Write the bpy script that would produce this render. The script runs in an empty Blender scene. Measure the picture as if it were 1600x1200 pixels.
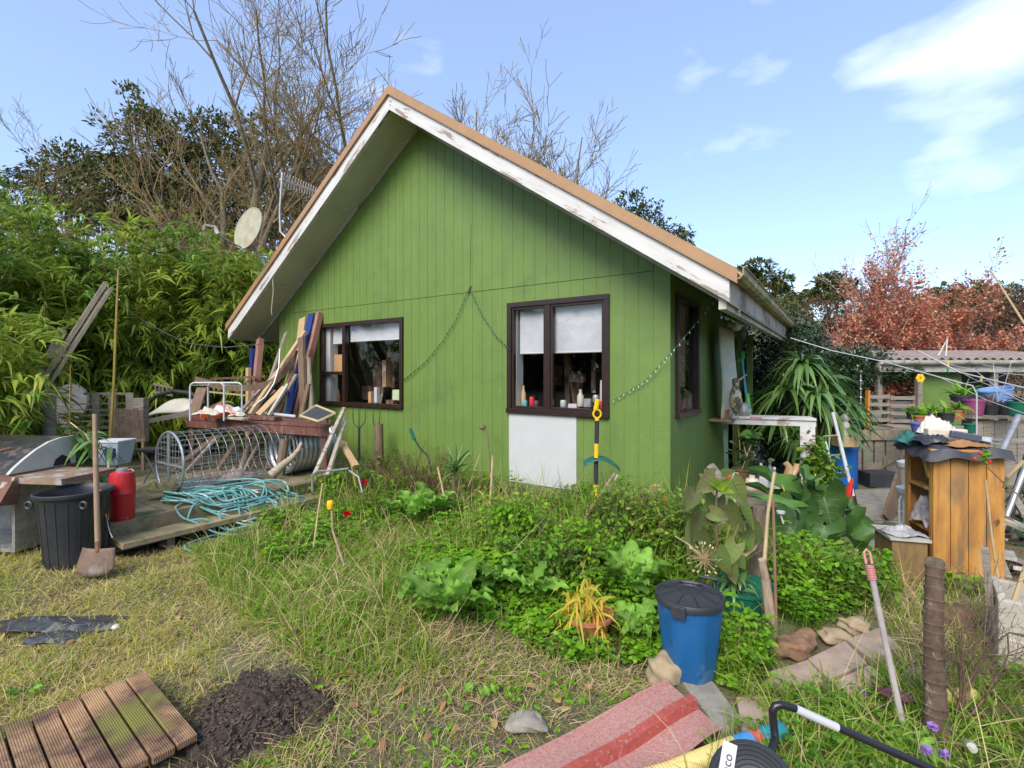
import bpy, math, random
import numpy as np
from mathutils import Vector, Matrix, Euler
R = math.radians
random.seed(7); rng = np.random.default_rng(7)
scene = bpy.context.scene
col = scene.collection

# ------------------------------------------------------------------ camera
H = 1.6; FPX = 767.6; CY = 583.0
cam_d = bpy.data.cameras.new('camera'); cam = bpy.data.objects.new('camera', cam_d); col.objects.link(cam)
cam.location = (0, 0, H); cam.rotation_euler = (R(90), 0, 0)
cam_d.sensor_width = 36; cam_d.lens = 36 * FPX / 1600; cam_d.shift_y = -17 / 1600
cam_d.clip_start = .05; cam_d.clip_end = 2000
scene.camera = cam

# ------------------------------------------------------------------ light
SUN_EL, SUN_AZ = 42, 205          # azimuth the sun stands at (0 = +Y, clockwise)
world = bpy.data.worlds.new('World'); scene.world = world; world.use_nodes = True
nt = world.node_tree; nt.nodes.clear()
wo = nt.nodes.new('ShaderNodeOutputWorld'); bg = nt.nodes.new('ShaderNodeBackground')
sky = nt.nodes.new('ShaderNodeTexSky'); sky.sky_type = 'NISHITA'; sky.sun_disc = False
sky.sun_elevation = R(SUN_EL); sky.sun_rotation = R(SUN_AZ); sky.air_density = 1.0; sky.dust_density = 1.2; sky.ozone_density = 1.6
bg.inputs['Strength'].default_value = .15
tc = nt.nodes.new('ShaderNodeTexCoord'); mp = nt.nodes.new('ShaderNodeMapping'); mp.inputs['Scale'].default_value = (1, 1, 2.6)
mp.inputs['Location'].default_value = (.47, .2, .1)
n1 = nt.nodes.new('ShaderNodeTexNoise'); n1.inputs['Scale'].default_value = 3.4; n1.inputs['Detail'].default_value = 8; n1.inputs['Roughness'].default_value = .5
cr = nt.nodes.new('ShaderNodeValToRGB'); cr.color_ramp.elements[0].position = .52; cr.color_ramp.elements[1].position = .88
cr.color_ramp.elements[0].color = (0, 0, 0, 1); cr.color_ramp.elements[1].color = (.85, .85, .85, 1)
# one bank of cloud high on the right, thin wisps elsewhere
dot = nt.nodes.new('ShaderNodeVectorMath'); dot.operation = 'DOT_PRODUCT'
dv = Vector(((1560 - 800) / FPX, 1, (CY - 75) / FPX)).normalized(); dot.inputs[1].default_value = dv
mr = nt.nodes.new('ShaderNodeMapRange'); mr.inputs['From Min'].default_value = .982; mr.inputs['From Max'].default_value = 1.0
mr.inputs['To Min'].default_value = -.1; mr.inputs['To Max'].default_value = .19
ad = nt.nodes.new('ShaderNodeMath'); ad.operation = 'ADD'
mx = nt.nodes.new('ShaderNodeMixRGB'); mx.inputs['Color2'].default_value = (6.2, 6.4, 6.9, 1)
L = nt.links.new
L(tc.outputs['Generated'], mp.inputs[0]); L(mp.outputs[0], n1.inputs['Vector']); L(tc.outputs['Generated'], dot.inputs[0])
L(dot.outputs['Value'], mr.inputs['Value']); L(n1.outputs['Fac'], ad.inputs[0]); L(mr.outputs[0], ad.inputs[1])
L(ad.outputs[0], cr.inputs[0]); L(cr.outputs[0], mx.inputs['Fac']); tint = nt.nodes.new('ShaderNodeMixRGB'); tint.blend_type = 'MULTIPLY'; tint.inputs['Fac'].default_value = 1; tint.inputs['Color2'].default_value = (1., 1.04, 1.12, 1)
L(sky.outputs[0], tint.inputs['Color1']); pale = nt.nodes.new('ShaderNodeMixRGB'); pale.inputs['Fac'].default_value = .38; pale.inputs['Color2'].default_value = (1.95, 2.5, 3.75, 1)
L(tint.outputs[0], pale.inputs['Color1']); L(pale.outputs[0], mx.inputs['Color1'])
L(mx.outputs[0], bg.inputs['Color']); L(bg.outputs[0], wo.inputs['Surface'])
sd = bpy.data.lights.new('sun', 'SUN'); sd.energy = 2.1; sd.angle = R(35); sd.color = (1, .94, .84)
sun = bpy.data.objects.new('sun', sd); col.objects.link(sun)
saz = R(SUN_AZ)
sdir = Vector((math.sin(saz) * math.cos(R(SUN_EL)), math.cos(saz) * math.cos(R(SUN_EL)), math.sin(R(SUN_EL))))
sun.rotation_euler = (-sdir).to_track_quat('-Z', 'Y').to_euler(); sun.location = (0, -5, 12)
scene.view_settings.view_transform = 'Standard'; scene.view_settings.look = 'None'
scene.view_settings.exposure = 1.0; scene.view_settings.gamma = 1
scene.cycles.max_bounces = 8; scene.cycles.transparent_max_bounces = 12
scene.cycles.use_denoising = True

# ------------------------------------------------------------------ geometry helpers
SA, CA = math.sin(.981), math.cos(.981)
HC = (1.51, 4.72); HD = (-SA, CA); HB = (CA, SA)
def HS(t, u, z=0): return Vector((HC[0] + HD[0]*t + HB[0]*u, HC[1] + HD[1]*t + HB[1]*u, z))
def P(px, py, Y): return Vector(((px-800)/FPX*Y, Y, H-(py-CY)/FPX*Y))          # point at distance Y
def G(px, py, z=0.):                                                          # point at height z
    Y = FPX*(H-z)/(py-CY); return Vector(((px-800)/FPX*Y, Y, z))
HROT = math.atan2(HB[1], HB[0])
class MB:
    def __init__(s): s.v = []; s.f = []
    def add(s, v, f):
        n = len(s.v); s.v += [Vector(x) for x in v]; s.f += [tuple(i+n for i in q) for q in f]; return s
    def hexa(s, c): return s.add(c, [(0,3,2,1),(4,5,6,7),(0,1,5,4),(1,2,6,5),(2,3,7,6),(3,0,4,7)])
    def box(s, x0, x1, y0, y1, z0, z1, fn=None, M=None):
        c = [(x0,y0,z0),(x1,y0,z0),(x1,y1,z0),(x0,y1,z0),(x0,y0,z1),(x1,y0,z1),(x1,y1,z1),(x0,y1,z1)]
        if fn: c = [fn(*p) for p in c]
        if M is not None: c = [M @ Vector(p) for p in c]
        return s.hexa(c)
    def beam(s, p, q, w, h, up=(0,0,1), taper=1):
        p = Vector(p); q = Vector(q); d = (q-p).normalized(); up = Vector(up)
        x = d.cross(up)
        if x.length < 1e-4: x = d.cross(Vector((1,0,0)))
        x.normalize(); y = x.cross(d).normalized(); x = x*w/2; y = y*h/2
        k = taper
        return s.hexa([p-x-y, p+x-y, q+(x-y)*k, q+(-x-y)*k, p-x+y, p+x+y, q+(x+y)*k, q+(-x+y)*k])
    def tube(s, pts, r, n=8, cap=True):
        pts = [Vector(p) for p in pts]; m = len(pts); rs = r if hasattr(r, '__len__') else [r]*m
        V = []; F = []; prev = None
        for i, p in enumerate(pts):
            d = (pts[min(i+1, m-1)] - pts[max(i-1, 0)]).normalized()
            if prev is None: x = d.cross(Vector((0,0,1))); x = x if x.length > 1e-3 else d.cross(Vector((1,0,0)))
            else: x = prev - d*prev.dot(d)
            x.normalize(); prev = x; y = d.cross(x)
            for k in range(n):
                a = 2*math.pi*k/n; V.append(p + (x*math.cos(a) + y*math.sin(a))*rs[i])
        for i in range(m-1):
            for k in range(n): F.append((i*n+k, i*n+(k+1) % n, (i+1)*n+(k+1) % n, (i+1)*n+k))
        if cap: F += [tuple(range(n))[::-1], tuple(range((m-1)*n, m*n))]
        return s.add(V, F)
    def lathe(s, prof, c=(0,0,0), n=24, M=None, sx=1, sy=1, ring=0, amp=0, capb=True, capt=True):
        c = Vector(c); V = []; F = []; m = len(prof)
        for r, z in prof:
            for k in range(n):
                a = 2*math.pi*k/n; rr = r + (amp if ring and (k*ring//n) % 2 else 0)
                p = Vector((rr*math.cos(a)*sx, rr*math.sin(a)*sy, z)); V.append(M @ p if M is not None else p + c)
        for i in range(m-1):
            for k in range(n): F.append((i*n+k, i*n+(k+1) % n, (i+1)*n+(k+1) % n, (i+1)*n+k))
        if capb and prof[0][0] > 1e-5: F.append(tuple(range(n))[::-1])
        if capt and prof[-1][0] > 1e-5: F.append(tuple(range((m-1)*n, m*n)))
        return s.add(V, F)
    def prism(s, poly, off):                       # polygon (3-D points) extruded by off
        n = len(poly); off = Vector(off); V = [Vector(p) for p in poly]; V += [p+off for p in V]
        F = [tuple(range(n))[::-1], tuple(range(n, 2*n))] + [(i, (i+1) % n, (i+1) % n+n, i+n) for i in range(n)]
        return s.add(V, F)
    def grid(s, fn, nu, nv):
        V = [fn(i/nu, j/nv) for i in range(nu+1) for j in range(nv+1)]
        return s.add(V, [(i*(nv+1)+j, (i+1)*(nv+1)+j, (i+1)*(nv+1)+j+1, i*(nv+1)+j+1) for i in range(nu) for j in range(nv)])
    def build(s, name, mat, parent=None, local=False, smooth=False, bevel=0, solid=0, sub=0):
        me = bpy.data.meshes.new(name); V = [Vector(v) for v in s.v]
        o = bpy.data.objects.new(name, me); col.objects.link(o)
        if parent is not None:
            o.parent = parent
            if not local:
                r = parent
                while r.parent: r = r.parent
                Mi = Matrix.LocRotScale(r.location, r.rotation_euler, r.scale).inverted(); V = [Mi @ v for v in V]
        elif not local and V:
            c = sum(V, Vector())/len(V); c.z = min(v.z for v in V); o.location = c; V = [v-c for v in V]
        me.from_pydata(V, [], s.f); me.update()
        import bmesh; bm = bmesh.new(); bm.from_mesh(me); bmesh.ops.recalc_face_normals(bm, faces=bm.faces); bm.to_mesh(me); bm.free()
        if smooth:
            for p in me.polygons: p.use_smooth = True
            if smooth != 'all': me.set_sharp_from_angle(angle=R(40))
        me.materials.append(mat)
        if solid: m = o.modifiers.new('solid', 'SOLIDIFY'); m.thickness = solid; m.offset = 0
        if bevel: m = o.modifiers.new('bevel', 'BEVEL'); m.width = bevel; m.segments = 2; m.limit_method = 'ANGLE'
        if sub: m = o.modifiers.new('sub', 'SUBSURF'); m.levels = m.render_levels = sub
        return o
def tag(o, label=None, cat=None, group=None, kind=None):
    if label: o['label'] = label
    if cat: o['category'] = cat
    if group: o['group'] = group
    if kind or cat: o['kind'] = kind or 'thing'
    return o
def thing(name, label, cat, loc=(0,0,0), rz=0, group=None):
    o = bpy.data.objects.new(name, None); col.objects.link(o); o.empty_display_size = .1
    o.location = loc; o.rotation_euler = (0, 0, rz); return tag(o, label, cat, group)
def one(mb, name, mat, label, cat, group=None, **k): return tag(mb.build(name, mat, **k), label, cat, group)
def copy_tree(o, parent=None):
    c = o.copy(); col.objects.link(c); c.parent = parent
    for ch in list(o.children): copy_tree(ch, c)
    return c
# fast quad meshes for leaves, blades and twigs
def qmesh(name, V, F, mat, parent=None, smooth=False):
    V = np.asarray(V, np.float32).reshape(-1, 3); F = np.asarray(F, np.int32).reshape(-1, 4)
    me = bpy.data.meshes.new(name); o = bpy.data.objects.new(name, me); col.objects.link(o)
    if parent is not None:
        o.parent = parent; r = parent
        while r.parent: r = r.parent
        V = V - np.array(r.location, np.float32)
        if abs(r.rotation_euler.z) > 1e-6:
            a = -r.rotation_euler.z; c, s = math.cos(a), math.sin(a); V = V @ np.array([[c, s, 0], [-s, c, 0], [0, 0, 1]], np.float32)
    me.vertices.add(len(V)); me.vertices.foreach_set('co', V.ravel())
    me.loops.add(F.size); me.loops.foreach_set('vertex_index', F.ravel())
    me.polygons.add(len(F)); me.polygons.foreach_set('loop_start', np.arange(0, F.size, 4, dtype=np.int32))
    me.polygons.foreach_set('loop_total', np.full(len(F), 4, np.int32))
    if smooth: me.polygons.foreach_set('use_smooth', np.ones(len(F), bool))
    me.update(calc_edges=True); me.materials.append(mat); return o
def cat_q(parts):
    V = []; F = []; n = 0
    for v, f in parts:
        v = np.asarray(v).reshape(-1, 3); V.append(v); F.append(np.asarray(f).reshape(-1, 4)+n); n += len(v)
    return np.concatenate(V), np.concatenate(F)
def unit(a): return a/np.maximum(np.linalg.norm(a, axis=-1, keepdims=True), 1e-9)
def blades(B, D, Ln, W, droop, prof, fold=0., nseg=None, twist=None):
    """strips: base points B (n,3), start directions D, lengths, widths, droop (how far gravity bends the tip); prof = width profile"""
    B = np.asarray(B, float); n = len(B); D = unit(np.asarray(D, float)); K = len(prof)
    Ln = np.broadcast_to(np.asarray(Ln, float), (n,)); W = np.broadcast_to(np.asarray(W, float), (n,)); droop = np.broadcast_to(np.asarray(droop, float), (n,))
    s = np.linspace(0, 1, K)[None, :, None]
    down = np.array([0, 0, -1.])
    Pt = B[:, None] + Ln[:, None, None]*(D[:, None]*s + down*droop[:, None, None]*s*s)
    T = unit(D[:, None] + 2*down*droop[:, None, None]*s)
    up = np.tile([0, 0, 1.], (n, 1)) + rng.normal(0, .35, (n, 3))
    S = unit(np.cross(D, up))[:, None]
    S = unit(S - T*(S*T).sum(-1, keepdims=True))
    w = (W[:, None]*np.asarray(prof)[None])[..., None]*.5
    if fold:
        N = np.cross(S, T); Lf = Pt + S*w + N*w*fold; Rt = Pt - S*w + N*w*fold
        V = np.stack([Lf, Pt, Rt], 2); c = 3
    else: V = np.stack([Pt + S*w, Pt - S*w], 2); c = 2
    i0 = (np.arange(n)*K*c)[:, None, None]; k = (np.arange(K-1)*c)[None, :, None]; j = np.arange(c-1)[None, None, :]
    a = i0+k+j; F = np.stack([a, a+1, a+c+1, a+c], -1)
    return V.reshape(-1, 3), F.reshape(-1, 4)
def segs(A, B, ra, rb, n=4):
    A = np.asarray(A, float); B = np.asarray(B, float); ra = np.asarray(ra, float); rb = np.asarray(rb, float)
    d = unit(B-A); r = np.tile([.31, .17, .93], (len(A), 1)); x = unit(np.cross(d, r)); y = np.cross(d, x)
    a = np.arange(n)*2*math.pi/n; c = np.cos(a)[None, :, None]; s = np.sin(a)[None, :, None]
    ring = x[:, None]*c + y[:, None]*s
    V = np.concatenate([A[:, None]+ring*ra[:, None, None], B[:, None]+ring*rb[:, None, None]], 1)
    i = (np.arange(len(A))*2*n)[:, None]; k = np.arange(n)[None]; k2 = (k+1) % n
    F = np.stack([i+k, i+k2, i+n+k2, i+n+k], -1); return V.reshape(-1, 3), F.reshape(-1, 4)
def noise2(x, y, s=1., seed=0):
    v = 0
    for i in range(4):
        a = seed*1.7+i*2.1; f = s*1.9**i; c, d = math.cos(a), math.sin(a)
        v = v + np.sin((x*c+y*d)*f*1.3+a*3)*np.cos((-x*d+y*c)*f+a)*.6**i
    return v

# ------------------------------------------------------------------ materials
def newmat(name):
    m = bpy.data.materials.new(name); m.use_nodes = True; t = m.node_tree; b = t.nodes['Principled BSDF']; return m, t, b
def ramp(t, stops, interp='LINEAR'):
    r = t.nodes.new('ShaderNodeValToRGB'); e = r.color_ramp; e.interpolation = interp
    while len(e.elements) < len(stops): e.elements.new(.5)
    for q, (p, c) in zip(e.elements, stops): q.position = p; q.color = (*c, 1)
    return r
def M(name, c1, c2=None, scale=6, rough=.6, bump=.2, stretch=(1,1,1), metal=0, detail=6, dist=.01, lo=.35, hi=.65, c3=None, s3=2., lo3=.55, hi3=.62, spec=.5, rot=0):
    m, t, b = newmat(name); c2 = c2 or tuple(x*.6 for x in c1)
    co = t.nodes.new('ShaderNodeTexCoord'); mp = t.nodes.new('ShaderNodeMapping'); mp.inputs['Scale'].default_value = stretch; mp.inputs['Rotation'].default_value = (0, 0, rot)
    n = t.nodes.new('ShaderNodeTexNoise'); n.inputs['Scale'].default_value = scale; n.inputs['Detail'].default_value = detail; n.inputs['Roughness'].default_value = .62
    r = ramp(t, [(lo, c1), (hi, c2)]); k = t.links.new
    k(co.outputs['Object'], mp.inputs[0]); k(mp.outputs[0], n.inputs['Vector']); k(n.outputs['Fac'], r.inputs[0]); out = r.outputs[0]
    if c3:
        n3 = t.nodes.new('ShaderNodeTexNoise'); n3.inputs['Scale'].default_value = s3; n3.inputs['Detail'].default_value = 8; n3.inputs['Roughness'].default_value = .7
        k(mp.outputs[0], n3.inputs['Vector']); r3 = ramp(t, [(lo3, (0,0,0)), (hi3, (1,1,1))]); k(n3.outputs['Fac'], r3.inputs[0])
        x = t.nodes.new('ShaderNodeMixRGB'); x.inputs['Color2'].default_value = (*c3, 1); k(r3.outputs[0], x.inputs['Fac']); k(out, x.inputs['Color1']); out = x.outputs[0]
    k(out, b.inputs['Base Color']); b.inputs['Roughness'].default_value = rough; b.inputs['Metallic'].default_value = metal; b.inputs['Specular IOR Level'].default_value = spec
    if bump:
        bm = t.nodes.new('ShaderNodeBump'); bm.inputs['Strength'].default_value = bump; bm.inputs['Distance'].default_value = dist
        k(n.outputs['Fac'], bm.inputs['Height']); k(bm.outputs[0], b.inputs['Normal'])
    return m
def LM(name, cols, trans=.3, rough=.6, patch=None, pscale=1.5, spec=.15):
    """leaf material: colour by leaf (island), optional second set mixed in by patches of place"""
    m, t, b = newmat(name); k = t.links.new
    g = t.nodes.new('ShaderNodeNewGeometry'); r = ramp(t, [(i/max(1, len(cols)-1), c) for i, c in enumerate(cols)]); k(g.outputs['Random Per Island'], r.inputs[0]); out = r.outputs[0]
    if patch:
        r2 = ramp(t, [(i/max(1, len(patch)-1), c) for i, c in enumerate(patch)]); k(g.outputs['Random Per Island'], r2.inputs[0])
        n = t.nodes.new('ShaderNodeTexNoise'); n.inputs['Scale'].default_value = pscale; n.inputs['Detail'].default_value = 3; k(g.outputs['Position'], n.inputs['Vector'])
        rr = ramp(t, [(.44, (0,0,0)), (.58, (1,1,1))]); k(n.outputs['Fac'], rr.inputs[0])
        x = t.nodes.new('ShaderNodeMixRGB'); k(rr.outputs[0], x.inputs['Fac']); k(out, x.inputs['Color1']); k(r2.outputs[0], x.inputs['Color2']); out = x.outputs[0]
    k(out, b.inputs['Base Color']); b.inputs['Roughness'].default_value = rough; b.inputs['Specular IOR Level'].default_value = spec
    tr = t.nodes.new('ShaderNodeBsdfTranslucent'); k(out, tr.inputs['Color']); ms = t.nodes.new('ShaderNodeMixShader'); ms.inputs[0].default_value = trans
    k(b.outputs[0], ms.inputs[1]); k(tr.outputs[0], ms.inputs[2]); k(ms.outputs[0], t.nodes['Material Output'].inputs['Surface']); return m
def glass(name, tint=(1,1,1), refl=.12):
    m, t, b = newmat(name); k = t.links.new; t.nodes.remove(b)
    tr = t.nodes.new('ShaderNodeBsdfTransparent'); tr.inputs[0].default_value = (*tint, 1); gl = t.nodes.new('ShaderNodeBsdfGlossy'); gl.inputs['Roughness'].default_value = .02
    f = t.nodes.new('ShaderNodeLayerWeight'); f.inputs['Blend'].default_value = .5; pw = t.nodes.new('ShaderNodeMath'); pw.operation = 'POWER'; pw.inputs[1].default_value = 4; ma = t.nodes.new('ShaderNodeMath'); ma.operation = 'MULTIPLY_ADD'; ma.inputs[1].default_value = .9; ma.inputs[2].default_value = .06
    ms = t.nodes.new('ShaderNodeMixShader'); k(f.outputs['Facing'], pw.inputs[0]); k(pw.outputs[0], ma.inputs[0]); k(ma.outputs[0], ms.inputs[0]); k(tr.outputs[0], ms.inputs[1]); k(gl.outputs[0], ms.inputs[2]); k(ms.outputs[0], t.nodes['Material Output'].inputs['Surface']); return m
def S(hexs):                                  # sRGB 0..255 -> linear
    return tuple(((c/255)/12.92 if c <= 10 else ((c/255+.055)/1.055)**2.4) for c in hexs)
m_green = M('green_paint', (.134,.213,.040), (.118,.19,.036), 3, .55, .35, (1,1,1), c3=(.08,.12,.035), s3=1.1, lo3=.56, hi3=.78)
def siding_bump():
    t = m_green.node_tree; b = t.nodes['Principled BSDF']; k = t.links.new
    co = t.nodes.new('ShaderNodeTexCoord'); mp = t.nodes.new('ShaderNodeMapping'); mp.inputs['Scale'].default_value = (1.5, 1.5, 26)
    n = t.nodes.new('ShaderNodeTexNoise'); n.inputs['Scale'].default_value = 5; n.inputs['Detail'].default_value = 5
    bm = t.nodes.new('ShaderNodeBump'); bm.inputs['Strength'].default_value = .45; bm.inputs['Distance'].default_value = .006
    k(co.outputs['Object'], mp.inputs[0]); k(mp.outputs[0], n.inputs['Vector']); k(n.outputs['Fac'], bm.inputs['Height']); k(bm.outputs[0], b.inputs['Normal'])
    # weather streaks down the boards, black mould freckles and pale chips
    cur = b.inputs['Base Color'].links[0].from_socket
    for sc_, st, lo, hi, colr in ((3, (3, 3, .35), .5, .72, (.17,.25,.07)), (60, (1, 1, 1), .70, .74, (.04,.06,.025)), (9, (2, 2, .5), .64, .7, (.07,.105,.03)), (22, (1, 1, .8), .755, .765, (.42,.45,.36))):
        m2 = t.nodes.new('ShaderNodeMapping'); m2.inputs['Scale'].default_value = st; m2.inputs['Location'].default_value = (sc_, 1, 2); n2 = t.nodes.new('ShaderNodeTexNoise'); n2.inputs['Scale'].default_value = sc_; n2.inputs['Detail'].default_value = 5
        r2 = ramp(t, [(lo, (0,0,0)), (hi, ((.3,)*3 if sc_ < 20 else (.7,)*3))]); x2 = t.nodes.new('ShaderNodeMixRGB'); x2.inputs['Color2'].default_value = (*colr, 1)
        k(co.outputs['Object'], m2.inputs[0]); k(m2.outputs[0], n2.inputs['Vector']); k(n2.outputs['Fac'], r2.inputs[0]); k(r2.outputs[0], x2.inputs['Fac']); k(cur, x2.inputs['Color1']); cur = x2.outputs[0]
    k(cur, b.inputs['Base Color'])
siding_bump()
m_white_peel = M('peeling_white_paint', (.62,.60,.57), (.5,.48,.44), 9, .6, .3, (1,1,1), c3=(.34,.25,.2), s3=7, lo3=.55, hi3=.59)
def peel(sg):
    m = M('peeling_barge_paint', (.62,.60,.57), (.5,.48,.44), 9, .6, .3, (1,1,1), c3=(.27,.2,.16), s3=9, lo3=.565, hi3=.585); mp = m.node_tree.nodes['Mapping']; mp.vector_type = 'TEXTURE'
    mp.inputs['Rotation'].default_value = (sg*R(34.6), 0, 0); mp.inputs['Scale'].default_value = (1, 5, .7); return m
m_peel = {1: peel(1), -1: peel(-1)}
m_tan = M('tan_roof_metal', (.38,.22,.10), (.33,.185,.085), 4, .45, .05)
m_soffit = M('soffit_board', (.5,.47,.36), (.41,.39,.29), 2.2, .8, .1)
m_brown = M('brown_window_paint', (.03,.015,.010), (.022,.010,.007), 8, .35, .05)
m_white = M('white_paint', (.50,.50,.485), (.465,.465,.45), 5, .5, .08)
m_dirty_white = M('dirty_white', (.5,.47,.4), (.33,.3,.24), 5, .6, .2, c3=(.2,.2,.13), s3=3)
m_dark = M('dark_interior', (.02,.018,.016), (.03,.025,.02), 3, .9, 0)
m_blind = M('roller_blind', (.5,.51,.52), (.4,.41,.43), 3, .8, .05)
m_glass = glass('window_glass')
m_wood = M('weathered_grey_wood', (.30,.26,.21), (.19,.16,.125), 5, .85, .5, (1,1,9), c3=(.12,.11,.07), s3=3)
m_woodx = M('weathered_plank_wood', (.33,.27,.20), (.2,.16,.115), 6, .85, .5, (7,1,1), c3=(.13,.12,.07), s3=2)
m_bare_wood = M('pale_cut_timber', (.52,.36,.19), (.4,.26,.13), 5, .7, .3, (8,8,1))
m_brown_wood = M('brown_old_timber', (.2,.13,.08), (.12,.075,.045), 5, .8, .4, (8,8,1))
m_redbrown = M('red_brown_painted_timber', (.17,.065,.045), (.11,.04,.03), 5, .6, .3, (5,1,1), c3=(.2,.15,.11), s3=3)
m_blue_paint = M('blue_paint', (.015,.045,.2), (.012,.03,.15), 4, .5, .2)
m_pinkwood = M('faded_pink_timber', (.35,.17,.13), (.26,.12,.09), 5, .7, .3)
m_black = M('black_plastic', (.022,.023,.027), (.035,.036,.04), 5, .5, .15, c3=(.07,.065,.055), s3=3, lo3=.58, hi3=.75)
m_rubber = M('black_rubber', (.015,.015,.015), (.03,.03,.03), 6, .7, .1)
m_galv = M('galvanised_steel', (.5,.51,.52), (.36,.37,.38), 14, .42, .1, metal=.75)
m_steel = M('grey_metal', (.4,.4,.4), (.25,.25,.24), 10, .45, .1, metal=.5)
m_rust = M('rusty_metal', (.2,.1,.055), (.12,.05,.03), 8, .8, .4, c3=(.4,.32,.27), s3=5)
m_rustgrey = M('rusty_spade_metal', (.19,.12,.085), (.13,.08,.055), 9, .75, .3, c3=(.22,.19,.16), s3=4)
m_red = M('red_enamel', (.5,.02,.025), (.42,.015,.02), 5, .35, .05, c3=(.75,.6,.58), s3=9, lo3=.62, hi3=.66)
m_redplain = M('red_plastic', (.6,.02,.02), (.5,.015,.015), 5, .4, .05)
m_orange = M('orange_plastic', (.7,.11,.03), (.6,.08,.02), 5, .45, .05)
m_yellow = M('yellow_plastic', (.85,.52,.01), (.78,.45,.01), 5, .4, .05)
m_teal = M('teal_hose', (.10,.28,.27), (.15,.35,.33), 7, .4, .05, c3=(.4,.5,.45), s3=5)
m_handle = M('worn_handle_wood', (.36,.24,.15), (.25,.16,.1), 8, .7, .3, (6,6,1))
m_tgreen = M('dark_green_plastic', (.01,.13,.075), (.008,.1,.06), 5, .4, .05)
m_bluebin = M('blue_plastic', (.008,.105,.28), (.01,.085,.22), 5, .42, .1, c3=(.05,.17,.3), s3=4)
m_terra = M('terracotta', (.42,.15,.07), (.33,.11,.05), 8, .8, .15)
m_conc = M('concrete', (.3,.27,.21), (.2,.18,.14), 12, .9, .4, c3=(.14,.15,.08), s3=3)
m_stone = M('pale_stone', (.38,.29,.17), (.26,.19,.11), 6, .8, .5, c3=(.5,.43,.3), s3=4)
m_bark = M('bark', (.19,.15,.09), (.085,.065,.04), 14, .9, .6, (1,1,.3), c3=(.2,.17,.05), s3=5)
m_twig = M('lichen_twig', (.15,.115,.07), (.27,.18,.055), 2.2, .9, 0)
m_bamboo = M('bamboo_cane', (.33,.24,.045), (.26,.17,.03), 3, .4, .1)
m_cane = M('dry_cane', (.45,.33,.17), (.33,.23,.11), 8, .6, .2)
# ------------------------------------------------------------------ ground
def gz(x, y):
    x = np.asarray(x, float); y = np.asarray(y, float)
    z = .03*noise2(x, y, 1.6, 1) + .012*noise2(x, y, 6, 2)
    z = z + .2*np.exp(-(((x-.2)/1.7)**2 + ((y-4.3)/.9)**2))           # garden bed swells towards the wall
    z = z + .1*np.exp(-(((x+.6)/.9)**2 + ((y-3.2)/.9)**2))
    z = z*np.clip((y+2)/4, .2, 1)
    hill = np.clip((y-16)/60, 0, 1)**1.2*9*(.75+.25*np.tanh((x+5)/20)) + np.clip((y-80)/300, 0, 1)*14
    return z + hill
def gnd(x, y): return float(gz(x, y))
def GG(px, py):                                  # ground point seen at a pixel
    z = 0.
    for _ in range(8): p = G(px, py, z); z = .5*z + .5*gnd(p.x, p.y)
    p = G(px, py, z); return p
def axis(lo, hi, fine0, fine1, nf, nc):
    a = np.linspace(fine0, fine1, nf); b = fine1+(hi-fine1)*np.linspace(0, 1, nc)[1:]**2.5; c = fine0-(fine0-lo)*np.linspace(0, 1, nc)[1:]**2.5
    return np.concatenate([c[::-1], a, b])
gx = axis(-400, 400, -7, 6, 220, 30); gy = axis(-60, 600, .6, 9, 170, 34)
X, Y = np.meshgrid(gx, gy, indexing='ij'); Z = gz(X, Y)
V = np.stack([X, Y, Z], -1).reshape(-1, 3); ny = len(gy)
i = (np.arange(len(gx)-1)*ny)[:, None]+np.arange(ny-1)[None]
F = np.stack([i, i+ny, i+ny+1, i+1], -1).reshape(-1, 4)
m_soil = M('soil_and_thatch', (.07,.05,.03), (.19,.14,.075), 55, .95, 1., c3=(.15,.16,.06), s3=2.4, lo3=.42, hi3=.6, dist=.02, lo=.4, hi=.6)
g = qmesh('ground', V, F, m_soil, smooth=True); tag(g, kind='structure')

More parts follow.
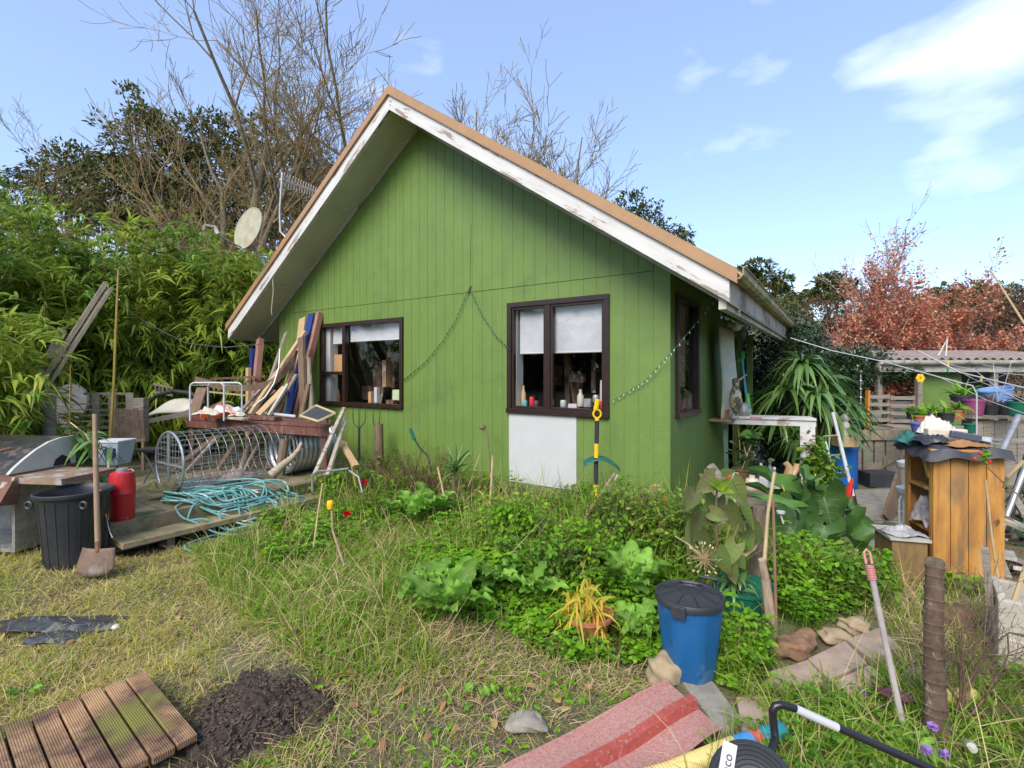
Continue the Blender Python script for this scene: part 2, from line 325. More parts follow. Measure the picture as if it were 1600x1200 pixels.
# ------------------------------------------------------------------ house
W = 6.6; OV = .514; SO = .63; UL = 4.84
PITCH = (5.165-2.453)/(W/2+SO)
def rz(t, top=5.165): return top - abs(t-W/2)*PITCH
house = thing('house', 'green timber gabled house with peeling white barge boards', 'house', (HC[0], HC[1], 0), HROT)
def siding(name, a0, a1, fn, top, zbot, openings, step=.15, gap=.008, joint=2.602, parent=house, back=.02):
    """vertical grooved sheet: boards between grooves with a recessed web behind; fn(a, out, z) -> world"""
    mb = MB(); a = a0; k = 0
    cuts = sorted({a0, a1, *[x for o in openings for x in o[:2]], *[W/2]} & {x for x in [a0, a1, W/2, *[x for o in openings for x in o[:2]]] if a0 <= x <= a1})
    def spans(x0, x1, z0, zt):
        r = [(z0, zt)]
        for (o0, o1, p0, p1) in openings:
            if x1 > o0+1e-6 and x0 < o1-1e-6: r = [q for s in r for q in ([(s[0], min(s[1], p0))] if s[0] < p0 else []) + ([(max(s[0], p1), s[1])] if s[1] > p1 else [])]
        return r
    edges = [a0]; x = a0
    while x < a1-1e-6:
        nx = min(a0+math.floor((x-a0)/step+1+1e-6)*step, a1)
        for c in cuts:
            if x+1e-4 < c < nx-1e-4: nx = c
        edges.append(nx); x = nx
    for x0, x1 in zip(edges[:-1], edges[1:]):
        g0 = gap/2 if abs(((x0-a0)/step) - round((x0-a0)/step)) < 1e-3 and x0 > a0 else 0
        g1 = gap/2 if abs(((x1-a0)/step) - round((x1-a0)/step)) < 1e-3 and x1 < a1 else 0
        for y0, y1, out in ((x0+g0, x1-g1, 0), (x0, x0+g0, -.004), (x1-g1, x1, -.004)):
            if y1-y0 < 1e-4: continue
            for z0, z1 in spans(x0, x1, zbot, 99):
                zt0, zt1 = min(z1, top(y0)), min(z1, top(y1))
                parts = [(z0, zt0, zt1, out)]
                if z0 < joint < min(zt0, zt1): parts = [(z0, joint-.004, joint-.004, out), (joint, zt0, zt1, out+.006)]
                for (b0, t0, t1, oo) in parts:
                    if min(t0, t1) <= b0: continue
                    c = [fn(y0, oo, b0), fn(y1, oo, b0), fn(y1, -.05, b0), fn(y0, -.05, b0), fn(y0, oo, t0), fn(y1, oo, t1), fn(y1, -.05, t1), fn(y0, -.05, t0)]
                    mb.hexa(c)
    return mb.build(name, m_green, parent)
w1 = (3.615, 5.43, 1.121, 2.355); w2 = (.618, 1.861, 1.150, 2.405); sw = (.218, 1.10, 1.157, 2.385)
DOOR = (2.86, 3.62, .15, 2.15)
zw = lambda t: rz(t, 4.872)
front = siding('gable_wall', 0, W, lambda t, o, z: HS(t, -o, z), zw, .2, [w1, w2])
side = siding('side_wall', .05, UL, lambda u, o, z: HS(-o, u, z), lambda u: 2.6, .2, [sw, DOOR], joint=9)
mb = MB(); mb.hexa([HS(0,-.012,.2), HS(-.014,-.012,.2), HS(-.014,.05,.2), HS(0,.05,.2), HS(0,-.012,2.62), HS(-.014,-.012,2.61), HS(-.014,.05,2.61), HS(0,.05,2.62)])
mb.build('corner_trim', m_green, house)
mb = MB(); mb.prism([HS(0, UL-.05, .2), HS(W, UL-.05, .2), HS(W, UL-.05, zw(W)), HS(W/2, UL-.05, zw(W/2)), HS(0, UL-.05, zw(0))], HS(0, .05, 0)-HS(0, 0, 0)); mb.build('back_wall', m_green, house)
mb = MB().box(W-.05, W, .05, UL-.05, .2, 2.55, HS); mb.build('far_side_wall', m_green, house)
# interior
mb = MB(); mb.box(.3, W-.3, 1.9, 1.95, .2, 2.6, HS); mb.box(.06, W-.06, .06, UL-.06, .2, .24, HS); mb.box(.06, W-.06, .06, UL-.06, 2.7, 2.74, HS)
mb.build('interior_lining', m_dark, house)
mb = MB(); random.seed(21)
for k in range(26):
    t_ = random.choice([random.uniform(.5, 2.0), random.uniform(3.6, 5.4)]); u_ = random.uniform(.5, 1.5); w_ = random.uniform(.04, .25); z_ = random.uniform(.8, 1.5); mb.box(t_, t_+w_, u_, u_+.1, z_, z_+random.uniform(.1, .5), HS)
for t_, s_ in ((1.0,.25), (1.35,.3), (1.5,.1), (4.2,.3), (5.0,-.2)): mb.beam(HS(t_, .8, 1.0), HS(t_+s_, .9, 2.3), .05, .04)
mb.build('indoor_clutter', M('indoor_clutter', (.35,.2,.1), (.06,.05,.045), 4, .7, 0, c3=(.4,.38,.34), s3=5), house)
mb = MB(); mb.box(.2, W-.2, .3, UL-.2, 0, .2, HS); mb.build('foundation', M('dark_base_boards', (.05,.04,.03), (.09,.07,.05), 6, .9, .4), house)
# roof
def roofpt(t, u, dz): return HS(t, u, rz(t)+dz)
mb = MB()
for s0, s1 in ((-SO-.05, W/2), (W/2, W+SO+.05)):
    mb.hexa([roofpt(s0,-OV-.02,-.03), roofpt(s1,-OV-.02,-.03), roofpt(s1,UL,-.03), roofpt(s0,UL,-.03), roofpt(s0,-OV-.02,-.01), roofpt(s1,-OV-.02,-.01), roofpt(s1,UL,-.01), roofpt(s0,UL,-.01)])
    n = 18
    for k in range(n):                                            # raised ribs of the roofing
        u = -OV+.25+k*.27
        if u > UL-.1: break
        mb.hexa([roofpt(s0,u-.03,-.01), roofpt(s1,u-.03,-.01), roofpt(s1,u+.03,-.01), roofpt(s0,u+.03,-.01), roofpt(s0,u-.015,.02), roofpt(s1,u-.015,.02), roofpt(s1,u+.015,.02), roofpt(s0,u+.015,.02)])
roof = mb.build('roof', m_tan, house)
mb = MB()
for s0, s1 in ((-SO-.06, W/2), (W/2, W+SO+.06)):                     # barge flashing folded over the gable edge
    mb.hexa([roofpt(s0,-OV-.035,-.085), roofpt(s1,-OV-.035,-.085), roofpt(s1,-OV-.022,-.085), roofpt(s0,-OV-.022,-.085), roofpt(s0,-OV-.035,.012), roofpt(s1,-OV-.035,.012), roofpt(s1,-OV-.022,.012), roofpt(s0,-OV-.022,.012)])
    mb.hexa([roofpt(s0,-OV-.035,.013), roofpt(s1,-OV-.035,.013), roofpt(s1,-OV+.15,.023), roofpt(s0,-OV+.15,.023), roofpt(s0,-OV-.035,.017), roofpt(s1,-OV-.035,.017), roofpt(s1,-OV+.15,.03), roofpt(s0,-OV+.15,.03)])
    mb.hexa([roofpt(s0,-OV-.05,-.103), roofpt(s1,-OV-.05,-.103), roofpt(s1,-OV-.02,-.103), roofpt(s0,-OV-.02,-.103), roofpt(s0,-OV-.05,-.087), roofpt(s1,-OV-.05,-.087), roofpt(s1,-OV-.02,-.087), roofpt(s0,-OV-.02,-.087)])
mb.build('barge_flashing', m_tan, roof)
for s0, s1 in ((-SO, W/2), (W/2, W+SO)):
    mb = MB(); z0, z1 = -.285, -.105
    mb.hexa([roofpt(s0,-OV-.02,z0), roofpt(s1,-OV-.02,z0), roofpt(s1,-OV+.02,z0), roofpt(s0,-OV+.02,z0), roofpt(s0,-OV-.02,z1), roofpt(s1,-OV-.02,z1), roofpt(s1,-OV+.02,z1), roofpt(s0,-OV+.02,z1)])
    bb = mb.build('barge_board', m_peel[1 if s0 < 0 else -1], roof); bb['label'] = 'white barge board with flaking paint'
    mb = MB(); z0, z1 = -.29, -.275                                  # soffit lining, in sheets with thin cover battens
    mb.hexa([roofpt(s0,-OV+.021,z0), roofpt(s1,-OV+.021,z0), roofpt(s1,-.012,z0), roofpt(s0,-.012,z0), roofpt(s0,-OV+.021,z1), roofpt(s1,-OV+.021,z1), roofpt(s1,-.012,z1), roofpt(s0,-.012,z1)])
    for f in (.33, .7):
        q = s0+(s1-s0)*f; mb.hexa([roofpt(q,-OV+.021,z0-.006), roofpt(q+.02,-OV+.021,z0-.006), roofpt(q+.02,-.012,z0-.006), roofpt(q,-.012,z0-.006), roofpt(q,-OV+.021,z0), roofpt(q+.02,-OV+.021,z0), roofpt(q+.02,-.012,z0), roofpt(q,-.012,z0)])
    mb.build('soffit', m_soffit, roof)
    mb = MB(); a, b2 = -.045, -.012                                   # scotia where the soffit meets the wall
    mb.hexa([roofpt(s0,a,-.318), roofpt(s1,a,-.318), roofpt(s1,b2,-.318), roofpt(s0,b2,-.318), roofpt(s0,a,-.291), roofpt(s1,a,-.291), roofpt(s1,b2,-.291), roofpt(s0,b2,-.291)])
    mb.build('soffit_trim', m_dirty_white, roof)
# side eaves: soffit, fascia, gutter, lower beam
m_eave = M('stained_eave_board', (.5,.44,.36), (.3,.22,.15), 4, .7, .3, (1,1,1), c3=(.16,.1,.06), s3=3, lo3=.5, hi3=.62)
for sgn, e0, e1 in ((1, -SO, 0), (-1, W, W+SO)):
    q0, q1 = (e0, -.012) if sgn == 1 else (W+.0, e1)
    mb = MB(); mb.hexa([roofpt(q0,-.01,-.29), roofpt(q1,-.01,-.29), roofpt(q1,UL,-.29), roofpt(q0,UL,-.29), roofpt(q0,-.01,-.275), roofpt(q1,-.01,-.275), roofpt(q1,UL,-.275), roofpt(q0,UL,-.275)])
    mb.build('eave_soffit', m_soffit, roof)
    te = -SO if sgn == 1 else W+SO-.025
    mb = MB().box(te, te+.025, -OV+.03, UL, 2.17, 2.40, HS); mb.build('fascia', m_eave, roof)
m_gutter = M('mossy_gutter', (.42,.36,.16), (.27,.21,.07), 7, .6, .3, c3=(.11,.11,.03), s3=6, lo3=.48, hi3=.6)
def gut(t0, sg, u0, u1, z0=2.36):
    mb = MB(); prof = [(0,.075),(0,0),(.03,-.012),(.075,-.01),(.098,.02),(.1,.07),(.115,.08),(.115,.086),(.092,.086),(.09,.03),(.07,.004),(.01,.008),(.008,.075)]
    mb.prism([HS(t0+sg*a, u0, z0+b) for a, b in prof], HS(0, u1, 0)-HS(0, u0, 0)); return mb
gut(-SO-.002, -1, -OV+.0, UL+.02).build('gutter', m_gutter, roof); gut(W+SO+.002, 1, -OV, UL).build('gutter', m_gutter, roof)
mb = MB().box(-SO+.03, -SO+.09, -OV+.03, UL-.05, 2.12, 2.215, HS); mb.build('eave_beam', m_dirty_white, roof)

def window(w, wall, split, low=None, side_=False):
    a0, a1, z0, z1 = w
    fn = (lambda a, o, z: HS(-o, a, z)) if side_ else (lambda a, o, z: HS(a, -o, z))
    root = None; mb = MB(); fw = .045
    def bar(x0, x1, y0, y1, o0=-.04, o1=.03): mb.box(x0, x1, o0, o1, y0, y1, fn)
    bar(a0-.012, a1+.012, z1-fw, z1+.012); bar(a0-.012, a1+.012, z0-.012, z0+fw, -.04, .05); bar(a0-.012, a0+fw, z0+fw, z1-fw); bar(a1-fw, a1+.012, z0+fw, z1-fw)
    for s in split: bar(s-.03, s+.03, z0+fw, z1-fw, -.04, .026)
    if low: bar(low[0]+.002, low[1]-.002, low[2]-.025, low[2]+.025, -.038, .022)
    if not side_ and not low: # sashes set in
        for x0, x1 in zip([a0+fw]+[s+.03 for s in split], [s-.03 for s in split]+[a1-fw]):
            bar(x0+.001, x1-.001, z1-fw-.028, z1-fw-.001, -.035, .012); bar(x0+.001, x1-.001, z0+fw+.001, z0+fw+.028, -.035, .012)
            bar(x0+.001, x0+.028, z0+fw+.03, z1-fw-.03, -.035, .012); bar(x1-.028, x1-.001, z0+fw+.03, z1-fw-.03, -.035, .012)
    root = mb.build('window', m_brown, wall, bevel=.003)
    mb = MB().add([fn(a0+.02,-.024,z0+.02), fn(a1-.02,-.024,z0+.02), fn(a1-.02,-.024,z1-.02), fn(a0+.02,-.024,z1-.02)], [(0,1,2,3)]); mb.build('pane', m_glass, root)
    mb = MB(); mb.box(a0+.0, a1-.0, -.3, -.052, z0-.03, z0-.005, fn); mb.build('sill_board', m_white, root)
    return root, fn
winA, fA = window(w1, front, [4.86], (4.89, 5.385, 1.60))
winB, fB = window(w2, front, [1.33])
winC, fC = window(sw, side, [], side_=True)
m_blind2 = m_blind
def blind(fn, a0, a1, z0, z1, par, o=-.09):
    mb = MB(); mb.grid(lambda i, j: fn(a0+(a1-a0)*i, o+.004*math.sin(i*9), z0+(z1-z0)*j), 12, 2); b = mb.build('blind', m_blind, par, solid=.003)
    MB().tube([fn(a0, o, z0), fn(a1, o, z0)], .011, 8).build('blind_rail', m_white, b)
blind(fA, 3.66, 4.83, 2.08, 2.36, winA); blind(fA, 4.89, 5.25, 2.06, 2.36, winA)
blind(fB, .67, 1.30, 1.83, 2.40, winB); blind(fB, 1.36, 1.76, 1.83, 2.40, winB)
mb = MB().box(5.29, 5.42, -.2, -.06, 1.13, 2.34, fA); mb.build('reveal', m_white, winA)
mb = MB().box(1.79, 1.85, -.2, -.06, 1.16, 2.39, fB); mb.build('reveal', m_white, winB)
mb = MB().box(.24, .98, -.12, -.10, 1.2, 2.36, fC); mb.build('curtain', M('brown_patterned_curtain', (.3,.2,.12), (.18,.12,.07), 6, .8, .2, (1,1,5)), winC)
# white panel below the kitchen window, rotten base boards behind wire
mb = MB().box(.98, 1.85, .002, .014, .34, 1.137, lambda t, o, z: HS(t, -o, z)); one(mb, 'board_panel', m_white, 'white painted sheet of board fixed below the right-hand gable window', 'board')
# door
mb = MB(); fn = lambda u, o, z: HS(-o, u, z)
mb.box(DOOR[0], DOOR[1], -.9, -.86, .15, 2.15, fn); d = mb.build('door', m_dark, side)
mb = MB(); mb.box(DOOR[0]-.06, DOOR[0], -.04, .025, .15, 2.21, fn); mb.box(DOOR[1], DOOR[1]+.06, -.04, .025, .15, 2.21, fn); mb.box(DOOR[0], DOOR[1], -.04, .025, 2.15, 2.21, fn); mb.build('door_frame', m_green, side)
mb = MB(); mb.lathe([(.0,-.075),(.04,-.065),(.068,-.035),(.075,0),(.068,.035),(.04,.065),(0,.075)], P(1151,509,6.95), 18); root = thing('wall_lamp', 'white globe lamp high on the side wall beside the doorway', 'lamp', P(1139,509,6.95))
mb.build('globe', M('frosted_globe', (.85,.82,.74), (.8,.77,.7), 4, .3, 0), root, smooth=True)
MB().tube([P(1151,509,6.95), P(1135,507,6.85)], .035, 10).build('bracket', m_dirty_white, root)
# ------------------------------------------------------------------ vegetation: builders
g1, g2, g3 = (.13,.21,.035), (.075,.14,.025), (.2,.27,.05)
m_grass = LM('meadow_grass', [(.08,.2,.012), (.14,.3,.02), (.24,.4,.035), (.42,.42,.1), (.1,.24,.015)], .4, .5, patch=[(.26,.38,.03), (.16,.33,.02), (.44,.42,.12), (.32,.42,.05)], pscale=1.3)
m_lawn = LM('short_lawn', [(.6,.5,.12), (.42,.48,.06), (.68,.54,.2), (.5,.5,.08)], .45, .6, patch=[(.24,.4,.03), (.38,.48,.045), (.17,.32,.025), (.6,.5,.13)], pscale=1.1)
m_straw = LM('dry_straw', [(.56,.43,.23), (.42,.3,.14), (.62,.5,.27), (.33,.21,.1)], .15, .7)
m_cover = LM('ground_cover_leaves', [(.07,.19,.015), (.13,.3,.025), (.22,.4,.04), (.09,.24,.02)], .4, .45, patch=[(.05,.14,.015), (.11,.23,.02), (.3,.36,.06)], pscale=3)
m_cover2 = LM('lime_leaves', [(.2,.42,.02), (.14,.34,.02), (.3,.5,.04)], .4, .35)
m_bleaf = LM('bamboo_leaves', [(.09,.18,.03), (.16,.28,.045), (.25,.39,.07), (.12,.24,.04), (.5,.5,.08)], .4, .35, patch=[(.28,.4,.05), (.45,.5,.07), (.17,.3,.04)], pscale=.9)
m_ever = LM('dark_evergreen', [(.07,.085,.03), (.11,.125,.04), (.16,.165,.055), (.085,.1,.035)], .15, .6)
m_olive = LM('olive_leaves', [(.07,.09,.03), (.12,.14,.045), (.09,.1,.03)], .2, .6)
m_redleaf = LM('autumn_leaves', [(.55,.14,.1), (.62,.26,.16), (.65,.34,.2), (.48,.12,.1), (.64,.42,.2)], .3, .6)
m_brownbush = LM('brown_seedheads', [(.13,.07,.045), (.17,.1,.06), (.1,.06,.04)], .1, .8)
m_far = LM('far_foliage', [(.06,.075,.03), (.09,.105,.04), (.14,.15,.04)], .15, .7, patch=[(.035,.055,.02), (.05,.07,.025)], pscale=.25)
m_glossy = LM('glossy_shrub_leaves', [(.018,.04,.012), (.03,.065,.02), (.06,.1,.035), (.02,.045,.014)], .1, .3, spec=.6)
m_strap = LM('strap_leaves', [(.07,.15,.03), (.12,.23,.05), (.18,.3,.08), (.06,.12,.03)], .25, .3, spec=.6)
def leafm(name, c, c2, tr=.2, rough=.35, spec=.2):
    m = M(name, c, c2, 5, rough, .12, c3=tuple(x*.8+.02 for x in c2), s3=4, spec=spec)
    t = m.node_tree; k = t.links.new; b = t.nodes['Principled BSDF']; x = t.nodes.new('ShaderNodeBsdfTranslucent'); ms = t.nodes.new('ShaderNodeMixShader'); ms.inputs[0].default_value = tr
    g = t.nodes.new('ShaderNodeNewGeometry'); hv = t.nodes.new('ShaderNodeHueSaturation'); mr_ = t.nodes.new('ShaderNodeMapRange'); mr_.inputs['To Min'].default_value = .6; mr_.inputs['To Max'].default_value = 1.35
    k(g.outputs['Random Per Island'], mr_.inputs[0]); k(mr_.outputs[0], hv.inputs['Value']); k(b.inputs['Base Color'].links[0].from_socket, hv.inputs['Color']); k(hv.outputs[0], b.inputs['Base Color'])
    k(b.inputs['Base Color'].links[0].from_socket, x.inputs[0]); k(b.outputs[0], ms.inputs[1]); k(x.outputs[0], ms.inputs[2]); k(ms.outputs[0], t.nodes['Material Output'].inputs['Surface']); return m
m_bigleaf = leafm('elephant_ear_leaf', (.11,.22,.05), (.065,.155,.035), .3, .35, .35)
m_dock = leafm('dock_leaf', (.24,.44,.06), (.17,.35,.045), .4, .45)
m_purple = leafm('green_purple_leaf', (.13,.22,.045), (.15,.14,.05), .35, .55); m_vein = M('leaf_vein', (.3,.4,.14), (.25,.34,.11), rough=.5, bump=0)
m_lime = leafm('lime_leaf', (.28,.42,.03), (.2,.33,.03), .4)
LANCE = [.25, 1, .85, .45, .04]; BLADE = [1, .95, .8, .5, .05]; KITE = [.15, 1, .7, .05]; OVAL = [.2, .85, 1, .75, .1]
def inpoly(x, y, poly):
    c = np.zeros(len(x), bool); n = len(poly)
    for i in range(n):
        x0, y0 = poly[i]; x1, y1 = poly[(i+1) % n]
        m = ((y0 > y) != (y1 > y)) & (x < (x1-x0)*(y-y0)/(y1-y0+1e-12)+x0); c ^= m
    return c
def patch_pts(poly, dens):
    """random ground points inside a plan polygon, dens per square metre"""
    a = np.array(poly); lo = a.min(0); hi = a.max(0); n = int(dens*(hi-lo).prod())
    p = rng.uniform(lo, hi, (n, 2)); p = p[inpoly(p[:, 0], p[:, 1], poly)]
    return p
def plan(*px): return [tuple(G(x, y, 0.))[:2] for x, y in px]
def clear(p, discs, polys=()):
    k = np.ones(len(p), bool)
    for cx, cy, r in discs: k &= (p[:, 0]-cx)**2+(p[:, 1]-cy)**2 > r*r
    for q in polys: k &= ~inpoly(p[:, 0], p[:, 1], q)
    return p[k]
def on_ground(p, dz=-.01): return np.column_stack([p, gz(p[:, 0], p[:, 1])+dz])
def updirs(n, spread): d = rng.normal(0, spread, (n, 3)); d[:, 2] = 1; return unit(d)
def grass(name, mat, p, h, w, spread=.35, droop=.35, prof=BLADE, var=.4):
    n = len(p); B = on_ground(p); l = h*np.clip(rng.normal(1, var, n), .25, 2.2)
    V, F = blades(B, updirs(n, spread), l, w*rng.uniform(.6, 1.3, n), rng.uniform(.1, 1, n)*droop*1.6, prof)
    return V, F
# --- trees
def grow(base, height, r0, seed, lean=(0,0), levels=5, spread=.5, up=.25, fork=3, dens=1., rmin=.006, start=.15, wob=.16, first=None):
    rn = random.Random(seed); A = []; Bq = []; ra = []; rb = []; tips = []; lv = []
    def br(p, d, Ln, r, lev):
        n = 6 if lev < 2 else 4; step = Ln/n; q = p; rr = r
        for i in range(n):
            d = (d + Vector((rn.gauss(0, wob), rn.gauss(0, wob), rn.gauss(0, wob*.5)+up*(.35 if lev else .1)))).normalized()
            q2 = q + d*step; r2 = max(rmin*.6, r*(1-(i+1)/n*(.55 if lev else .6)))
            A.append(q); Bq.append(q2); ra.append(rr); rb.append(r2); lv.append(lev); q = q2; rr = r2
            if lev < levels and (i >= n*start or lev > 0):
                k = rn.choice([1, 1, 2] if lev < 3 else [1, 2, 2]) if rn.random() < .85*dens else 0
                for _ in range(k):
                    ax = d.cross(Vector((rn.gauss(0, 1), rn.gauss(0, 1), rn.gauss(0, 1)))).normalized()
                    d2 = (Matrix.Rotation(rn.uniform(.45, 1.05)*spread*1.5, 3, ax) @ d)
                    br(q, d2, Ln*rn.uniform(.38, .62)*(1-.35*i/n if lev == 0 else 1), rr*rn.uniform(.45, .7), lev+1)
        tips.append(q)
    d0 = Vector((lean[0], lean[1], 1)).normalized()
    if first:
        for (dx, dy, fr, fl) in first: br(Vector(base), Vector((dx, dy, 1)).normalized(), height*fl, r0*fr, 1)
    else: br(Vector(base), d0, height*.75, r0, 0)
    f = lambda a: np.array([list(v) for v in a]); return f(A), f(Bq), np.array(ra), np.array(rb), np.array(lv), f(tips)
def bare_tree(label, base, height, r0, seed, group=None, name='bare_tree', leaves=None, split=2, pale=False, **k):
    t = thing(name, label, 'tree', base, 0, group)
    A, Bq, ra, rb, lv, tips = grow(base, height, r0, seed, **k); s = lv <= split
    V, F = segs(A[s], Bq[s], ra[s], rb[s], 6); qmesh('trunk', V, F, m_bark, t, True)
    V, F = segs(A[~s], Bq[~s], ra[~s], rb[~s], 3); o = qmesh('twigs' if leaves else 'crown', V, F, m_twig if not pale else M('pale_twig', (.38,.3,.24), (.3,.22,.18), bump=0), t)
    if leaves:
        mt, n, sz, fn = leaves; i = rng.integers(0, len(Bq[~s]), n); p = Bq[~s][i]+rng.normal(0, .06, (n, 3)); p = p[fn(p)]
        V, F = blades(p, rng.normal(0, 1, (len(p), 3)), sz*rng.uniform(.5, 1.3, len(p)), sz*.7, .2, KITE); qmesh('crown', V, F, mt, t)
    return t
def crown_pts(blobs, n, shell=.55):
    """leaf points through overlapping ragged blobs (centre, radii)"""
    out = []; tot = sum(b[1][0]*b[1][2] for b in blobs)
    for c, r in blobs:
        k = int(n*r[0]*r[2]/tot); d = unit(rng.normal(0, 1, (k, 3))); rad = rng.uniform(0, 1, k)**(1/3*shell)
        lump = 1+.22*np.sin(d[:, 0]*7+c[0]*3)*np.cos(d[:, 2]*6+c[1])+.15*np.sin(d[:, 1]*11+c[2])
        p = np.array(c)+d*np.array(r)*(rad*lump)[:, None]
        g = np.sin(p[:, 0]*4.1+p[:, 2]*2.3)+np.sin(p[:, 1]*3.7-p[:, 2]*4.4)+np.sin(p[:, 0]*2.2-p[:, 1]*5)
        out.append(p[g > -1.1])
    return np.concatenate(out)
def leafy_tree(name, label, base, blobs, n, sz, mat, trunk_r=.15, group=None, cat='tree', wid=.4, clump=5, droop=.2, prof=KITE, sticks=14, spread=.06):
    t = thing(name, label, cat, base, 0, group)
    P0 = crown_pts(blobs, n//clump); P0 = P0[P0[:, 2] > base[2]+.02]
    c0 = np.array([sum(b[0][i] for b in blobs)/len(blobs) for i in range(3)])
    out = unit(P0-c0)
    p = np.repeat(P0, clump, 0)+rng.normal(0, spread, (len(P0)*clump, 3)); d = np.repeat(out, clump, 0)+rng.normal(0, .7, (len(P0)*clump, 3))
    V, F = blades(p, d, sz*rng.uniform(.6, 1.3, len(p)), sz*wid, droop, prof); qmesh('crown', V, F, mat, t)
    A = []; Bq = []; ra = []; rb = []; b = Vector(base)
    if trunk_r:
        for k in range(sticks):
            bl = random.choice(blobs); q = Vector(bl[0])+Vector([random.uniform(-.6, .6)*x for x in bl[1]]); pts = [b]; m = b.lerp(q, .5)+Vector((random.gauss(0, .1), random.gauss(0, .1), -.1*(q-b).length*.3)); pts += [b.lerp(m, .5), m, q]
            for i in range(3): A.append(pts[i]); Bq.append(pts[i+1]); ra.append(trunk_r*(1-.3*i)*(.9 if k < 2 else .45)); rb.append(trunk_r*(1-.3*(i+1))*(.9 if k < 2 else .45))
        V, F = segs([list(v) for v in A], [list(v) for v in Bq], ra, rb, 6); qmesh('trunk', V, F, m_bark, t)
    return t

# ------------------------------------------------------------------ trees behind
def B(px, Y, z=None): return Vector(((px-800)/FPX*Y, Y, gnd((px-800)/FPX*Y, Y) if z is None else z))
def Zp(py, Y): return H-(py-CY)/FPX*Y
GT = 'bare winter trees behind the house'
KW = dict(levels=5, up=.2, spread=.5, start=.1, dens=.95, wob=.12)
bare_tree('tall bare tree with many upright limbs behind the bamboo', B(360, 15), 10.5, .27, 7, GT, first=[(-.62,0,.6,.6), (-.28,.1,.7,.74), (0,0,.75,.8), (.3,.1,.6,.7), (.62,0,.5,.55)], rmin=.012, **KW)
bare_tree('tallest bare tree, forking wide, just left of the roof peak', B(545, 14), 10.4, .27, 14, GT, first=[(-.55,0,.6,.62), (-.22,.1,.8,.76), (.08,0,.8,.78), (.38,.1,.6,.68), (.72,0,.5,.55)], rmin=.012, **KW)
bare_tree('bare treetop showing over the right roof slope near the ridge', B(698, 17), 8.8, .19, 14, GT, first=[(-.5,0,.6,.62), (-.1,.1,.8,.76), (.3,0,.7,.7), (.7,0,.5,.5)], rmin=.014, **KW)
bare_tree('round bare treetop over the middle of the right roof slope', B(815, 16), 8.0, .19, 58, GT, first=[(-.6,0,.6,.6), (-.3,.1,.7,.74), (.05,0,.8,.78), (.4,0,.7,.7), (.75,0,.5,.55)], rmin=.014, **KW)
bare_tree('low bare tree leaning out above the bamboo at the far left', B(60, 14), 7.4, .12, 8, GT, first=[(-.5,0,.7,.66), (-.1,.1,.8,.8), (.35,0,.6,.66), (.8,0,.5,.5)], rmin=.008, **KW)
for i, (px, h, lab) in enumerate([(150, 5.6, 'tangled leafless thicket above the left end of the bamboo'), (265, 6.0, 'tangled leafless thicket above the middle of the bamboo'), (400, 6.4, 'tangled yellow-lichened thicket behind the satellite dish')]):
    bare_tree(lab, B(px, 12.5), h, .09, 31+i, 'leafless thickets above the bamboo', name='bare_thicket', levels=4, up=.05, spread=.8, first=[(-1.3,0,.6,.55), (-.6,.2,.6,.7), (0,0,.7,.75), (.6,.1,.6,.72), (1.3,0,.5,.55)], dens=1., wob=.2, rmin=.008)
def blob(px, py, Y, rx, rz_, ry=None): return ((( px-800)/FPX*Y, Y, Zp(py, Y)), (rx, ry or rx, rz_))
leafy_tree('evergreen_tree', 'dark evergreen tree with lumpy crown at the far left', B(120, 21), [blob(95,280,21,1.3,1.), blob(130,262,21,1.1,.9), blob(165,300,21,2,1.4), blob(60,330,21,2,1.5)], 12000, .2, m_ever, .3)
leafy_tree('evergreen_tree', 'ragged evergreen tree with a leaning sprig at its top', B(225, 19), [blob(203,152,19,.45,.4), blob(222,185,19,.6,.4), blob(240,240,19,1.6,1.3), blob(190,300,19,1.6,1.4), blob(270,330,19,2,1.6)], 15000, .2, m_ever, .3)
leafy_tree('evergreen_tree', 'broad evergreen tree behind the tall bare trees', B(320, 20), [blob(290,222,20,1.5,1.), blob(345,225,20,1.4,1.), blob(330,300,20,2.6,1.9), blob(280,350,20,2,2)], 16000, .2, m_ever, .3)
leafy_tree('evergreen_tree', 'evergreen tree close behind the left roof slope', B(430, 20), [blob(405,220,20,1.1,1.1), blob(440,290,20,2,1.9), blob(400,350,20,2.4,2), blob(500,300,20,1.6,1.6)], 15000, .2, m_ever, .3)
leafy_tree('roadside_tree', 'dark leafy treetop rising over the lower roof slope', B(1000, 14), [blob(985,325,14,.42,.42), blob(1015,345,14,.5,.4), blob(1045,375,14,.6,.4), blob(1000,400,14,1.2,.6)], 6000, .13, m_olive, .12)
leafy_tree('pine_tree', 'flat-topped pine far beyond the end of the gutter', B(1190, 42), [blob(1180,420,42,1.5,.6), blob(1200,437,42,1.9,.5), blob(1172,432,42,.9,.4), blob(1218,447,42,.8,.4)], 2600, .42, m_olive, .35, sticks=9)
leafy_tree('pine_tree', 'dark pine on the hill beside the red-leaved tree', B(1300, 40), [blob(1297,440,40,1.3,.6), blob(1312,452,40,1.5,.7), blob(1288,460,40,1,.6)], 2600, .42, m_ever, .3, sticks=8)
leafy_tree('round_tree', 'small round dark tree on the skyline past the gutter', B(1241, 48), [blob(1241,474,48,1.5,1.1)], 1500, .4, m_ever, .2, sticks=4)
t = thing('palm_tree', 'tiny palm on the far skyline', 'tree', B(1258, 52)); pb = B(1258, 52); hz = Zp(462, 52)
MB().tube([pb, (pb.x, pb.y, hz)], .18, 6).build('trunk', m_bark, t)
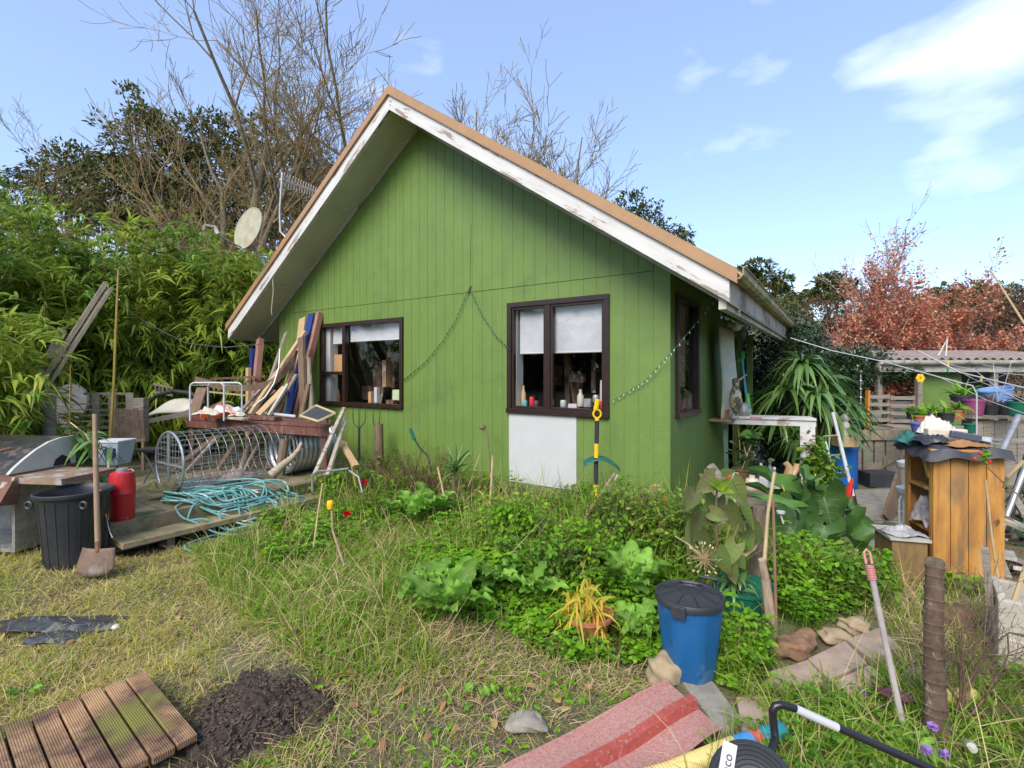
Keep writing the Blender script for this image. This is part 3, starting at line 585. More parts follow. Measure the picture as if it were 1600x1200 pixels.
d = unit(np.column_stack([rng.normal(0, 1, (40, 2)), rng.uniform(-.1, 1, 40)])); V, F = blades(np.tile([pb.x, pb.y, hz], (40, 1)), d, 1.2, .25, .5, LANCE); qmesh('crown', V, F, m_ever, t)
# red autumn tree
bR = B(1412, 15)
def fnred(p): return (np.abs(p[:, 0]-12.05) < 2.5*np.clip(1-(p[:, 2]-1.2)/6.2, .05, 1)**.6) & (rng.uniform(0, 1, len(p)) < np.clip(1.45-(p[:, 2]-1.6)/3.2, .05, 1))
bare_tree('autumn tree with red leaves and a bare pointed top', bR, 5.6, .12, 44, None, name='autumn_tree', split=1, pale=True, levels=4, up=.28, spread=.42, first=[(0,0,1,.74), (-.2,.2,.7,.66), (.22,-.1,.7,.66), (-.5,0,.6,.6), (.5,.1,.6,.6), (-.9,.1,.5,.5), (.85,0,.5,.48), (-1.2,0,.4,.42), (1.2,.1,.4,.38), (-.9,-.4,.5,.5), (.9,-.4,.5,.5)], dens=.95, rmin=.008, leaves=(m_redleaf, 36000, .085, fnred))
for i, (px, py, Y, rx, rz_, m, lab) in enumerate([(1395,560,22,3.4,1.9,m_brownbush,'brown leafless bush low behind the red-leaved tree'), (1560,520,19,1.9,1.6,m_brownbush,'big russet bush above the right end of the shed roof'), (1600,475,24,2.6,.9,m_brownbush,'wide russet bush on the right skyline'),
    (1530,468,30,2.4,.9,m_olive,'yellow-green bush on the right skyline'), (1490,470,33,2.2,1.0,m_far,'dark green bush on the skyline right of the red-leaved tree'), (1275,500,24,1.6,1.0,m_brownbush,'pale leafless shrub on the hill behind the evergreen shrub'), (1228,510,20,1.0,1.0,m_olive,'olive green shrub beyond the end of the gutter'),(1345,480,36,2.6,1.3,m_far,'dark bush on the hill behind the red leaves'),(1430,495,34,3.2,1.2,m_far,'dark wide bush on the hill behind the bare tips')]):
    leafy_tree('bush', lab, B(px, Y), [blob(px, py, Y, rx, rz_), blob(px+8, py+30, Y, rx*1.1, rz_), blob(px-12, py+25, Y-.3, rx*.8, rz_*.8)], 9000, .18 if Y < 25 else .26, m, .06, 'bushes on the hill', 'bush', wid=.3, sticks=10)
# far wood that closes the horizon
V = []; parts = []
for k in range(90):
    a = rng.uniform(-1.25, 1.25); Y = rng.uniform(70, 120); x = math.tan(a)*Y*.9; z = gnd(x, Y)
    pts = crown_pts([((x, Y, z+2.5), (5, 5, 3.2))], 260); parts.append(blades(pts, rng.normal(0, 1, (len(pts), 3)), 1.3, .9, .2, KITE))
for k in range(60):
    a = rng.uniform(0, math.pi); q = rng.uniform(30, 40); x = math.cos(a)*q*1.2; Y = -math.sin(a)*q-4; z = gnd(x, Y)
    pts = crown_pts([((x, Y, z+3.5), (4, 4, 4.2*rng.uniform(.6, 1.2)))], 420); parts.append(blades(pts, rng.normal(0, 1, (len(pts), 3)), 1.2, .8, .2, KITE))
V, F = cat_q(parts); tag(qmesh('far_woods', V, F, m_far), kind='stuff')

# ------------------------------------------------------------------ bamboo
def bamboo_clump(label, base, h, rad, ncl, lsz, seed, lean=(0,0), group='bamboo clumps screening the left side', lo=.12, ncane=14):
    t = thing('bamboo_clump', label, 'bamboo', base, 0, group); b = np.array(base); rs = np.random.default_rng(seed)
    A = []; Bq = []; ra = []; C0 = []
    for k in range(ncane):
        a = rs.uniform(0, 6.28); r = rad*.35*math.sqrt(rs.uniform()); p = b+[math.cos(a)*r, math.sin(a)*r, -.03]; o = np.array([math.cos(a)*rs.uniform(.1, .75)+lean[0], math.sin(a)*rs.uniform(.1, .75)+lean[1]])*rad; hh = h*rs.uniform(.6, 1.0)
        prev = p
        for i in range(1, 11):
            s = i/10; q = p+[o[0]*s**2.2*1.3, o[1]*s**2.2*1.3, hh*(s-.12*s**4)]; A.append(prev); Bq.append(q); ra.append(.014*(1.15-s)); prev = q
            if s > lo:
                for _ in range(max(1, int(ncl/ncane/8))):
                    C0.append(q+rs.normal(0, 1, 3)*[rad*.3, rad*.3, .16])
    ra = np.array(ra); V, F = segs(A, Bq, ra, ra*.9, 5); qmesh('canes', V, F, m_bamboo, t)
    C0 = np.array(C0); C0 = C0[np.sin(C0[:, 0]*3.1+seed)+np.sin(C0[:, 2]*3.7+C0[:, 1]*2)+np.sin(C0[:, 1]*3.3-C0[:, 2]*2.1) > -.75]; k = 9; n = len(C0)
    hd = rs.uniform(0, 6.28, n); outd = np.column_stack([np.cos(hd), np.sin(hd), np.full(n, .15)])+unit(C0-b-[0, 0, h*.5])*.8
    p = np.repeat(C0, k, 0)+rs.normal(0, .03, (n*k, 3)); d = np.repeat(outd, k, 0)+rs.normal(0, .42, (n*k, 3)); d[:, 2] -= .05
    V, F = blades(p, d, lsz*rs.uniform(.6, 1.25, n*k), lsz*.15*rs.uniform(.8, 1.2, n*k), rs.uniform(.25, .75, n*k), LANCE); qmesh('leaves', V, F, m_bleaf, t)
    ct = C0[rs.integers(0, n, n//2)]; V, F = segs(ct, ct-np.column_stack([rs.normal(0, .1, (len(ct), 2)), rs.uniform(.1, .35, len(ct))]), np.full(len(ct), .003), np.full(len(ct), .004), 3); qmesh('branchlets', V, F, m_bamboo, t)
    return t
for i, (px, Y, top, rad, lab) in enumerate([(-70,7.6,220,1.3,'bamboo clump at the left edge behind the grill'), (40,8.8,262,1.3,'bamboo clump with a yellowing top at the far left'), (120,9.6,318,1.35,'bamboo clump behind the leaning grey beam'), (205,9.4,348,1.3,'bamboo clump behind the tall thin cane'),
     (285,10.2,338,1.4,'bamboo clump left of the satellite dish'), (365,10.4,352,1.4,'bamboo clump under the satellite dish'), (440,10.8,400,1.3,'bamboo clump beside the left eave of the house'), (160,11.6,330,1.4,'bamboo clump at the back behind the leaning beam'), (330,11.8,345,1.5,'bamboo clump at the back behind the satellite dish')]):
    b = B(px, Y, 0); bamboo_clump(lab, b, Zp(top, Y)-.0, rad, 2300, .27, 50+i)
bamboo_clump('nearest bamboo clump hanging over the grill', B(-25, 5.7, 0), Zp(410, 5.7), .8, 1000, .25, 71, lean=(.3, -.15), lo=.2, ncane=9)
# ------------------------------------------------------------------ deck and clutter on the left
DT = 3.89; DZ = .29
m_deckwood = M('mossy_deck_boards', (.27,.21,.13), (.16,.125,.075), 6, .9, .5, (1,1,1), c3=(.1,.13,.03), s3=3, lo3=.5, hi3=.6)
deck = thing('deck', 'low mossy timber deck along the left part of the house', 'deck', HS(5, -1.6, 0))
mb = MB(); u = -3.14; 
while u < -.05: mb.box(DT+.045, 6.75, u, min(u+.135, -.02), DZ-.03, DZ+random.uniform(-.003, .003), HS); u += .142
mb.build('deck_boards', m_deckwood, deck)
MB().box(DT, DT+.043, -3.16, -.02, .03, DZ+.005, HS).build('edge_joist', m_deckwood, deck); MB().box(DT+.045, 6.75, -3.19, -3.145, .03, DZ, HS).build('edge_joist', m_deckwood, deck)
st = MB().box(3.62, DT-.004, -3.16, -.6, .12, .17, HS).build('step', M('mossy_step_plank', (.34,.27,.15), (.22,.17,.1), 7, .9, .5, c3=(.13,.17,.03), s3=4), deck, bevel=.005)
mb = MB()
for u in (-2.8, -1.8, -.8): mb.box(3.7, DT-.006, u, u+.06, -.02, .124, HS)
mb.build('step_bearer', m_wood, deck)

# garden hose: one line wound over the deck edge and down to the grass
def surf(x, y):
    rx, ry = x-HC[0], y-HC[1]; t = rx*HD[0]+ry*HD[1]; u = rx*HB[0]+ry*HB[1]
    if -3.14 < u < 0 and t > DT-.01: return DZ
    if -3.05 < u < -.6 and t > 3.65: return .17
    return gnd(x, y)
pts = []; c = G(362, 776, .29); rr = random.Random(4)
for i in range(1150):
    a = i*.12+.5*math.sin(i*.033); k = i/1150; ra_ = .27+.11*math.sin(i*.021)+.09*math.sin(i*.0137+1); e = 1.35+.35*math.sin(i*.017)
    cx = c.x+.3*math.sin(i*.0171)+.12*math.sin(i*.0063+2); cy = c.y+.1*math.sin(i*.027+1)-.05
    lx = ra_*e*math.cos(a); ly = ra_*.62*math.sin(a); an = .3+.5*math.sin(i*.009)
    x = cx+lx*math.cos(an)-ly*math.sin(an); y = cy+lx*math.sin(an)+ly*math.cos(an)
    pts.append([x, y, surf(x, y)+.012+.12*k*(.6+.4*math.sin(i*.07))+.025*abs(math.sin(i*.21))])
for (px, py) in [(440,800), (400,822), (360,838), (320,845), (285,850), (268,856), (275,868), (300,866)]:
    p = GG(px, py); pts.append([p.x, p.y, p.z+.025])
pts = np.array(pts)
for _ in range(4): pts[1:-1] = .5*pts[1:-1]+.25*(pts[2:]+pts[:-2])
one(MB().tube(pts, .0095, 7), 'garden_hose', m_teal, 'teal garden hose heaped in loose coils over the deck edge', 'hose', smooth=True)

# wire cage and steel culvert lying under the table
cg = thing('wire_cage', 'round galvanised wire mesh cage lying on its side on the deck', 'cage', (-3.67, 5.27, DZ), HROT)
CR = .33; CL = 1.24
ct = lambda s, a, r=CR: (s, r*math.sin(a), CR+.012+r*math.cos(a))
A = []; Bq = []; N = 28
for k in range(N):
    a = k*6.2832/N; A.append(ct(0, a)); Bq.append(ct(CL, a))
for j in range(15):
    s = j*CL/14
    for k in range(36): A.append(ct(s, k*6.2832/36)); Bq.append(ct(s, (k+1)*6.2832/36))
for k in range(-4, 5):
    w = k*.07; h = math.sqrt(CR*CR-w*w); A += [(0, w, CR+.012-h), (0, -h, CR+.012+w)]; Bq += [(0, w, CR+.012+h), (0, h, CR+.012+w)]
V, F = segs(A, Bq, np.full(len(A), .0028), np.full(len(A), .0028), 4); o = qmesh('wire_mesh', V, F, m_galv); o.parent = cg
mb = MB(); mb.tube([ct(-.005, k*6.2832/40, CR+.006) for k in range(41)], .013, 8)
mb.build('end_ring', m_galv, cg, local=True, smooth=True)
mb = MB(); mb.tube([(-.01, 0, .01), (-.01, 0, 2*CR)], .014, 8); mb.tube([(-.012, -CR, CR), (-.012, CR, CR)], .01, 8); mb.build('end_bar', m_galv, cg, local=True)
for a in (2.5, 3.8): MB().tube([ct(0, a), ct(CL, a)], .011, 8).build('rail', m_galv, cg, local=True)
MB().tube([ct(CL, k*6.2832/40) for k in range(41)], .012, 8).build('end_ring', m_galv, cg, local=True, smooth=True)
o0 = Vector((-3.67, 5.27, DZ+CR+.012)); Bv = Vector((HB[0], HB[1], 0))
Mt = Matrix.Translation(o0+Bv*1.27) @ Matrix.Rotation(HROT, 4, 'Z') @ Matrix.Rotation(R(90), 4, 'Y')
prof = [(CR-.005+.012*math.sin(z/.6*2*math.pi*9), z) for z in np.linspace(0, .6, 73)]
mb = MB().lathe(prof, n=40, M=Mt, capb=False, capt=False); o = one(mb, 'steel_drum', m_galv, 'corrugated galvanised steel drum lying under the red-brown table', 'drum', smooth=True, solid=.004)
# crumpled cloth in the cage, driftwood
def crumple(c, rx, ry, h, seed, nu=26, nv=26):
    mb = MB()
    def fn(i, j):
        x = (i-.5)*2; y = (j-.5)*2; e = max(0, 1-(abs(x)**2.5+abs(y)**2.5)*.55)
        z = h*e**1.5*(.62+.22*math.sin(x*4+seed)*math.cos(y*3.5+seed*2)+.1*math.sin(x*9+y*7+seed)+.05*math.sin(x*19-y*15)); x += .12*math.sin(y*4+seed); y += .12*math.sin(x*5+seed*1.3)
        return (c[0]+x*rx, c[1]+y*ry, c[2]+max(z, .004))
    return mb.grid(fn, nu, nv)
one(crumple(o0+Bv*.75-Vector((.02, .02, CR-.03)), .2, .16, .16, 3), 'blanket', M('matted_blanket', (.3,.26,.24), (.16,.13,.12), 14, .95, .6), 'crumpled grey-brown blanket lying inside the wire cage', 'blanket', smooth=True)
p0 = P(425,742,5.0); one(MB().tube([p0, P(440,728,5.02), P(455,716,5.05), P(466,704,5.1), P(470,694,5.15), P(475,700,5.2)], [.05,.04,.03,.024,.02,.012], 9), 'driftwood', M('bleached_driftwood', (.42,.35,.25), (.25,.19,.13), 12, .85, .6, (1,1,4)), 'bleached twisted driftwood branch leaning against the steel drum', 'driftwood', smooth=True)
one(MB().tube([P(437,742,5.35), P(445,686,5.4)], [.055,.045], 8), 'stump', m_brown_wood, 'short brown log standing between the wire cage and steel drum', 'log')
# table
tb = thing('work_table', 'red-brown painted timber table piled with scrap beside the wall', 'table', (-3.4, 6.4, DZ))
TZ = 1.0; T0 = G(515, 664, TZ); T1 = G(289, 651, TZ); TD = (T1-T0).normalized(); TW = Vector((-.33, .94, 0)); TL = (T1-T0).length
def TB(s, w, z): p = T0+TD*s+TW*w; return (p.x, p.y, z)
mb = MB()
for k in range(5): mb.box(-.02*(k % 2), TL, k*.135, k*.135+.128, TZ-.035, TZ+random.uniform(-.003, .003), TB)
mb.build('table_top', m_redbrown, tb)
mb = MB(); mb.box(.02, TL-.02, .015, .06, TZ-.14, TZ-.037, TB); mb.box(.02, .065, .062, .6, TZ-.14, TZ-.037, TB); mb.box(TL-.065, TL-.02, .062, .6, TZ-.14, TZ-.037, TB); mb.build('apron', m_redbrown, tb)
for t, u, z in ((.1,.1,0), (TL-.1,.1,DZ), (.1,.55,0), (TL-.1,.55,DZ)): MB().box(t-.04, t+.04, u-.035, u+.035, z, TZ-.141, TB).build('leg', m_redbrown, tb)
ZT = TZ+.004
def tp(px, py, dz=0): return G(px, py, ZT+dz)
# white tubular frame on the table
fr = thing('hoop_frame', 'white tubular metal frame standing at the left end of the table', 'frame', P(320,650,6.1))
for q0, q1, Yf in ((297,350,6.05), (325,378,6.3)):
    zb = ZT+.01; x0 = P(q0, 600, Yf); x1 = P(q1, 600, Yf); zt = Zp(598, Yf)
    MB().tube([(x0.x,Yf,zb), (x0.x,Yf,zt-.05), (x0.x+.015,Yf,zt-.015), (x0.x+.05,Yf,zt), (x1.x-.05,Yf,zt), (x1.x-.015,Yf,zt-.015), (x1.x,Yf,zt-.05), (x1.x,Yf,zb)], .011, 8).build('hoop', m_white, fr, smooth=True)
MB().tube([P(298,602,6.05), P(326,602,6.3)], .008, 6).build('cross_bar', m_white, fr); MB().tube([P(351,602,6.05), P(377,602,6.3)], .008, 6).build('cross_bar', m_white, fr)
# orange plastic basket, scrap on the table
bk = thing('basket', 'orange ribbed plastic basket on the red-brown table', 'basket', tp(334, 652))
c = tp(334, 653); mb = MB()
for k in range(15):
    x = c.x-.16+k*.0225; mb.beam((x, c.y, ZT+.002), (x, c.y-.01, ZT+.09), .009, .009); mb.beam((x, c.y+.2, ZT+.002), (x, c.y+.21, ZT+.09), .009, .009)
mb.build('ribs', m_orange, bk)
mb = MB(); mb.box(c.x-.175, c.x+.17, c.y-.02, c.y-.012, ZT+.085, ZT+.1); mb.box(c.x-.175, c.x+.17, c.y+.21, c.y+.22, ZT+.085, ZT+.1); mb.box(c.x-.175, c.x-.165, c.y-.011, c.y+.209, ZT+.001, ZT+.1); mb.box(c.x+.16, c.x+.17, c.y-.011, c.y+.209, ZT+.001, ZT+.1); mb.build('rim', m_orange, bk)
m_cream = M('cream_scrap', (.6,.55,.44), (.45,.4,.3), 7, .7, .2)
def scrap(name, lab, cat, pts, w, h, mat, group=None, **k):
    mb = MB(); mb.beam(pts[0], pts[1], w, h); return one(mb, name, mat, lab, cat, group, **k)
scrap('pipe', 'white plastic pipe lying along the back of the table', 'pipe', (tp(395,645,.03)+Vector((0,.12,0)), tp(455,652,.03)+Vector((0,.12,0))), .04, .04, m_white, bevel=.018)
scrap('timber_offcut', 'thin brown offcut lying across the middle of the table', 'timber', (tp(382,651,.03), tp(435,654,.03)), .11, .045, m_redbrown)
scrap('timber_offcut', 'cream round-edged offcut at the front of the table beside the basket', 'timber', (tp(352,652,.02)+Vector((0,-.02,0)), tp(385,655,.02)), .06, .035, m_cream, bevel=.01)
scrap('timber_offcut', 'pale short board propped above the orange basket', 'timber', (P(322,640,6.3), P(350,628,6.5)), .12, .02, m_pinkwood)
scrap('timber_offcut', 'long thin pale batten lying behind the white frame', 'timber', (P(325,612,6.7), P(385,618,6.8)), .03, .02, m_bare_wood)
scrap('timber_offcut', 'dark brown board standing inside the white frame', 'timber', (P(302,648,6.2), P(316,606,6.35)), .14, .02, m_brown_wood)
one(crumple(P(352,645,6.35), .2, .15, .13, 5), 'plastic_sheet', M('white_plastic_sheet', (.7,.7,.68), (.55,.55,.52), 5, .4, .1), 'crumpled white plastic sheeting heaped on the table', 'sheeting', smooth=True)
one(crumple(P(325,648,6.25), .16, .12, .12, 9), 'rag', m_cream, 'cream rag bunched behind the orange basket', 'rag', smooth=True)
one(crumple(P(372,650,6.0), .09, .07, .07, 2), 'bag', m_cream, 'small cream paper bag to the right of the orange basket', 'bag', smooth=True)
mb = MB(); a = P(348,634,6.0); b = P(366,650,5.9); mb.tube([P(340,632,6.1), a, P(356,634,6.0), b], .008, 6); mb.tube([a, P(360,646,5.95)], .006, 6); one(mb, 'rake_head', m_orange, 'bent orange plastic tines sticking up from the scrap on the table', 'rake')
# framed slate tilted at the table end
sl = thing('slate_board', 'small blackboard with a pale yellow frame tilted on the table end', 'blackboard', P(498,650,5.4))
q = [P(469,650,5.5), P(497,658.5,5.2), P(524,646,5.3), P(494,634,5.62)]
mb = MB(); mb.prism(q, (0, 0, -.012)); mb.build('slate', M('slate_grey', (.03,.03,.035), (.045,.045,.05), 8, .6, .05), sl)
mb = MB()
for i in range(4): mb.beam(q[i]+Vector((0,0,.004)), q[(i+1) % 4]+Vector((0,0,.004)), .012, .02)
mb.build('frame', M('pale_yellow_wood', (.6,.52,.28), (.5,.42,.22), 8, .6, .1), sl)
MB().tube([P(512,650,5.35), P(512,661,5.38)], .012, 6).build('prop', m_steel, sl)
# planks leaning on the wall
def lean(px0, py0, Y0, px1, py1, Y1, w, h, mat, lab, nm='plank', ext=None):
    a = P(px0, py0, Y0); b = P(px1, py1, Y1); d = (b-a).normalized()
    if ext is not None: b = a+d*((a.z-ext)/max(1e-3, -d.z))
    mb = MB().beam(b, a, w, h, up=(HB[0], HB[1], 0)); return one(mb, nm, mat, lab, 'plank', 'planks leaning in a pile against the house wall', bevel=.003)
lean(487,490,7.75, 452,640,7.3, .15, .03, m_blue_paint, 'blue painted plank, tallest of the leaning pile', ext=DZ)
lean(500,489,7.7, 466,640,7.3, .065, .09, m_pinkwood, 'reddish square timber leaning beside the blue plank', ext=DZ)
lean(473,497,7.85, 462,600,7.5, .17, .03, m_bare_wood, 'wide tan plank leaning behind the blue plank', ext=DZ)
lean(477,518,7.55, 396,640,6.9, .075, .05, m_bare_wood, 'long yellow-brown timber slanting across the pile', ext=ZT+.02)
lean(471,527,7.3, 474,650,7.05, .13, .045, m_brown_wood, 'upright dark brown plank at the front of the pile', ext=DZ)
lean(447,520,8.0, 420,600,7.4, .085, .03, m_woodx, 'grey plank with a square end left of the yellow-brown timber', ext=DZ)
lean(446,572,7.4, 402,640,7.05, .09, .04, m_brown_wood, 'brown board half hidden low in the leaning pile', ext=DZ)
lean(446,605,7.0, 412,640,6.8, .12, .035, m_bare_wood, 'short pale offcut plank low in the leaning pile', ext=ZT+.02)
lean(463,585,7.2, 432,642,6.95, .06, .03, m_woodx, 'thin grey plank with a chamfered top in the leaning pile', ext=DZ)
lean(480,560,7.25, 486,650,7.0, .12, .03, m_woodx, 'brown plank with a worn top beside the window corner', ext=DZ)
lean(407,530,8.3, 399,612,7.9, .09, .09, m_pinkwood, 'pinkish post standing under the left eave corner', ext=DZ)
lean(394,545,8.2, 394,600,8.1, .06, .06, m_blue_paint, 'blue post standing under the left eave behind the pile', ext=DZ)
lean(388,575,8.0, 388,640,7.9, .08, .05, m_bare_wood, 'yellow wooden strut standing left of the leaning pile', ext=DZ)
lean(456,600,7.15, 449,642,6.95, .05, .05, m_blue_paint, 'short blue batten low in the leaning pile', ext=DZ)
lean(455,555,7.6, 425,640,7.1, .08, .03, m_brown_wood, 'dark plank crossing behind the yellow-brown timber', ext=DZ)
lean(463,548,7.5, 440,640,7.05, .05, .04, m_pinkwood, 'thin reddish batten crossing low in the pile', ext=DZ)
lean(450,600,6.9, 424,642,6.75, .05, .03, m_dirty_white, 'short pale grey batten low at the front of the pile', ext=ZT+.02)
lean(438,575,7.5, 388,630,7.1, .06, .03, m_wood, 'grey slat slanting at the left of the pile', ext=DZ)
lean(482,600,7.1, 470,650,6.95, .08, .03, m_brown_wood, 'dark brown offcut at the foot of the blue plank', ext=DZ)
lean(430,610,7.4, 385,645,7.1, .1, .03, m_brown_wood, 'wide dark board at the bottom left of the pile', ext=DZ)
mb = MB(); cc = [P(305,593,6.9), P(330,600,6.9), P(360,606,6.95), P(395,606,7), P(425,598,7.1), P(442,584,7.2), P(455,566,7.3)]
for a, b in zip(cc[:-1], cc[1:]): mb.beam(a, b, .02, .09)
one(mb, 'bent_board', m_brown_wood, 'long bowed brown board sagging across the pile behind the table', 'board')
mb = MB(); cc = [P(395,636,6.9), P(415,620,6.95), P(428,600,7), P(436,575,7.1), P(438,545,7.2)]
mb.tube(cc, .014, 7); one(mb, 'bent_pipe', m_steel, 'grey bent pipe curving up through the leaning planks', 'pipe', smooth=True)
scrap('beam', 'long thin reddish plank lying behind the table towards the bamboo', 'plank', (P(330,592,7.8), P(415,588,7.9)), .05, .03, m_redbrown)
# pale frames leaning at the table end
for a, b, w, lab in (((538,637,4.95), (492,740,4.6), .04, 'outer white weathered strip leaning at the right end of the table'), ((541,652,4.98), (512,742,4.62), .045, 'inner white weathered strip leaning at the right end of the table')):
    mb = MB().beam(P(*b), P(*a), w, .02, up=(.4,.9,0)); one(mb, 'weathered_strip', M('grey_painted_strip', (.42,.37,.29), (.26,.22,.17), 12, .8, .3, (1,1,3), c3=(.16,.13,.09), s3=8), lab, 'timber')
for pts, lab in (([(488,768,4.4), (488,742,4.4), (496,736,4.4), (520,735,4.45), (545,732,4.5)], 'bent grey tube hoop sticking up at the deck corner'), ([(545,735,4.5), (560,745,4.5), (566,770,4.45)], 'rusty bent tube end among the plants by the deck')):
    one(MB().tube([P(*p) for p in pts], .009, 7), 'tube_hoop', m_steel, lab, 'hoop', smooth=True)
scrap('bracket_board', 'tan board slanting down beside the wall right of the table', 'timber', (P(533,690,4.95), P(556,728,4.75)), .06, .025, m_bare_wood)

# ---- far-left junk
def plankthing(name, lab, cat, a, b, w, h, mat, **k): return scrap(name, lab, cat, (a, b), w, h, mat, **k)
mb = MB(); a = P(172,452,6.9); b = P(62,622,6.1); d = (b-a).normalized(); e = a+d*(a.z-.02)/(-d.z)
mb.beam(e, a, .035, .2, up=(.7,-.2,.6)); mb.beam(e+Vector((-.03,-.03,.05)), a+Vector((-.03,-.04,.08)), .05, .06, up=(.7,-.2,.6)); one(mb, 'leaning_beam', m_woodx, 'long grey weathered beam leaning out of the bamboo', 'beam')
a = P(98,515,6.5); b = P(68,578,6.2); d = (b-a).normalized(); mb = MB().beam(a+d*(a.z-.02)/(-d.z), a, .09, .03, up=(.7,-.2,.6)); one(mb, 'leaning_plank', m_woodx, 'shorter grey plank leaning left of the long beam', 'plank')
one(MB().tube([P(76,690,5.9), P(76,612,5.9)], [.075,.07], 10), 'fence_post', m_wood, 'round mossy grey post behind the grill', 'post', smooth=True)
def cane(pts, lab, r=.012, knots=True, mat=None, name='bamboo_cane', cat='cane', group=None):
    t = thing(name, lab, cat, P(*pts[0]), 0, group); q = [P(*p) for p in pts]; MB().tube(q, [r, *[r*.8]*(len(q)-2), r*.5], 7).build('stem', mat or m_bamboo, t, smooth=True)
    if knots:
        mb = MB(); n = 7
        for k in range(1, n):
            c = q[0].lerp(q[-1], k/n); sg = 1 if k % 2 else -1; mb.tube([c, c+Vector((.07*sg, -.02, .05))], [.004,.002], 4)
        mb.build('side_shoots', mat or m_bamboo, t)
    return t
cane([(171,705,5.9), (178,600,5.9), (181,520,5.9), (185,421,5.9)], 'tall bare bamboo cane standing above the pallets', .018)
cane([(109,690,5.6), (109,640,5.6), (110,570,5.6)], 'thin bare bamboo cane right of the round grey post', .009)
pl = thing('pallet', 'grey timber pallet standing upright behind the wire cage', 'pallet', P(180,700,6.6))
mb = MB()
for px in (150,176,203): mb.beam(P(px,700,6.6), P(px,614,6.6), .1, .02, up=(0,1,0))
mb.build('board', m_wood, pl); MB().beam(P(133,615,6.62), P(207,615,6.62), .03, .05, up=(0,1,0)).build('rail', m_wood, pl); MB().beam(P(133,668,6.63), P(207,668,6.63), .03, .06, up=(0,1,0)).build('rail', m_wood, pl)
mb = MB()
for k in range(7): mb.beam(P(82,632+k*9,7.0), P(205,630+k*9,7.1), .02, .05+.01*(k % 2), up=(0,1,0))
one(mb, 'slatted_fence', m_wood, 'low fence of grey horizontal slats behind the upright pallet', 'fence')
one(MB().beam(P(220,690,6.4), P(220,622,6.4), .14, .1, up=(0,1,0)), 'square_post', m_wood, 'square grey post at the right end of the slatted fence', 'post')
# dark wicker seat back and folding chair
wk = thing('wicker_chair', 'worn dark wicker chair behind the red flask', 'chair', P(202,740,6.0))
mb = MB(); c0 = P(177,690,6.0); c1 = P(226,686,6.05); t0 = P(178,641,6.15); t1 = P(223,641,6.2); random.seed(3)
for k in range(22):
    f = k/21; mb.beam(c0.lerp(c1, f)+Vector((0,0,random.uniform(-.02,0))), t0.lerp(t1, f)+Vector((0,0,random.uniform(-.01,.03))), .008, .006, up=(0,1,0))
for k in range(24):
    f = k/23; mb.beam(c0.lerp(t0, f), c1.lerp(t1, f), .006, .008, up=(0,1,0))
mb.build('back', M('dark_wicker', (.16,.1,.065), (.09,.06,.04), 14, .9, .3), wk)
mb = MB(); mb.beam(P(178,690,6.0), P(228,687,6.05), .02, .03, up=(0,1,0)); mb.build('seat_rail', m_brown_wood, wk)
for px in (181,224): MB().beam(P(px,735,6.0), P(px,690,6.0), .03, .03).build('leg', m_brown_wood, wk)
# cream hull-like panel and tubing
mb = MB()
def hull(i, j):
    a = P(224, 652, 6.9); b = P(296, 640, 7.2); p = a.lerp(b, i); h = .06+.13*math.sin(i*2.6)**.8 if i < 1 else .06
    return p+Vector((0, .25*j, h*j + .02*math.sin(i*6)))
mb.grid(hull, 16, 6); one(mb, 'curved_shell', M('cream_fibreglass', (.66,.6,.48), (.56,.5,.38), 3, .5, .1), 'cream curved fibreglass panel lying left of the table', 'panel', smooth=True, solid=.03)
plankthing('skid_timber', 'grey timber skid under the cream curved panel', 'timber', P(222,660,6.8), P(298,645,7.1), .08, .06, m_wood)
one(MB().tube([P(228,632,7.3), P(245,618,7.3), P(270,611,7.3), P(298,614,7.3), P(320,630,7.3)], .03, 8), 'black_pipe', m_rubber, 'black flexible pipe arched behind the cream panel', 'pipe', smooth=True)
ld = thing('small_ladder', 'small grey wooden ladder lying behind the black pipe', 'ladder', P(255,612,7.6)); 
for dz in (0, 12): MB().beam(P(240,600+dz,7.6), P(270,606+dz,7.6), .02, .03).build('rail', m_woodx, ld)
mb = MB()
for k in range(5): mb.beam(P(243+k*6,600.5+k,7.6), P(243+k*6,613+k,7.6), .015, .015)
mb.build('rungs', m_woodx, ld)
mb = MB(); c = P(108,632,7.5); mb.lathe([(0,0),(.3,0),(.32,.02),(.3,.04),(0,.04)], n=30, M=Matrix.Translation(c) @ Matrix.Rotation(R(78), 4, 'X')); one(mb, 'round_table_top', M('dark_grey_vinyl', (.07,.07,.07), (.1,.1,.1), 6, .4, .1), 'dark grey round tabletop leaning behind the slatted fence', 'tabletop')
# black stool
stl = thing('folding_stool', 'small black folding stool left of the wire cage', 'stool', P(237,745,5.6)); MB().box(-.14,.1,-.12,.12,0,.025, M=Matrix.Translation(P(238,704,5.6))).build('seat', m_black, stl)
for x, x2 in ((-.1,.1), (.1,-.1)): MB().tube([P(238,706,5.6)+Vector((x,0,0)), P(238,706,5.6)+Vector((x2,0,-.36))], .009, 6).build('leg', m_steel, stl)
one(crumple(P(250,765,5.05), .16, .12, .11, 12), 'mossy_log', M('moss', (.12,.13,.04), (.07,.06,.03), 12, .95, .8), 'mossy stone under the near end of the wire cage', 'stone', smooth=True)
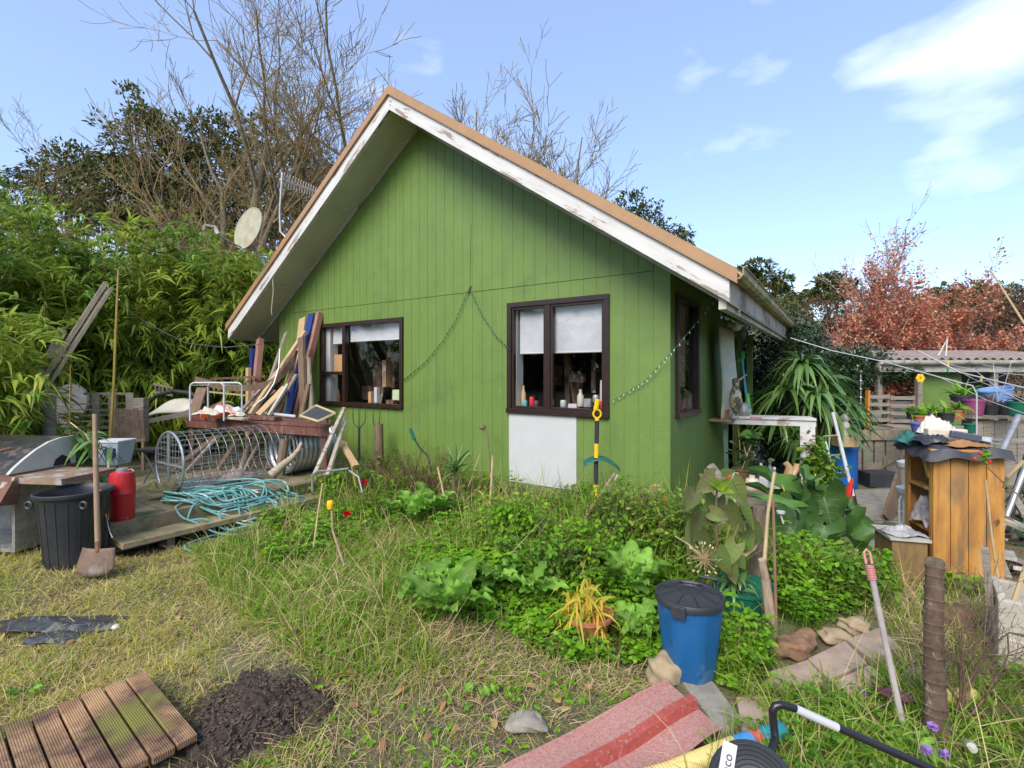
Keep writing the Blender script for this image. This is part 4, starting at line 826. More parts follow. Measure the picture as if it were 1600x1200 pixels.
# clear tub
mb = MB(); Mx = Matrix.Translation(P(179,724,5.2)); q = []
mb.add([Mx @ Vector(v) for v in [(-.1,-.09,0),(.1,-.09,0),(.1,.09,0),(-.1,.09,0),(-.13,-.12,.24),(.13,-.12,.24),(.13,.12,.24),(-.13,.12,.24)]], [(0,3,2,1),(0,1,5,4),(1,2,6,5),(2,3,7,6),(3,0,4,7)])
tub = thing('storage_tub', 'translucent plastic tub of oddments behind the red flask', 'tub', P(179,724,5.2))
mb.build('tub_body', M('cloudy_plastic', (.4,.46,.52), (.3,.36,.42), 6, .25, 0), tub, solid=.006)
MB().lathe([(.06,0),(.07,.08),(0,.1)], P(176,712,5.12), 14).build('blue_lining', m_blue_paint, tub); MB().box(-.14,.14,-.13,.13,.235,.25, M=Mx).build('rim', M('rim_plastic', (.6,.62,.62)), tub)
# ---- grill
gr = thing('gas_grill', 'old hooded gas grill with rusty control panel at the left edge', 'grill', (-4.68, 4.47, 0), R(-7))
xr = .43; LX = -.75
hp = [(-.24,0),(-.2,.045),(-.12,.11),(-.02,.18),(.09,.235),(.2,.262),(.33,.265),(.33,0)]
mb = MB(); mb.prism([(xr-.03, y, .735+z) for y, z in hp], (.03, 0, 0)); mb.build('hood_end', M('enamelled_end_cap', (.5,.5,.47), (.4,.4,.37), 6, .4, .1, c3=(.2,.14,.09), s3=4, lo3=.6, hi3=.64), gr, local=True)
mb = MB(); mb.prism([(LX, y*.98, .737+z*.97) for y, z in hp[:-1]]+[(LX, .32, .737)], (xr-.032-LX, 0, 0)); mb.build('hood', M('sooty_hood', (.02,.018,.016), (.045,.038,.03), 5, .38, .1, c3=(.14,.1,.07), s3=3), gr, local=True)
mb = MB(); mb.prism([(xr+.001, .12, .74), (xr+.001, .14, .8), (xr+.001, .2, .835), (xr+.001, .26, .8), (xr+.001, .28, .74)], (.004, 0, 0)); mb.build('hood_vent', m_rubber, gr, local=True)
MB().tube([(LX,-.2,.90), (.1,-.22,.90), (.25,-.2,.92), (.3,-.12,.94)], .014, 8).build('handle', m_rust, gr, local=True)
mb = MB(); mb.prism([(LX, -.42, .52), (LX, -.28, .50), (LX, -.24, .725), (LX, -.3, .73)], (xr+.14-LX, 0, 0)); cp = mb.build('control_panel', m_rust, gr, local=True)
for k in range(4):
    Mk = Matrix.Translation((.28-k*.17, -.372, .635)) @ Matrix.Rotation(R(60), 4, 'X'); MB().lathe([(.028,0),(.026,.03),(0,.032)], n=14, M=Mk).build('knob', m_black, cp, local=True)
mb = MB(); mb.box(LX, xr, -.24, .34, .69, .733); mb.build('cook_box', m_rust, gr, local=True)
mb = MB(); mb.box(xr+.002, xr+.55, -.26, .22, .70, .718); mb.box(xr+.002, xr+.55, -.275, -.262, .67, .722); mb.box(xr+.535, xr+.55, -.26, .22, .67, .699); mb.build('side_shelf', M('stained_shelf', (.3,.2,.12), (.19,.12,.08), 4, .8, .3, c3=(.35,.33,.3), s3=5), gr, local=True)
mb = MB(); mb.box(xr-.02, xr+.01, -.2, .3, .06, .689); mb.box(LX, xr-.022, .27, .3, .06, .689); mb.box(LX, xr-.022, -.2, .268, .06, .09); mb.build('cabinet', m_steel, gr, local=True)
MB().box(xr-.32, xr-.3, -.24, -.2, .08, .62).build('cabinet_door', m_steel, gr, local=True)
for x in (xr-.02, LX+.02): MB().box(x-.02, x+.02, -.19, -.15, 0, .058).build('foot', m_rust, gr, local=True)
# black bin
bp = GG(116, 882)
bn = thing('rubbish_bin', 'tall black plastic rubbish bin beside the grill', 'bin', bp)
mb = MB().lathe([(.175,0),(.18,.02),(.228,.56),(.232,.58),(.255,.585),(.26,.6),(.26,.612),(.252,.618),(.243,.612),(.23,.58),(.19,.1),(.18,.04),(0,.04)], bp, 36); mb.build('bin_body', m_black, bn, smooth=True)
mb = MB()
for k in range(18): a = k*6.2832/18; mb.beam(bp+Vector((.183*math.cos(a), .183*math.sin(a), .04)), bp+Vector((.228*math.cos(a), .228*math.sin(a), .55)), .012, .008, up=(math.cos(a), math.sin(a), 0))
mb.build('rib', m_black, bn)
for s in (-1, 1):
    c = bp+Vector((s*.27*.8-.0, -.27*.6*1, .53)); MB().tube([c+Vector((.026*math.cos(a), -.0, .026*math.sin(a))) for a in np.linspace(0, 6.28, 17)], .01, 6).build('handle', m_black, bn, smooth=True)
# spade leaning on the bin
sp = thing('spade', 'rusty square-mouth spade with long wooden handle leaning on the black bin', 'spade', P(152,890,3.8))
MB().tube([P(153,852,3.78), P(150,740,3.83), P(148,647,3.9)], [.019,.018,.016], 10).build('handle', m_handle, sp, smooth=True)
mb = MB()
def blade(i, j):
    z = .155*(1-j); x = (i-.5)*(.25+.06*j)*(1-.25*max(0,j-.75)*4*abs(2*i-1)**2); c = P(153,856,3.78); return (c.x+x+ (1-j)*0 - .0*z + j*.0, c.y-.04*j+.03*(2*(i-.5))**2-.02, c.z-.185*j - (.012*(1-(2*i-1)**2) if j > .9 else 0))
mb.grid(blade, 12, 8); mb.build('blade', m_rustgrey, sp, solid=.004, smooth=True); MB().tube([P(153,846,3.78), P(153,862,3.76)], [.02,.017], 8).build('socket', m_rust, sp)
# red flask
fp = P(191,812,4.4); fp.z = DZ
fl = thing('insulated_flask', 'faded red cylindrical drink flask standing on the deck corner', 'flask', fp)
MB().lathe([(.085,0),(.09,.01),(.098,.2),(.1,.235),(.103,.24),(.1,.245),(.099,.3),(.092,.4),(.088,.42),(.07,.43),(0,.43)], fp, 30).build('flask_body', m_red, fl, smooth=True)
MB().lathe([(.045,.43),(.045,.455),(.038,.46),(0,.46)], fp, 20).build('lid', m_steel, fl, smooth=True)
MB().tube([fp+Vector((.04,0,.44)), fp+Vector((.1,-.02,.455)), fp+Vector((.12,-.02,.44)), fp+Vector((.09,0,.42))], .005, 6).build('handle', m_steel, fl)
# small red-handled tool
tl = thing('hand_hoe', 'small tool with a looped orange-red handle between bin and flask', 'tool', P(172,850,4.05))
q = P(157,771,4.12); MB().tube([q+Vector((.025*math.cos(a), 0, .025*math.sin(a))) for a in np.linspace(0, 6.28, 13)], .006, 6).build('loop', m_orange, tl)
MB().tube([P(156,778,4.12), P(166,808,4.1)], .009, 7).build('handle', m_orange, tl); MB().tube([P(166,808,4.1), P(172,832,4.08), P(176,840,4.06)], .004, 5).build('shaft', m_steel, tl)
plankthing('marker_stake', 'short grey stake between the black bin and the grill', 'stake', P(72,868,4.35), P(74,830,4.35), .05, .06, m_dirty_white)
# leafy cut bamboo spray beside the flask
t = thing('cut_bamboo_spray', 'green bamboo spray drooping behind the spade handle', 'plant', P(150,760,4.75))
c = np.array([list(P(px, py, 4.75)) for px, py in [(120,672),(140,688),(152,705),(150,730),(155,745),(140,680),(165,700)]]); cp_ = np.repeat(c, 6, 0)+rng.normal(0, .03, (42, 3)); d = rng.normal(0, .6, (42, 3))+[.5, -.2, -.3]
V, F = blades(cp_, d, .24*rng.uniform(.6, 1.2, 42), .045, .4, LANCE, fold=.2); qmesh('leaves', V, F, m_strap, t)
MB().tube([P(110,660,4.8), P(135,680,4.78), P(152,715,4.75), P(150,760,4.75)], .007, 5).build('stem', m_cane, t)
# satellite dish and antenna on the left barge
ds = thing('satellite_dish', 'weathered satellite dish on an arm at the left barge board', 'satellite dish', P(425,428,7.6))
cD = P(389,357,7.5); nrm = Vector((-.5, -.84, .2)).normalized(); Mq = Matrix.Translation(cD) @ nrm.to_track_quat('Z', 'Y').to_matrix().to_4x4()
mb = MB().lathe([(0.001,-.06),(.1,-.052),(.2,-.03),(.28,0),(.33,.018),(.335,.02),(.335,.01)], n=40, M=Mq, sx=1.0); mb.build('dish', M('lichened_dish', (.38,.37,.27), (.3,.28,.19), 9, .7, .2, c3=(.35,.26,.1), s3=6), ds, smooth=True, solid=.006)
MB().tube([P(380,388,7.5), P(355,376,7.3), P(335,362,7.1)], .014, 8).build('feed_arm', m_steel, ds, smooth=True)
mb = MB(); mb.tube([P(341,366,7.1), P(336,355,7.1)], .03, 10); mb.tube([P(338,356,7.1), P(320,352,7.05)], .026, 10); mb.tube([P(321,352,7.05), P(319,360,7.05)], .028, 10); mb.build('receiver', m_dirty_white, ds, smooth=True)
mb = MB().box(-.05,.05,-.09,.09,-.09,.07, M=Matrix.Translation(P(393,381,7.55)) @ Matrix.Rotation(R(30), 4, 'Y')); mb.build('bracket', m_steel, ds)
MB().tube([P(398,385,7.55), P(403,398,7.58), P(413,412,7.62), P(424,425,7.65)], .018, 8).build('mast', m_steel, ds, smooth=True); MB().box(-.07,.07,-.03,.03,-.05,.05, M=Matrix.Translation(P(425,426,7.68))).build('mounting_plate', m_steel, ds)
MB().tube([P(426,430,7.6), P(427,455,7.6), P(424,485,7.6), P(425,492,7.6)], .005, 5).build('loose_cable', m_cream, ds)
an = thing('tv_antenna', 'grey television antenna on a bent pole at the left barge board', 'antenna', P(458,376,7.4))
MB().tube([P(460,377,7.35), P(447,371,7.4), P(438,362,7.4), P(437,330,7.4), P(441,270,7.4)], .016, 8).build('mast', m_steel, an, smooth=True)
a0 = P(438,280,7.4); a1 = P(497,301,8.3); MB().beam(a0, a1, .03, .03).build('boom', m_white, an)
mb = MB(); ax = (a1-a0).normalized(); sd_ = Vector((.35,-.5,.55)).normalized()
for k in range(13):
    c = a0.lerp(a1, .08+k*.07); l = .13-.004*k; mb.tube([c-sd_*l, c+sd_*l], .009, 5)
mb.build('elements', m_white, an)
mb = MB(); c = a0+ax*.06
for s in (-1, 1):
    for k in range(5): e = c+Vector((.02, 0, 0))+Vector((.2,.1,.22*s)).normalized()*.06*k+Vector((0,0,.03*s)); mb.tube([e-Vector((.12,-.14,0)), e+Vector((.16,-.18,.04))], .007, 5)
mb.build('reflector', m_steel, an)
# cable crossing to the house
one(MB().tube([P(186,468,5.9), P(205,488,6.2), P(235,508,6.8), P(290,536,7.2), P(350,543,7.7), P(405,538,8.2)], .006, 5), 'overhead_cable', m_steel, 'thin grey cable sagging past the bamboo to the house', 'cable')
# ------------------------------------------------------------------ right side: bench shelf, pots, gate, shed
def WP(px, py, o=0):                              # point on the gable wall plane, o metres in front of it
    k = (px-800)/FPX; cx = HC[0]-HB[0]*o; cy = HC[1]-HB[1]*o; t = (cx-k*cy)/(SA+k*CA); Y = cy+CA*t
    return P(px, py, Y)
def SP(px, py, o=0):                              # point on the side wall plane
    k = (px-800)/FPX; cx = HC[0]-HD[0]*o; cy = HC[1]-HD[1]*o; u = (k*cy-cx)/(HB[0]-k*HB[1]); return P(px, py, cy+HB[1]*u)
def pot(name, lab, c, r0, r1, h, mat, group=None, rim=.006, cat='pot', plant=None, n=24):
    t = thing(name, lab, cat, c, 0, group)
    MB().lathe([(r0,0),(r1*.97,h*.85),(r1+rim,h*.86),(r1+rim,h),(r1-.004,h),(r1*.94,h*.8),(0,h*.78)], c, n).build('pot_body', mat, t, smooth=True)
    return t
def spray(t, c, n, l, w, mat, spread=.7, droop=.5, prof=LANCE, fold=.15, name='leaves', up=1., jit=.02):
    d = rng.normal(0, spread, (n, 3)); d[:, 2] = np.abs(d[:, 2])*.6+up*rng.uniform(.1, 1, n)
    V, F = blades(np.tile(list(c), (n, 1))+rng.normal(0, jit, (n, 3)), d, l*rng.uniform(.5, 1.2, n), w*rng.uniform(.7, 1.2, n), droop*rng.uniform(.4, 1.3, n), prof, fold=fold); return qmesh(name, V, F, mat, t)
def stones(n, c, r): pass
# white peeling bench against the side wall
bench = thing('plant_shelf', 'peeling white timber shelf on a broad post, projecting from the doorway', 'shelf', P(1200,760,6.1))
SZ = 1.055; a = G(1128, 650, SZ); b = G(1276, 654, SZ); dd = (b-a).normalized(); nn = Vector((-dd.y, dd.x, 0))
mb = MB(); mb.hexa([a-nn*.0-Vector((0,0,.03)), b-Vector((0,0,.03)), b+nn*.32-Vector((0,0,.03)), a+nn*.32-Vector((0,0,.03)), a, b, b+nn*.32, a+nn*.32]); mb.build('shelf_top', m_white_peel, bench, bevel=.004)
mb = MB(); z1 = Vector((0,0,.032)); z2 = Vector((0,0,.1)); mb.hexa([a+nn*.02-z2, b+nn*.02-z2, b+nn*.06-z2, a+nn*.06-z2, a+nn*.02-z1, b+nn*.02-z1, b+nn*.06-z1, a+nn*.06-z1]); mb.build('apron', m_white_peel, bench)
c = b-dd*.09+nn*.02; mb = MB(); mb.hexa([c-dd*.08+Vector((0,0,.02-SZ)), c+dd*.08+Vector((0,0,.02-SZ)), c+dd*.08+nn*.05+Vector((0,0,.02-SZ)), c-dd*.08+nn*.05+Vector((0,0,.02-SZ)), c-dd*.08-z2, c+dd*.08-z2, c+dd*.08+nn*.05-z2, c-dd*.08+nn*.05-z2]); mb.build('post', m_white_peel, bench)
# bird figure
bd = thing('bird_figure', 'tall mottled wooden bird figure with upturned beak on the white shelf', 'figure', G(1147, 652, SZ)); c = G(1150, 654, SZ)+nn*.05
MB().lathe([(.0,.05),(.035,.07),(.065,.14),(.075,.22),(.06,.31),(.04,.37),(.036,.41),(.042,.44),(.035,.475),(0,.49)], c, 18).build('body', M('mottled_bird', (.12,.1,.06), (.05,.045,.04), 18, .6, .2, c3=(.42,.36,.24), s3=14, lo3=.48, hi3=.54), bd, smooth=True)
MB().tube([c+Vector((.02,-.01,.45)), c+Vector((.08,-.03,.5)), c+Vector((.12,-.04,.53))], [.016,.01,.004], 8).build('beak', m_cane, bd); MB().tube([c+Vector((-.03,0,0)), c+Vector((-.015,0,.08))], .008, 6).build('leg', m_cane, bd); MB().tube([c+Vector((.03,0,0)), c+Vector((.015,0,.08))], .008, 6).build('leg', m_cane, bd)
c = G(1134, 652, SZ)+nn*.06; pot('small_pot', 'small terracotta pot on the white shelf left of the bird figure', c, .035, .048, .09, m_terra)
c = G(1163, 651, SZ)+nn*.1; t = thing('metal_jug', 'dented grey metal jug on the white shelf beside the bird figure', 'jug', c); MB().lathe([(.06,0),(.07,.02),(.065,.1),(.05,.15),(.055,.17),(0,.165)], c, 20).build('jug_body', m_steel, t, smooth=True); MB().tube([c+Vector((.06,0,.04)), c+Vector((.1,0,.08)), c+Vector((.055,0,.15))], .007, 6).build('handle', m_steel, t)
c = G(1172, 654, SZ)+nn*.04; MBx = MB().beam(c+Vector((0,0,.006)), c+Vector((.12,-.05,.006)), .05, .01); one(MBx, 'trowel', m_redplain, 'flat red tool lying on the white shelf', 'tool')
t = thing('mop', 'green and blue long-handled mop leaning in the doorway behind the shelf', 'mop', P(1168,650,6.8)); MB().tube([P(1159,560,6.9), P(1170,655,6.75)], .018, 8).build('handle', M('teal_blue', (.05,.3,.38), (.04,.24,.3)), t); spray(t, P(1158,555,6.9), 26, .1, .03, M('lime_plastic', (.1,.5,.08), (.08,.4,.06)), 1., .9, name='mop_head', up=-.2); MB().tube([P(1167,615,6.8), P(1171,648,6.75)], .03, 8).build('sleeve', M('lime_plastic_sleeve', (.1,.42,.1), (.08,.34,.08)), t)
# weathered sheet standing off the side wall
mb = MB()
def shf(i, j):
    u = 1.70+i*.62; z = 1.02+1.08*j+(.07*(1-i)*j); o = .14+.1*math.sin(i*2.6)+.02*math.sin(j*5); return HS(-o, u, z)
mb.grid(shf, 12, 10); one(mb, 'weathered_sheet', M('stained_plywood_sheet', (.5,.5,.38), (.36,.42,.36), 3, .8, .3, c3=(.55,.5,.36), s3=5, lo3=.45, hi3=.6), 'curled weathered pale sheet hanging on the side wall between window and door', 'sheet', solid=.008, smooth=True)
mb = MB(); mb.box(1.68, 2.4, .01, .26, 1.0, 1.03, lambda u, o, z: HS(-o, u, z)); one(mb, 'rotten_ledge', M('rotten_timber', (.3,.2,.1), (.15,.1,.06), 14, .95, .8), 'rotten brown ledge under the curled pale sheet', 'ledge')
MB().tube([P(1180,548,7.3), P(1177,700,7.3), P(1176,790,7.3)], .045, 10); q = HS(-.16, 3.7, 0); one(MB().box(3.7, 3.78, .14, .22, .0, 2.2, lambda u, o, z: HS(-o, u, z)), 'porch_post', m_green, 'green square post standing just outside the doorway', 'post')
q = [P(1133,668,6.2), P(1136,800,5.9)]; one(MB().beam(q[1], q[0], .05, .05), 'dark_green_batten', M('dark_green_paint', (.02,.09,.05), (.015,.06,.035)), 'dark green batten standing at the corner under the white shelf', 'batten')
cane([(1153,655,6.3), (1156,700,6.25), (1157,740,6.2)], 'yellow cane standing under the white shelf', .008, False)
# lower shelf with old pots
ls = thing('low_bench', 'low dark weathered bench crowded with bottles and pots under the white shelf', 'bench', P(1200,780,5.3))
LZ = Zp(765, 5.2); a = P(1118,765,5.25); b = P(1255,765,5.15)
mb = MB().box(a.x, b.x, 5.15, 5.5, LZ-.04, LZ); mb.build('bench_top', m_wood, ls); mb = MB().box(a.x, b.x, 5.16, 5.19, LZ-.17, LZ-.05); mb.build('apron', m_wood, ls)
for x in (a.x+.05, b.x-.05): MB().box(x-.04, x+.04, 5.2, 5.45, -.02, LZ-.041).build('leg', m_wood, ls)
def onb(px, dy=.1): return Vector(((px-800)/FPX*(5.15+dy), 5.15+dy, LZ))
GB = 'pots and bottles on the low bench'
m_clear = M('clear_plastic', (.45,.47,.47), (.35,.37,.37), 6, .15, 0); m_ivory = M('ivory_ceramic', (.62,.56,.45), (.52,.46,.36), 6, .5, .1)
c = onb(1175,.06); t = thing('ceramic_jar', 'ivory ceramic jar with a round stamp on the low bench', 'jar', c, 0, GB); MB().lathe([(.062,0),(.066,.01),(.066,.1),(.055,.115),(.03,.12),(.03,.15),(0,.15)], c, 22).build('jar_body', m_ivory, t, smooth=True); MB().lathe([(0,0),(.018,.001),(.018,.003),(0,.004)], n=16, M=Matrix.Translation(c+Vector((-.012,-.065,.055))) @ Matrix.Rotation(R(90), 4, 'X')).build('stamp', m_handle, t)
c = onb(1195,.05); one(MB().lathe([(.06,0),(.062,.01),(.06,.12),(.05,.14),(.02,.15),(.02,.17),(0,.17)], c, 4), 'milk_bottle', m_clear, 'squat translucent plastic bottle beside the ivory jar', 'bottle', GB)
for px, dy, h, lab in ((1189,.2,.25,'slim clear bottle with white cap above the translucent bottle'), (1203,.24,.27,'tallest clear bottle with white cap on the low bench'), (1210,.2,.2,'short clear bottle with white cap, right of the tallest one')):
    c = onb(px, dy); t = thing('plastic_bottle', lab, 'bottle', c, 0, GB); MB().lathe([(.033,0),(.035,.02),(.035,h*.65),(.012,h*.85),(.012,h*.92)], c, 16).build('bottle_body', M('bottle_grey', (.1,.11,.11), (.2,.21,.21), 6, .1, 0), t, smooth=True); MB().lathe([(.015,0),(.015,.025),(0,.027)], c+Vector((0,0,h*.92)), 12).build('cap', m_white, t)
c = onb(1139,.25); pot('clay_pot', 'red clay pot on the low bench beside the dark green batten', c, .04, .055, .12, m_terra, GB)
c = onb(1158,.22); t = pot('round_planter', 'bulging brown pot holding a small branching shrub', c, .06, .09, .2, M('brown_glaze', (.13,.09,.04), (.08,.06,.03), 9, .4, .2), GB)
A = [c+Vector((0,0,.15)), c+Vector((.06,0,.32)), c+Vector((.06,0,.32)), c+Vector((.06,0,.25))]; Bq = [c+Vector((.06,0,.32)), c+Vector((.02,0,.48)), c+Vector((.14,.02,.5)), c+Vector((.16,0,.34))]; V, F = segs([list(v) for v in A], [list(v) for v in Bq], [.008]*4, [.005]*4, 5); qmesh('stems', V, F, m_cane, t)
spray(t, c+Vector((.05,0,.3)), 60, .1, .06, m_glossy, 1.2, .4, OVAL, jit=.09); spray(t, c+Vector((.1,0,.5)), 14, .16, .12, m_bigleaf, .8, .5, OVAL, name='top_leaves')
c = onb(1238,.12); mb = MB(); mb.tube([c+Vector((-.02,0,0)), c+Vector((-.05,0,.12)), c+Vector((-.03,0,.22)), c+Vector((-.07,0,.27))], [.04,.05,.04,.03], 9); mb.tube([c+Vector((-.03,0,.1)), c+Vector((.04,0,.2)), c+Vector((.05,0,.26))], [.04,.035,.03], 9); mb.tube([c+Vector((.03,0,0)), c+Vector((.02,0,.12))], .035, 8); one(mb, 'driftwood_figure', M('tan_wood', (.5,.33,.17), (.36,.22,.11), 8, .7, .4), 'knobbly tan driftwood piece on the low bench by the white post', 'driftwood', smooth=True)
for px, r, lab in ((1216,.03,'grey pebble pile piece on the low bench'),): pass
one(crumple(onb(1220,.1), .1, .06, .06, 7), 'shell_heap', M('shells', (.45,.42,.34), (.2,.19,.15), 30, .8, .8), 'heap of pale shells on the low bench beside the driftwood piece', 'shells', smooth=True)
MB(); one(MB().beam(P(1143,800,5.0), P(1149,738,5.0), .06, .02, up=(0,1,0)), 'garden_stake', m_dirty_white, 'flat white stake standing before the low bench', 'stake')
# glossy evergreen shrub and strap-leaved plant
leafy_tree('evergreen_shrub', 'dark glossy evergreen shrub behind the strap-leaved plant', B(1215, 8.3, 0), [blob(1205,600,8.3,.45,.6), blob(1235,545,8.3,.5,.45), blob(1195,680,8.3,.5,.6), blob(1175,600,8.6,.5,.9), blob(1240,640,8.5,.6,.8)], 32000, .07, m_glossy, .04, None, 'shrub', wid=.5)  # real shrub, thickened with added blobs to stand in for the eave shade
leafy_tree('evergreen_shrub', 'dark glossy hedge shrub at the left end of the shed roof', B(1320, 8.8, 0), [blob(1290,585,8.8,.6,.42), blob(1345,570,8.8,.6,.3), blob(1385,580,8.8,.4,.16), blob(1310,650,8.8,.5,.6), blob(1285,640,8.9,.6,.9)], 24000, .07, m_glossy, .04, None, 'shrub', wid=.5)
sp_ = thing('strap_plant', 'tall dracaena-like plant with drooping strap leaves beside the house', 'plant', P(1270,800,6.9)); bb = P(1275,820,6.9); bb.z = 0; A = []; Bq = []
heads = [(1256,572,7.0,.75), (1235,610,6.9,.85), (1275,625,6.8,.95), (1300,660,6.9,.8), (1215,665,7.1,.7), (1325,640,7.3,.6), (1250,690,6.8,.7), (1288,598,7.1,.7)]; parts = []
for px, py, Y_, l in heads:
    c = P(px, py, Y_); A.append(list(bb)); Bq.append(list(c)); n = 64; d = rng.normal(0, 1, (n, 3)); d[:, 2] = np.abs(d[:, 2])*.8+.25
    parts.append(blades(np.tile(list(c), (n, 1)), d, l*rng.uniform(.45, 1.0, n), .07, rng.uniform(.6, 1.25, n), [.35, .9, 1, .85, .6, .35, .05], fold=.25))
V, F = cat_q(parts); qmesh('leaves', V, F, m_strap, sp_, True); V, F = segs(A, Bq, np.full(len(A), .03), np.full(len(A), .02), 6); qmesh('stems', V, F, m_bark, sp_)
ivy = leafy_tree('ivy_bush', 'small bright leafy bush at the foot of the white shelf post', P(1290,770,5.9), [blob(1282,715,5.9,.14,.3)], 1400, .07, m_cover, 0, None, 'shrub', wid=.8, sticks=0)
# gate and pallets
GY = 7.9; gt = thing('picket_gate', 'weathered grey timber gate with a diagonal brace across the path', 'gate', P(1395,745,GY))
mb = MB()
for k in range(6):
    px = 1338+k*18; mb.beam(P(px,748,GY), P(px,674,GY), .155, .02, up=(0,1,0))
mb.build('pickets', m_wood, gt); MB().beam(P(1334,680,GY-.03), P(1440,679,GY-.03), .03, .16, up=(0,0,1)).build('top_rail', m_woodx, gt); MB().beam(P(1345,744,GY-.03), P(1418,700,GY-.04), .02, .13, up=(0,0,1)).build('brace', m_woodx, gt)
for px0, px1, lab, z0 in ((1357,1390,'left upright slatted crate panel standing behind the gate',616), (1391,1429,'right upright slatted crate panel standing behind the gate',618)):
    t = thing('slatted_crate', lab, 'crate panel', P((px0+px1)/2,672,8.2), 0, 'slatted panels behind the gate'); mb = MB()
    for k in range(5): y = z0+4+k*12; mb.beam(P(px0,y,8.2), P(px1,y,8.2), .02, .06, up=(0,0,1))
    mb.build('slats', m_wood, t)
    for px in (px0+2, px1-2): MB().beam(P(px,760,8.22), P(px,z0,8.22), .05, .03, up=(0,1,0)).build('stile', m_brown_wood, t)
one(MB().beam(P(1394,641,8.35), P(1424,641,8.35), .02, .3), 'grey_sheet', m_steel, 'grey metal sheet behind the right slatted panel', 'sheet')
one(MB().beam(P(1360,650,8.35), P(1388,650,8.35), .02, .12), 'white_plank', m_white, 'white plank behind the left slatted panel', 'plank')
one(MB().beam(P(1354,672,8.1), P(1356,610,8.1), .07, .03), 'orange_board', M('orange_paint', (.6,.25,.03), (.5,.18,.02)), 'narrow orange board standing left of the slatted panels', 'board')
# shed
sh = thing('shed', 'low shed with corrugated roof and pale gutter beyond the gate', 'shed', P(1500,760,8.9)); SY = 8.6
xa = (1375-800)/FPX*SY; xb = 11.; ze = Zp(566, SY)
mb = MB(); n = 90; prof = [(xa+(xb-xa)*i/n*1.0) for i in range(n+1)]
mb.grid(lambda i, j: (xa+(xb-xa)*i, SY+j*2.6, ze+.06+.02*math.sin(i*(xb-xa)/.15*2*math.pi)+j*.25), 260, 2); mb.build('roof', M('weathered_corrugated_iron', (.32,.26,.22), (.22,.15,.11), 5, .6, .2), sh, solid=.004)
g0 = MB(); pr = [(0,.07),(0,0),(-.03,-.012),(-.08,-.01),(-.1,.02),(-.105,.065),(-.095,.065),(-.09,.03),(-.07,.003),(-.01,.01),(-.008,.07)]
g0.prism([(xa, SY+a, ze-.03+b) for a, b in pr], (xb-xa, 0, 0)); g0.build('gutter', m_dirty_white, sh); MB().box(xa, xb, SY+.002, SY+.03, ze-.17, ze+.02).build('fascia', m_dirty_white, sh)
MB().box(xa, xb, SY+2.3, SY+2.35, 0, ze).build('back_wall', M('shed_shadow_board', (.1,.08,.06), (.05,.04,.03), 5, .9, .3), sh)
for px in (1378, 1441, 1560): x = (px-800)/FPX*SY; MB().box(x-.04, x+.04, SY+.04, SY+.12, 0, ze-.0).build('post', m_wood, sh)
x0, x1 = (1443-800)/FPX*SY, (1492-800)/FPX*SY; MB().box(x0, x1+.3, SY+.2, SY+.23, .6, ze-.05).build('green_wall_panel', m_green, sh)
one(MB().tube([P(1418,590,8.9)+Vector((.16*math.cos(a), 0, .16*math.sin(a))) for a in np.linspace(0, 6.283, 25)], .02, 8), 'bicycle_tyre', m_rubber, 'black bicycle tyre hanging under the shed roof', 'tyre', smooth=True)
t = leafy_tree('red_creeper', 'red-leaved branches hanging in the open shed bay', P(1385,640,9.1), [blob(1365,605,9.1,.25,.22), blob(1395,598,9.1,.25,.16)], 1300, .07, m_redleaf, .01, None, 'shrub', wid=.7, sticks=6)
fb = P(1520,770,7.0)
fn_ = thing('paling_fence', 'grey paling fence with a capping rail behind the orange cabinet', 'fence', fb); mb = MB(); random.seed(12)
for k in range(14):
    x = (1520-800)/FPX*7.0+k*.16; mb.box(x, x+.15, 7.0+.004*(k % 2), 7.02+.004*(k % 2), 0, Zp(657,7.0)+random.uniform(-.01,.01))
mb.build('palings', m_wood, fn_); MB().box(6.5, 8.9, 6.93, 7.1, Zp(655,7.0)+.012, Zp(651,7.0)+.02).build('capping_rail', m_wood, fn_)
GP = 'plant pots on the fence ledge'; zc = Zp(651,7.0)+.021
def onf(px): return Vector(((px-800)/FPX*7.02, 7.02, zc))
pot('plant_pot', 'purple plastic plant pot on the fence ledge', onf(1522), .1, .125, .23, M('purple_plastic', (.25,.06,.15), (.2,.045,.12), 6, .45, .05), GP)
t = pot('plant_pot', 'dark grey plant pot with a brown stalk, second on the fence ledge', onf(1548), .07, .095, .16, m_black, GP); spray(t, onf(1548)+Vector((0,0,.12)), 10, .2, .05, m_brownbush, .3, .2, OVAL)
pot('plant_pot', 'wide black plant pot on the fence ledge under the blue bucket', onf(1573), .11, .14, .18, m_black, GP)
t = pot('plant_pot', 'black pot with a wild leafy seedling behind the purple pot', onf(1530)+Vector((0,.25,0)), .12, .15, .28, m_black, GP); spray(t, onf(1528)+Vector((0,.25,.3)), 24, .14, .06, m_cover2, .9, .3, OVAL)
c = P(1560,626,7.3); t = thing('bucket', 'pale blue bucket lying tilted above the black pots', 'bucket', c); Mx = Matrix.Translation(c+Vector((0,0,-.1))) @ Matrix.Rotation(R(-12), 4, 'Y'); MB().lathe([(.15,0),(.155,.02),(.2,.26),(.21,.265),(.21,.285),(.195,.28),(.15,.03),(0,.03)], n=26, M=Mx).build('bucket_body', M('pale_blue_plastic', (.2,.33,.6), (.16,.27,.5), 4, .4, .05), t, smooth=True)
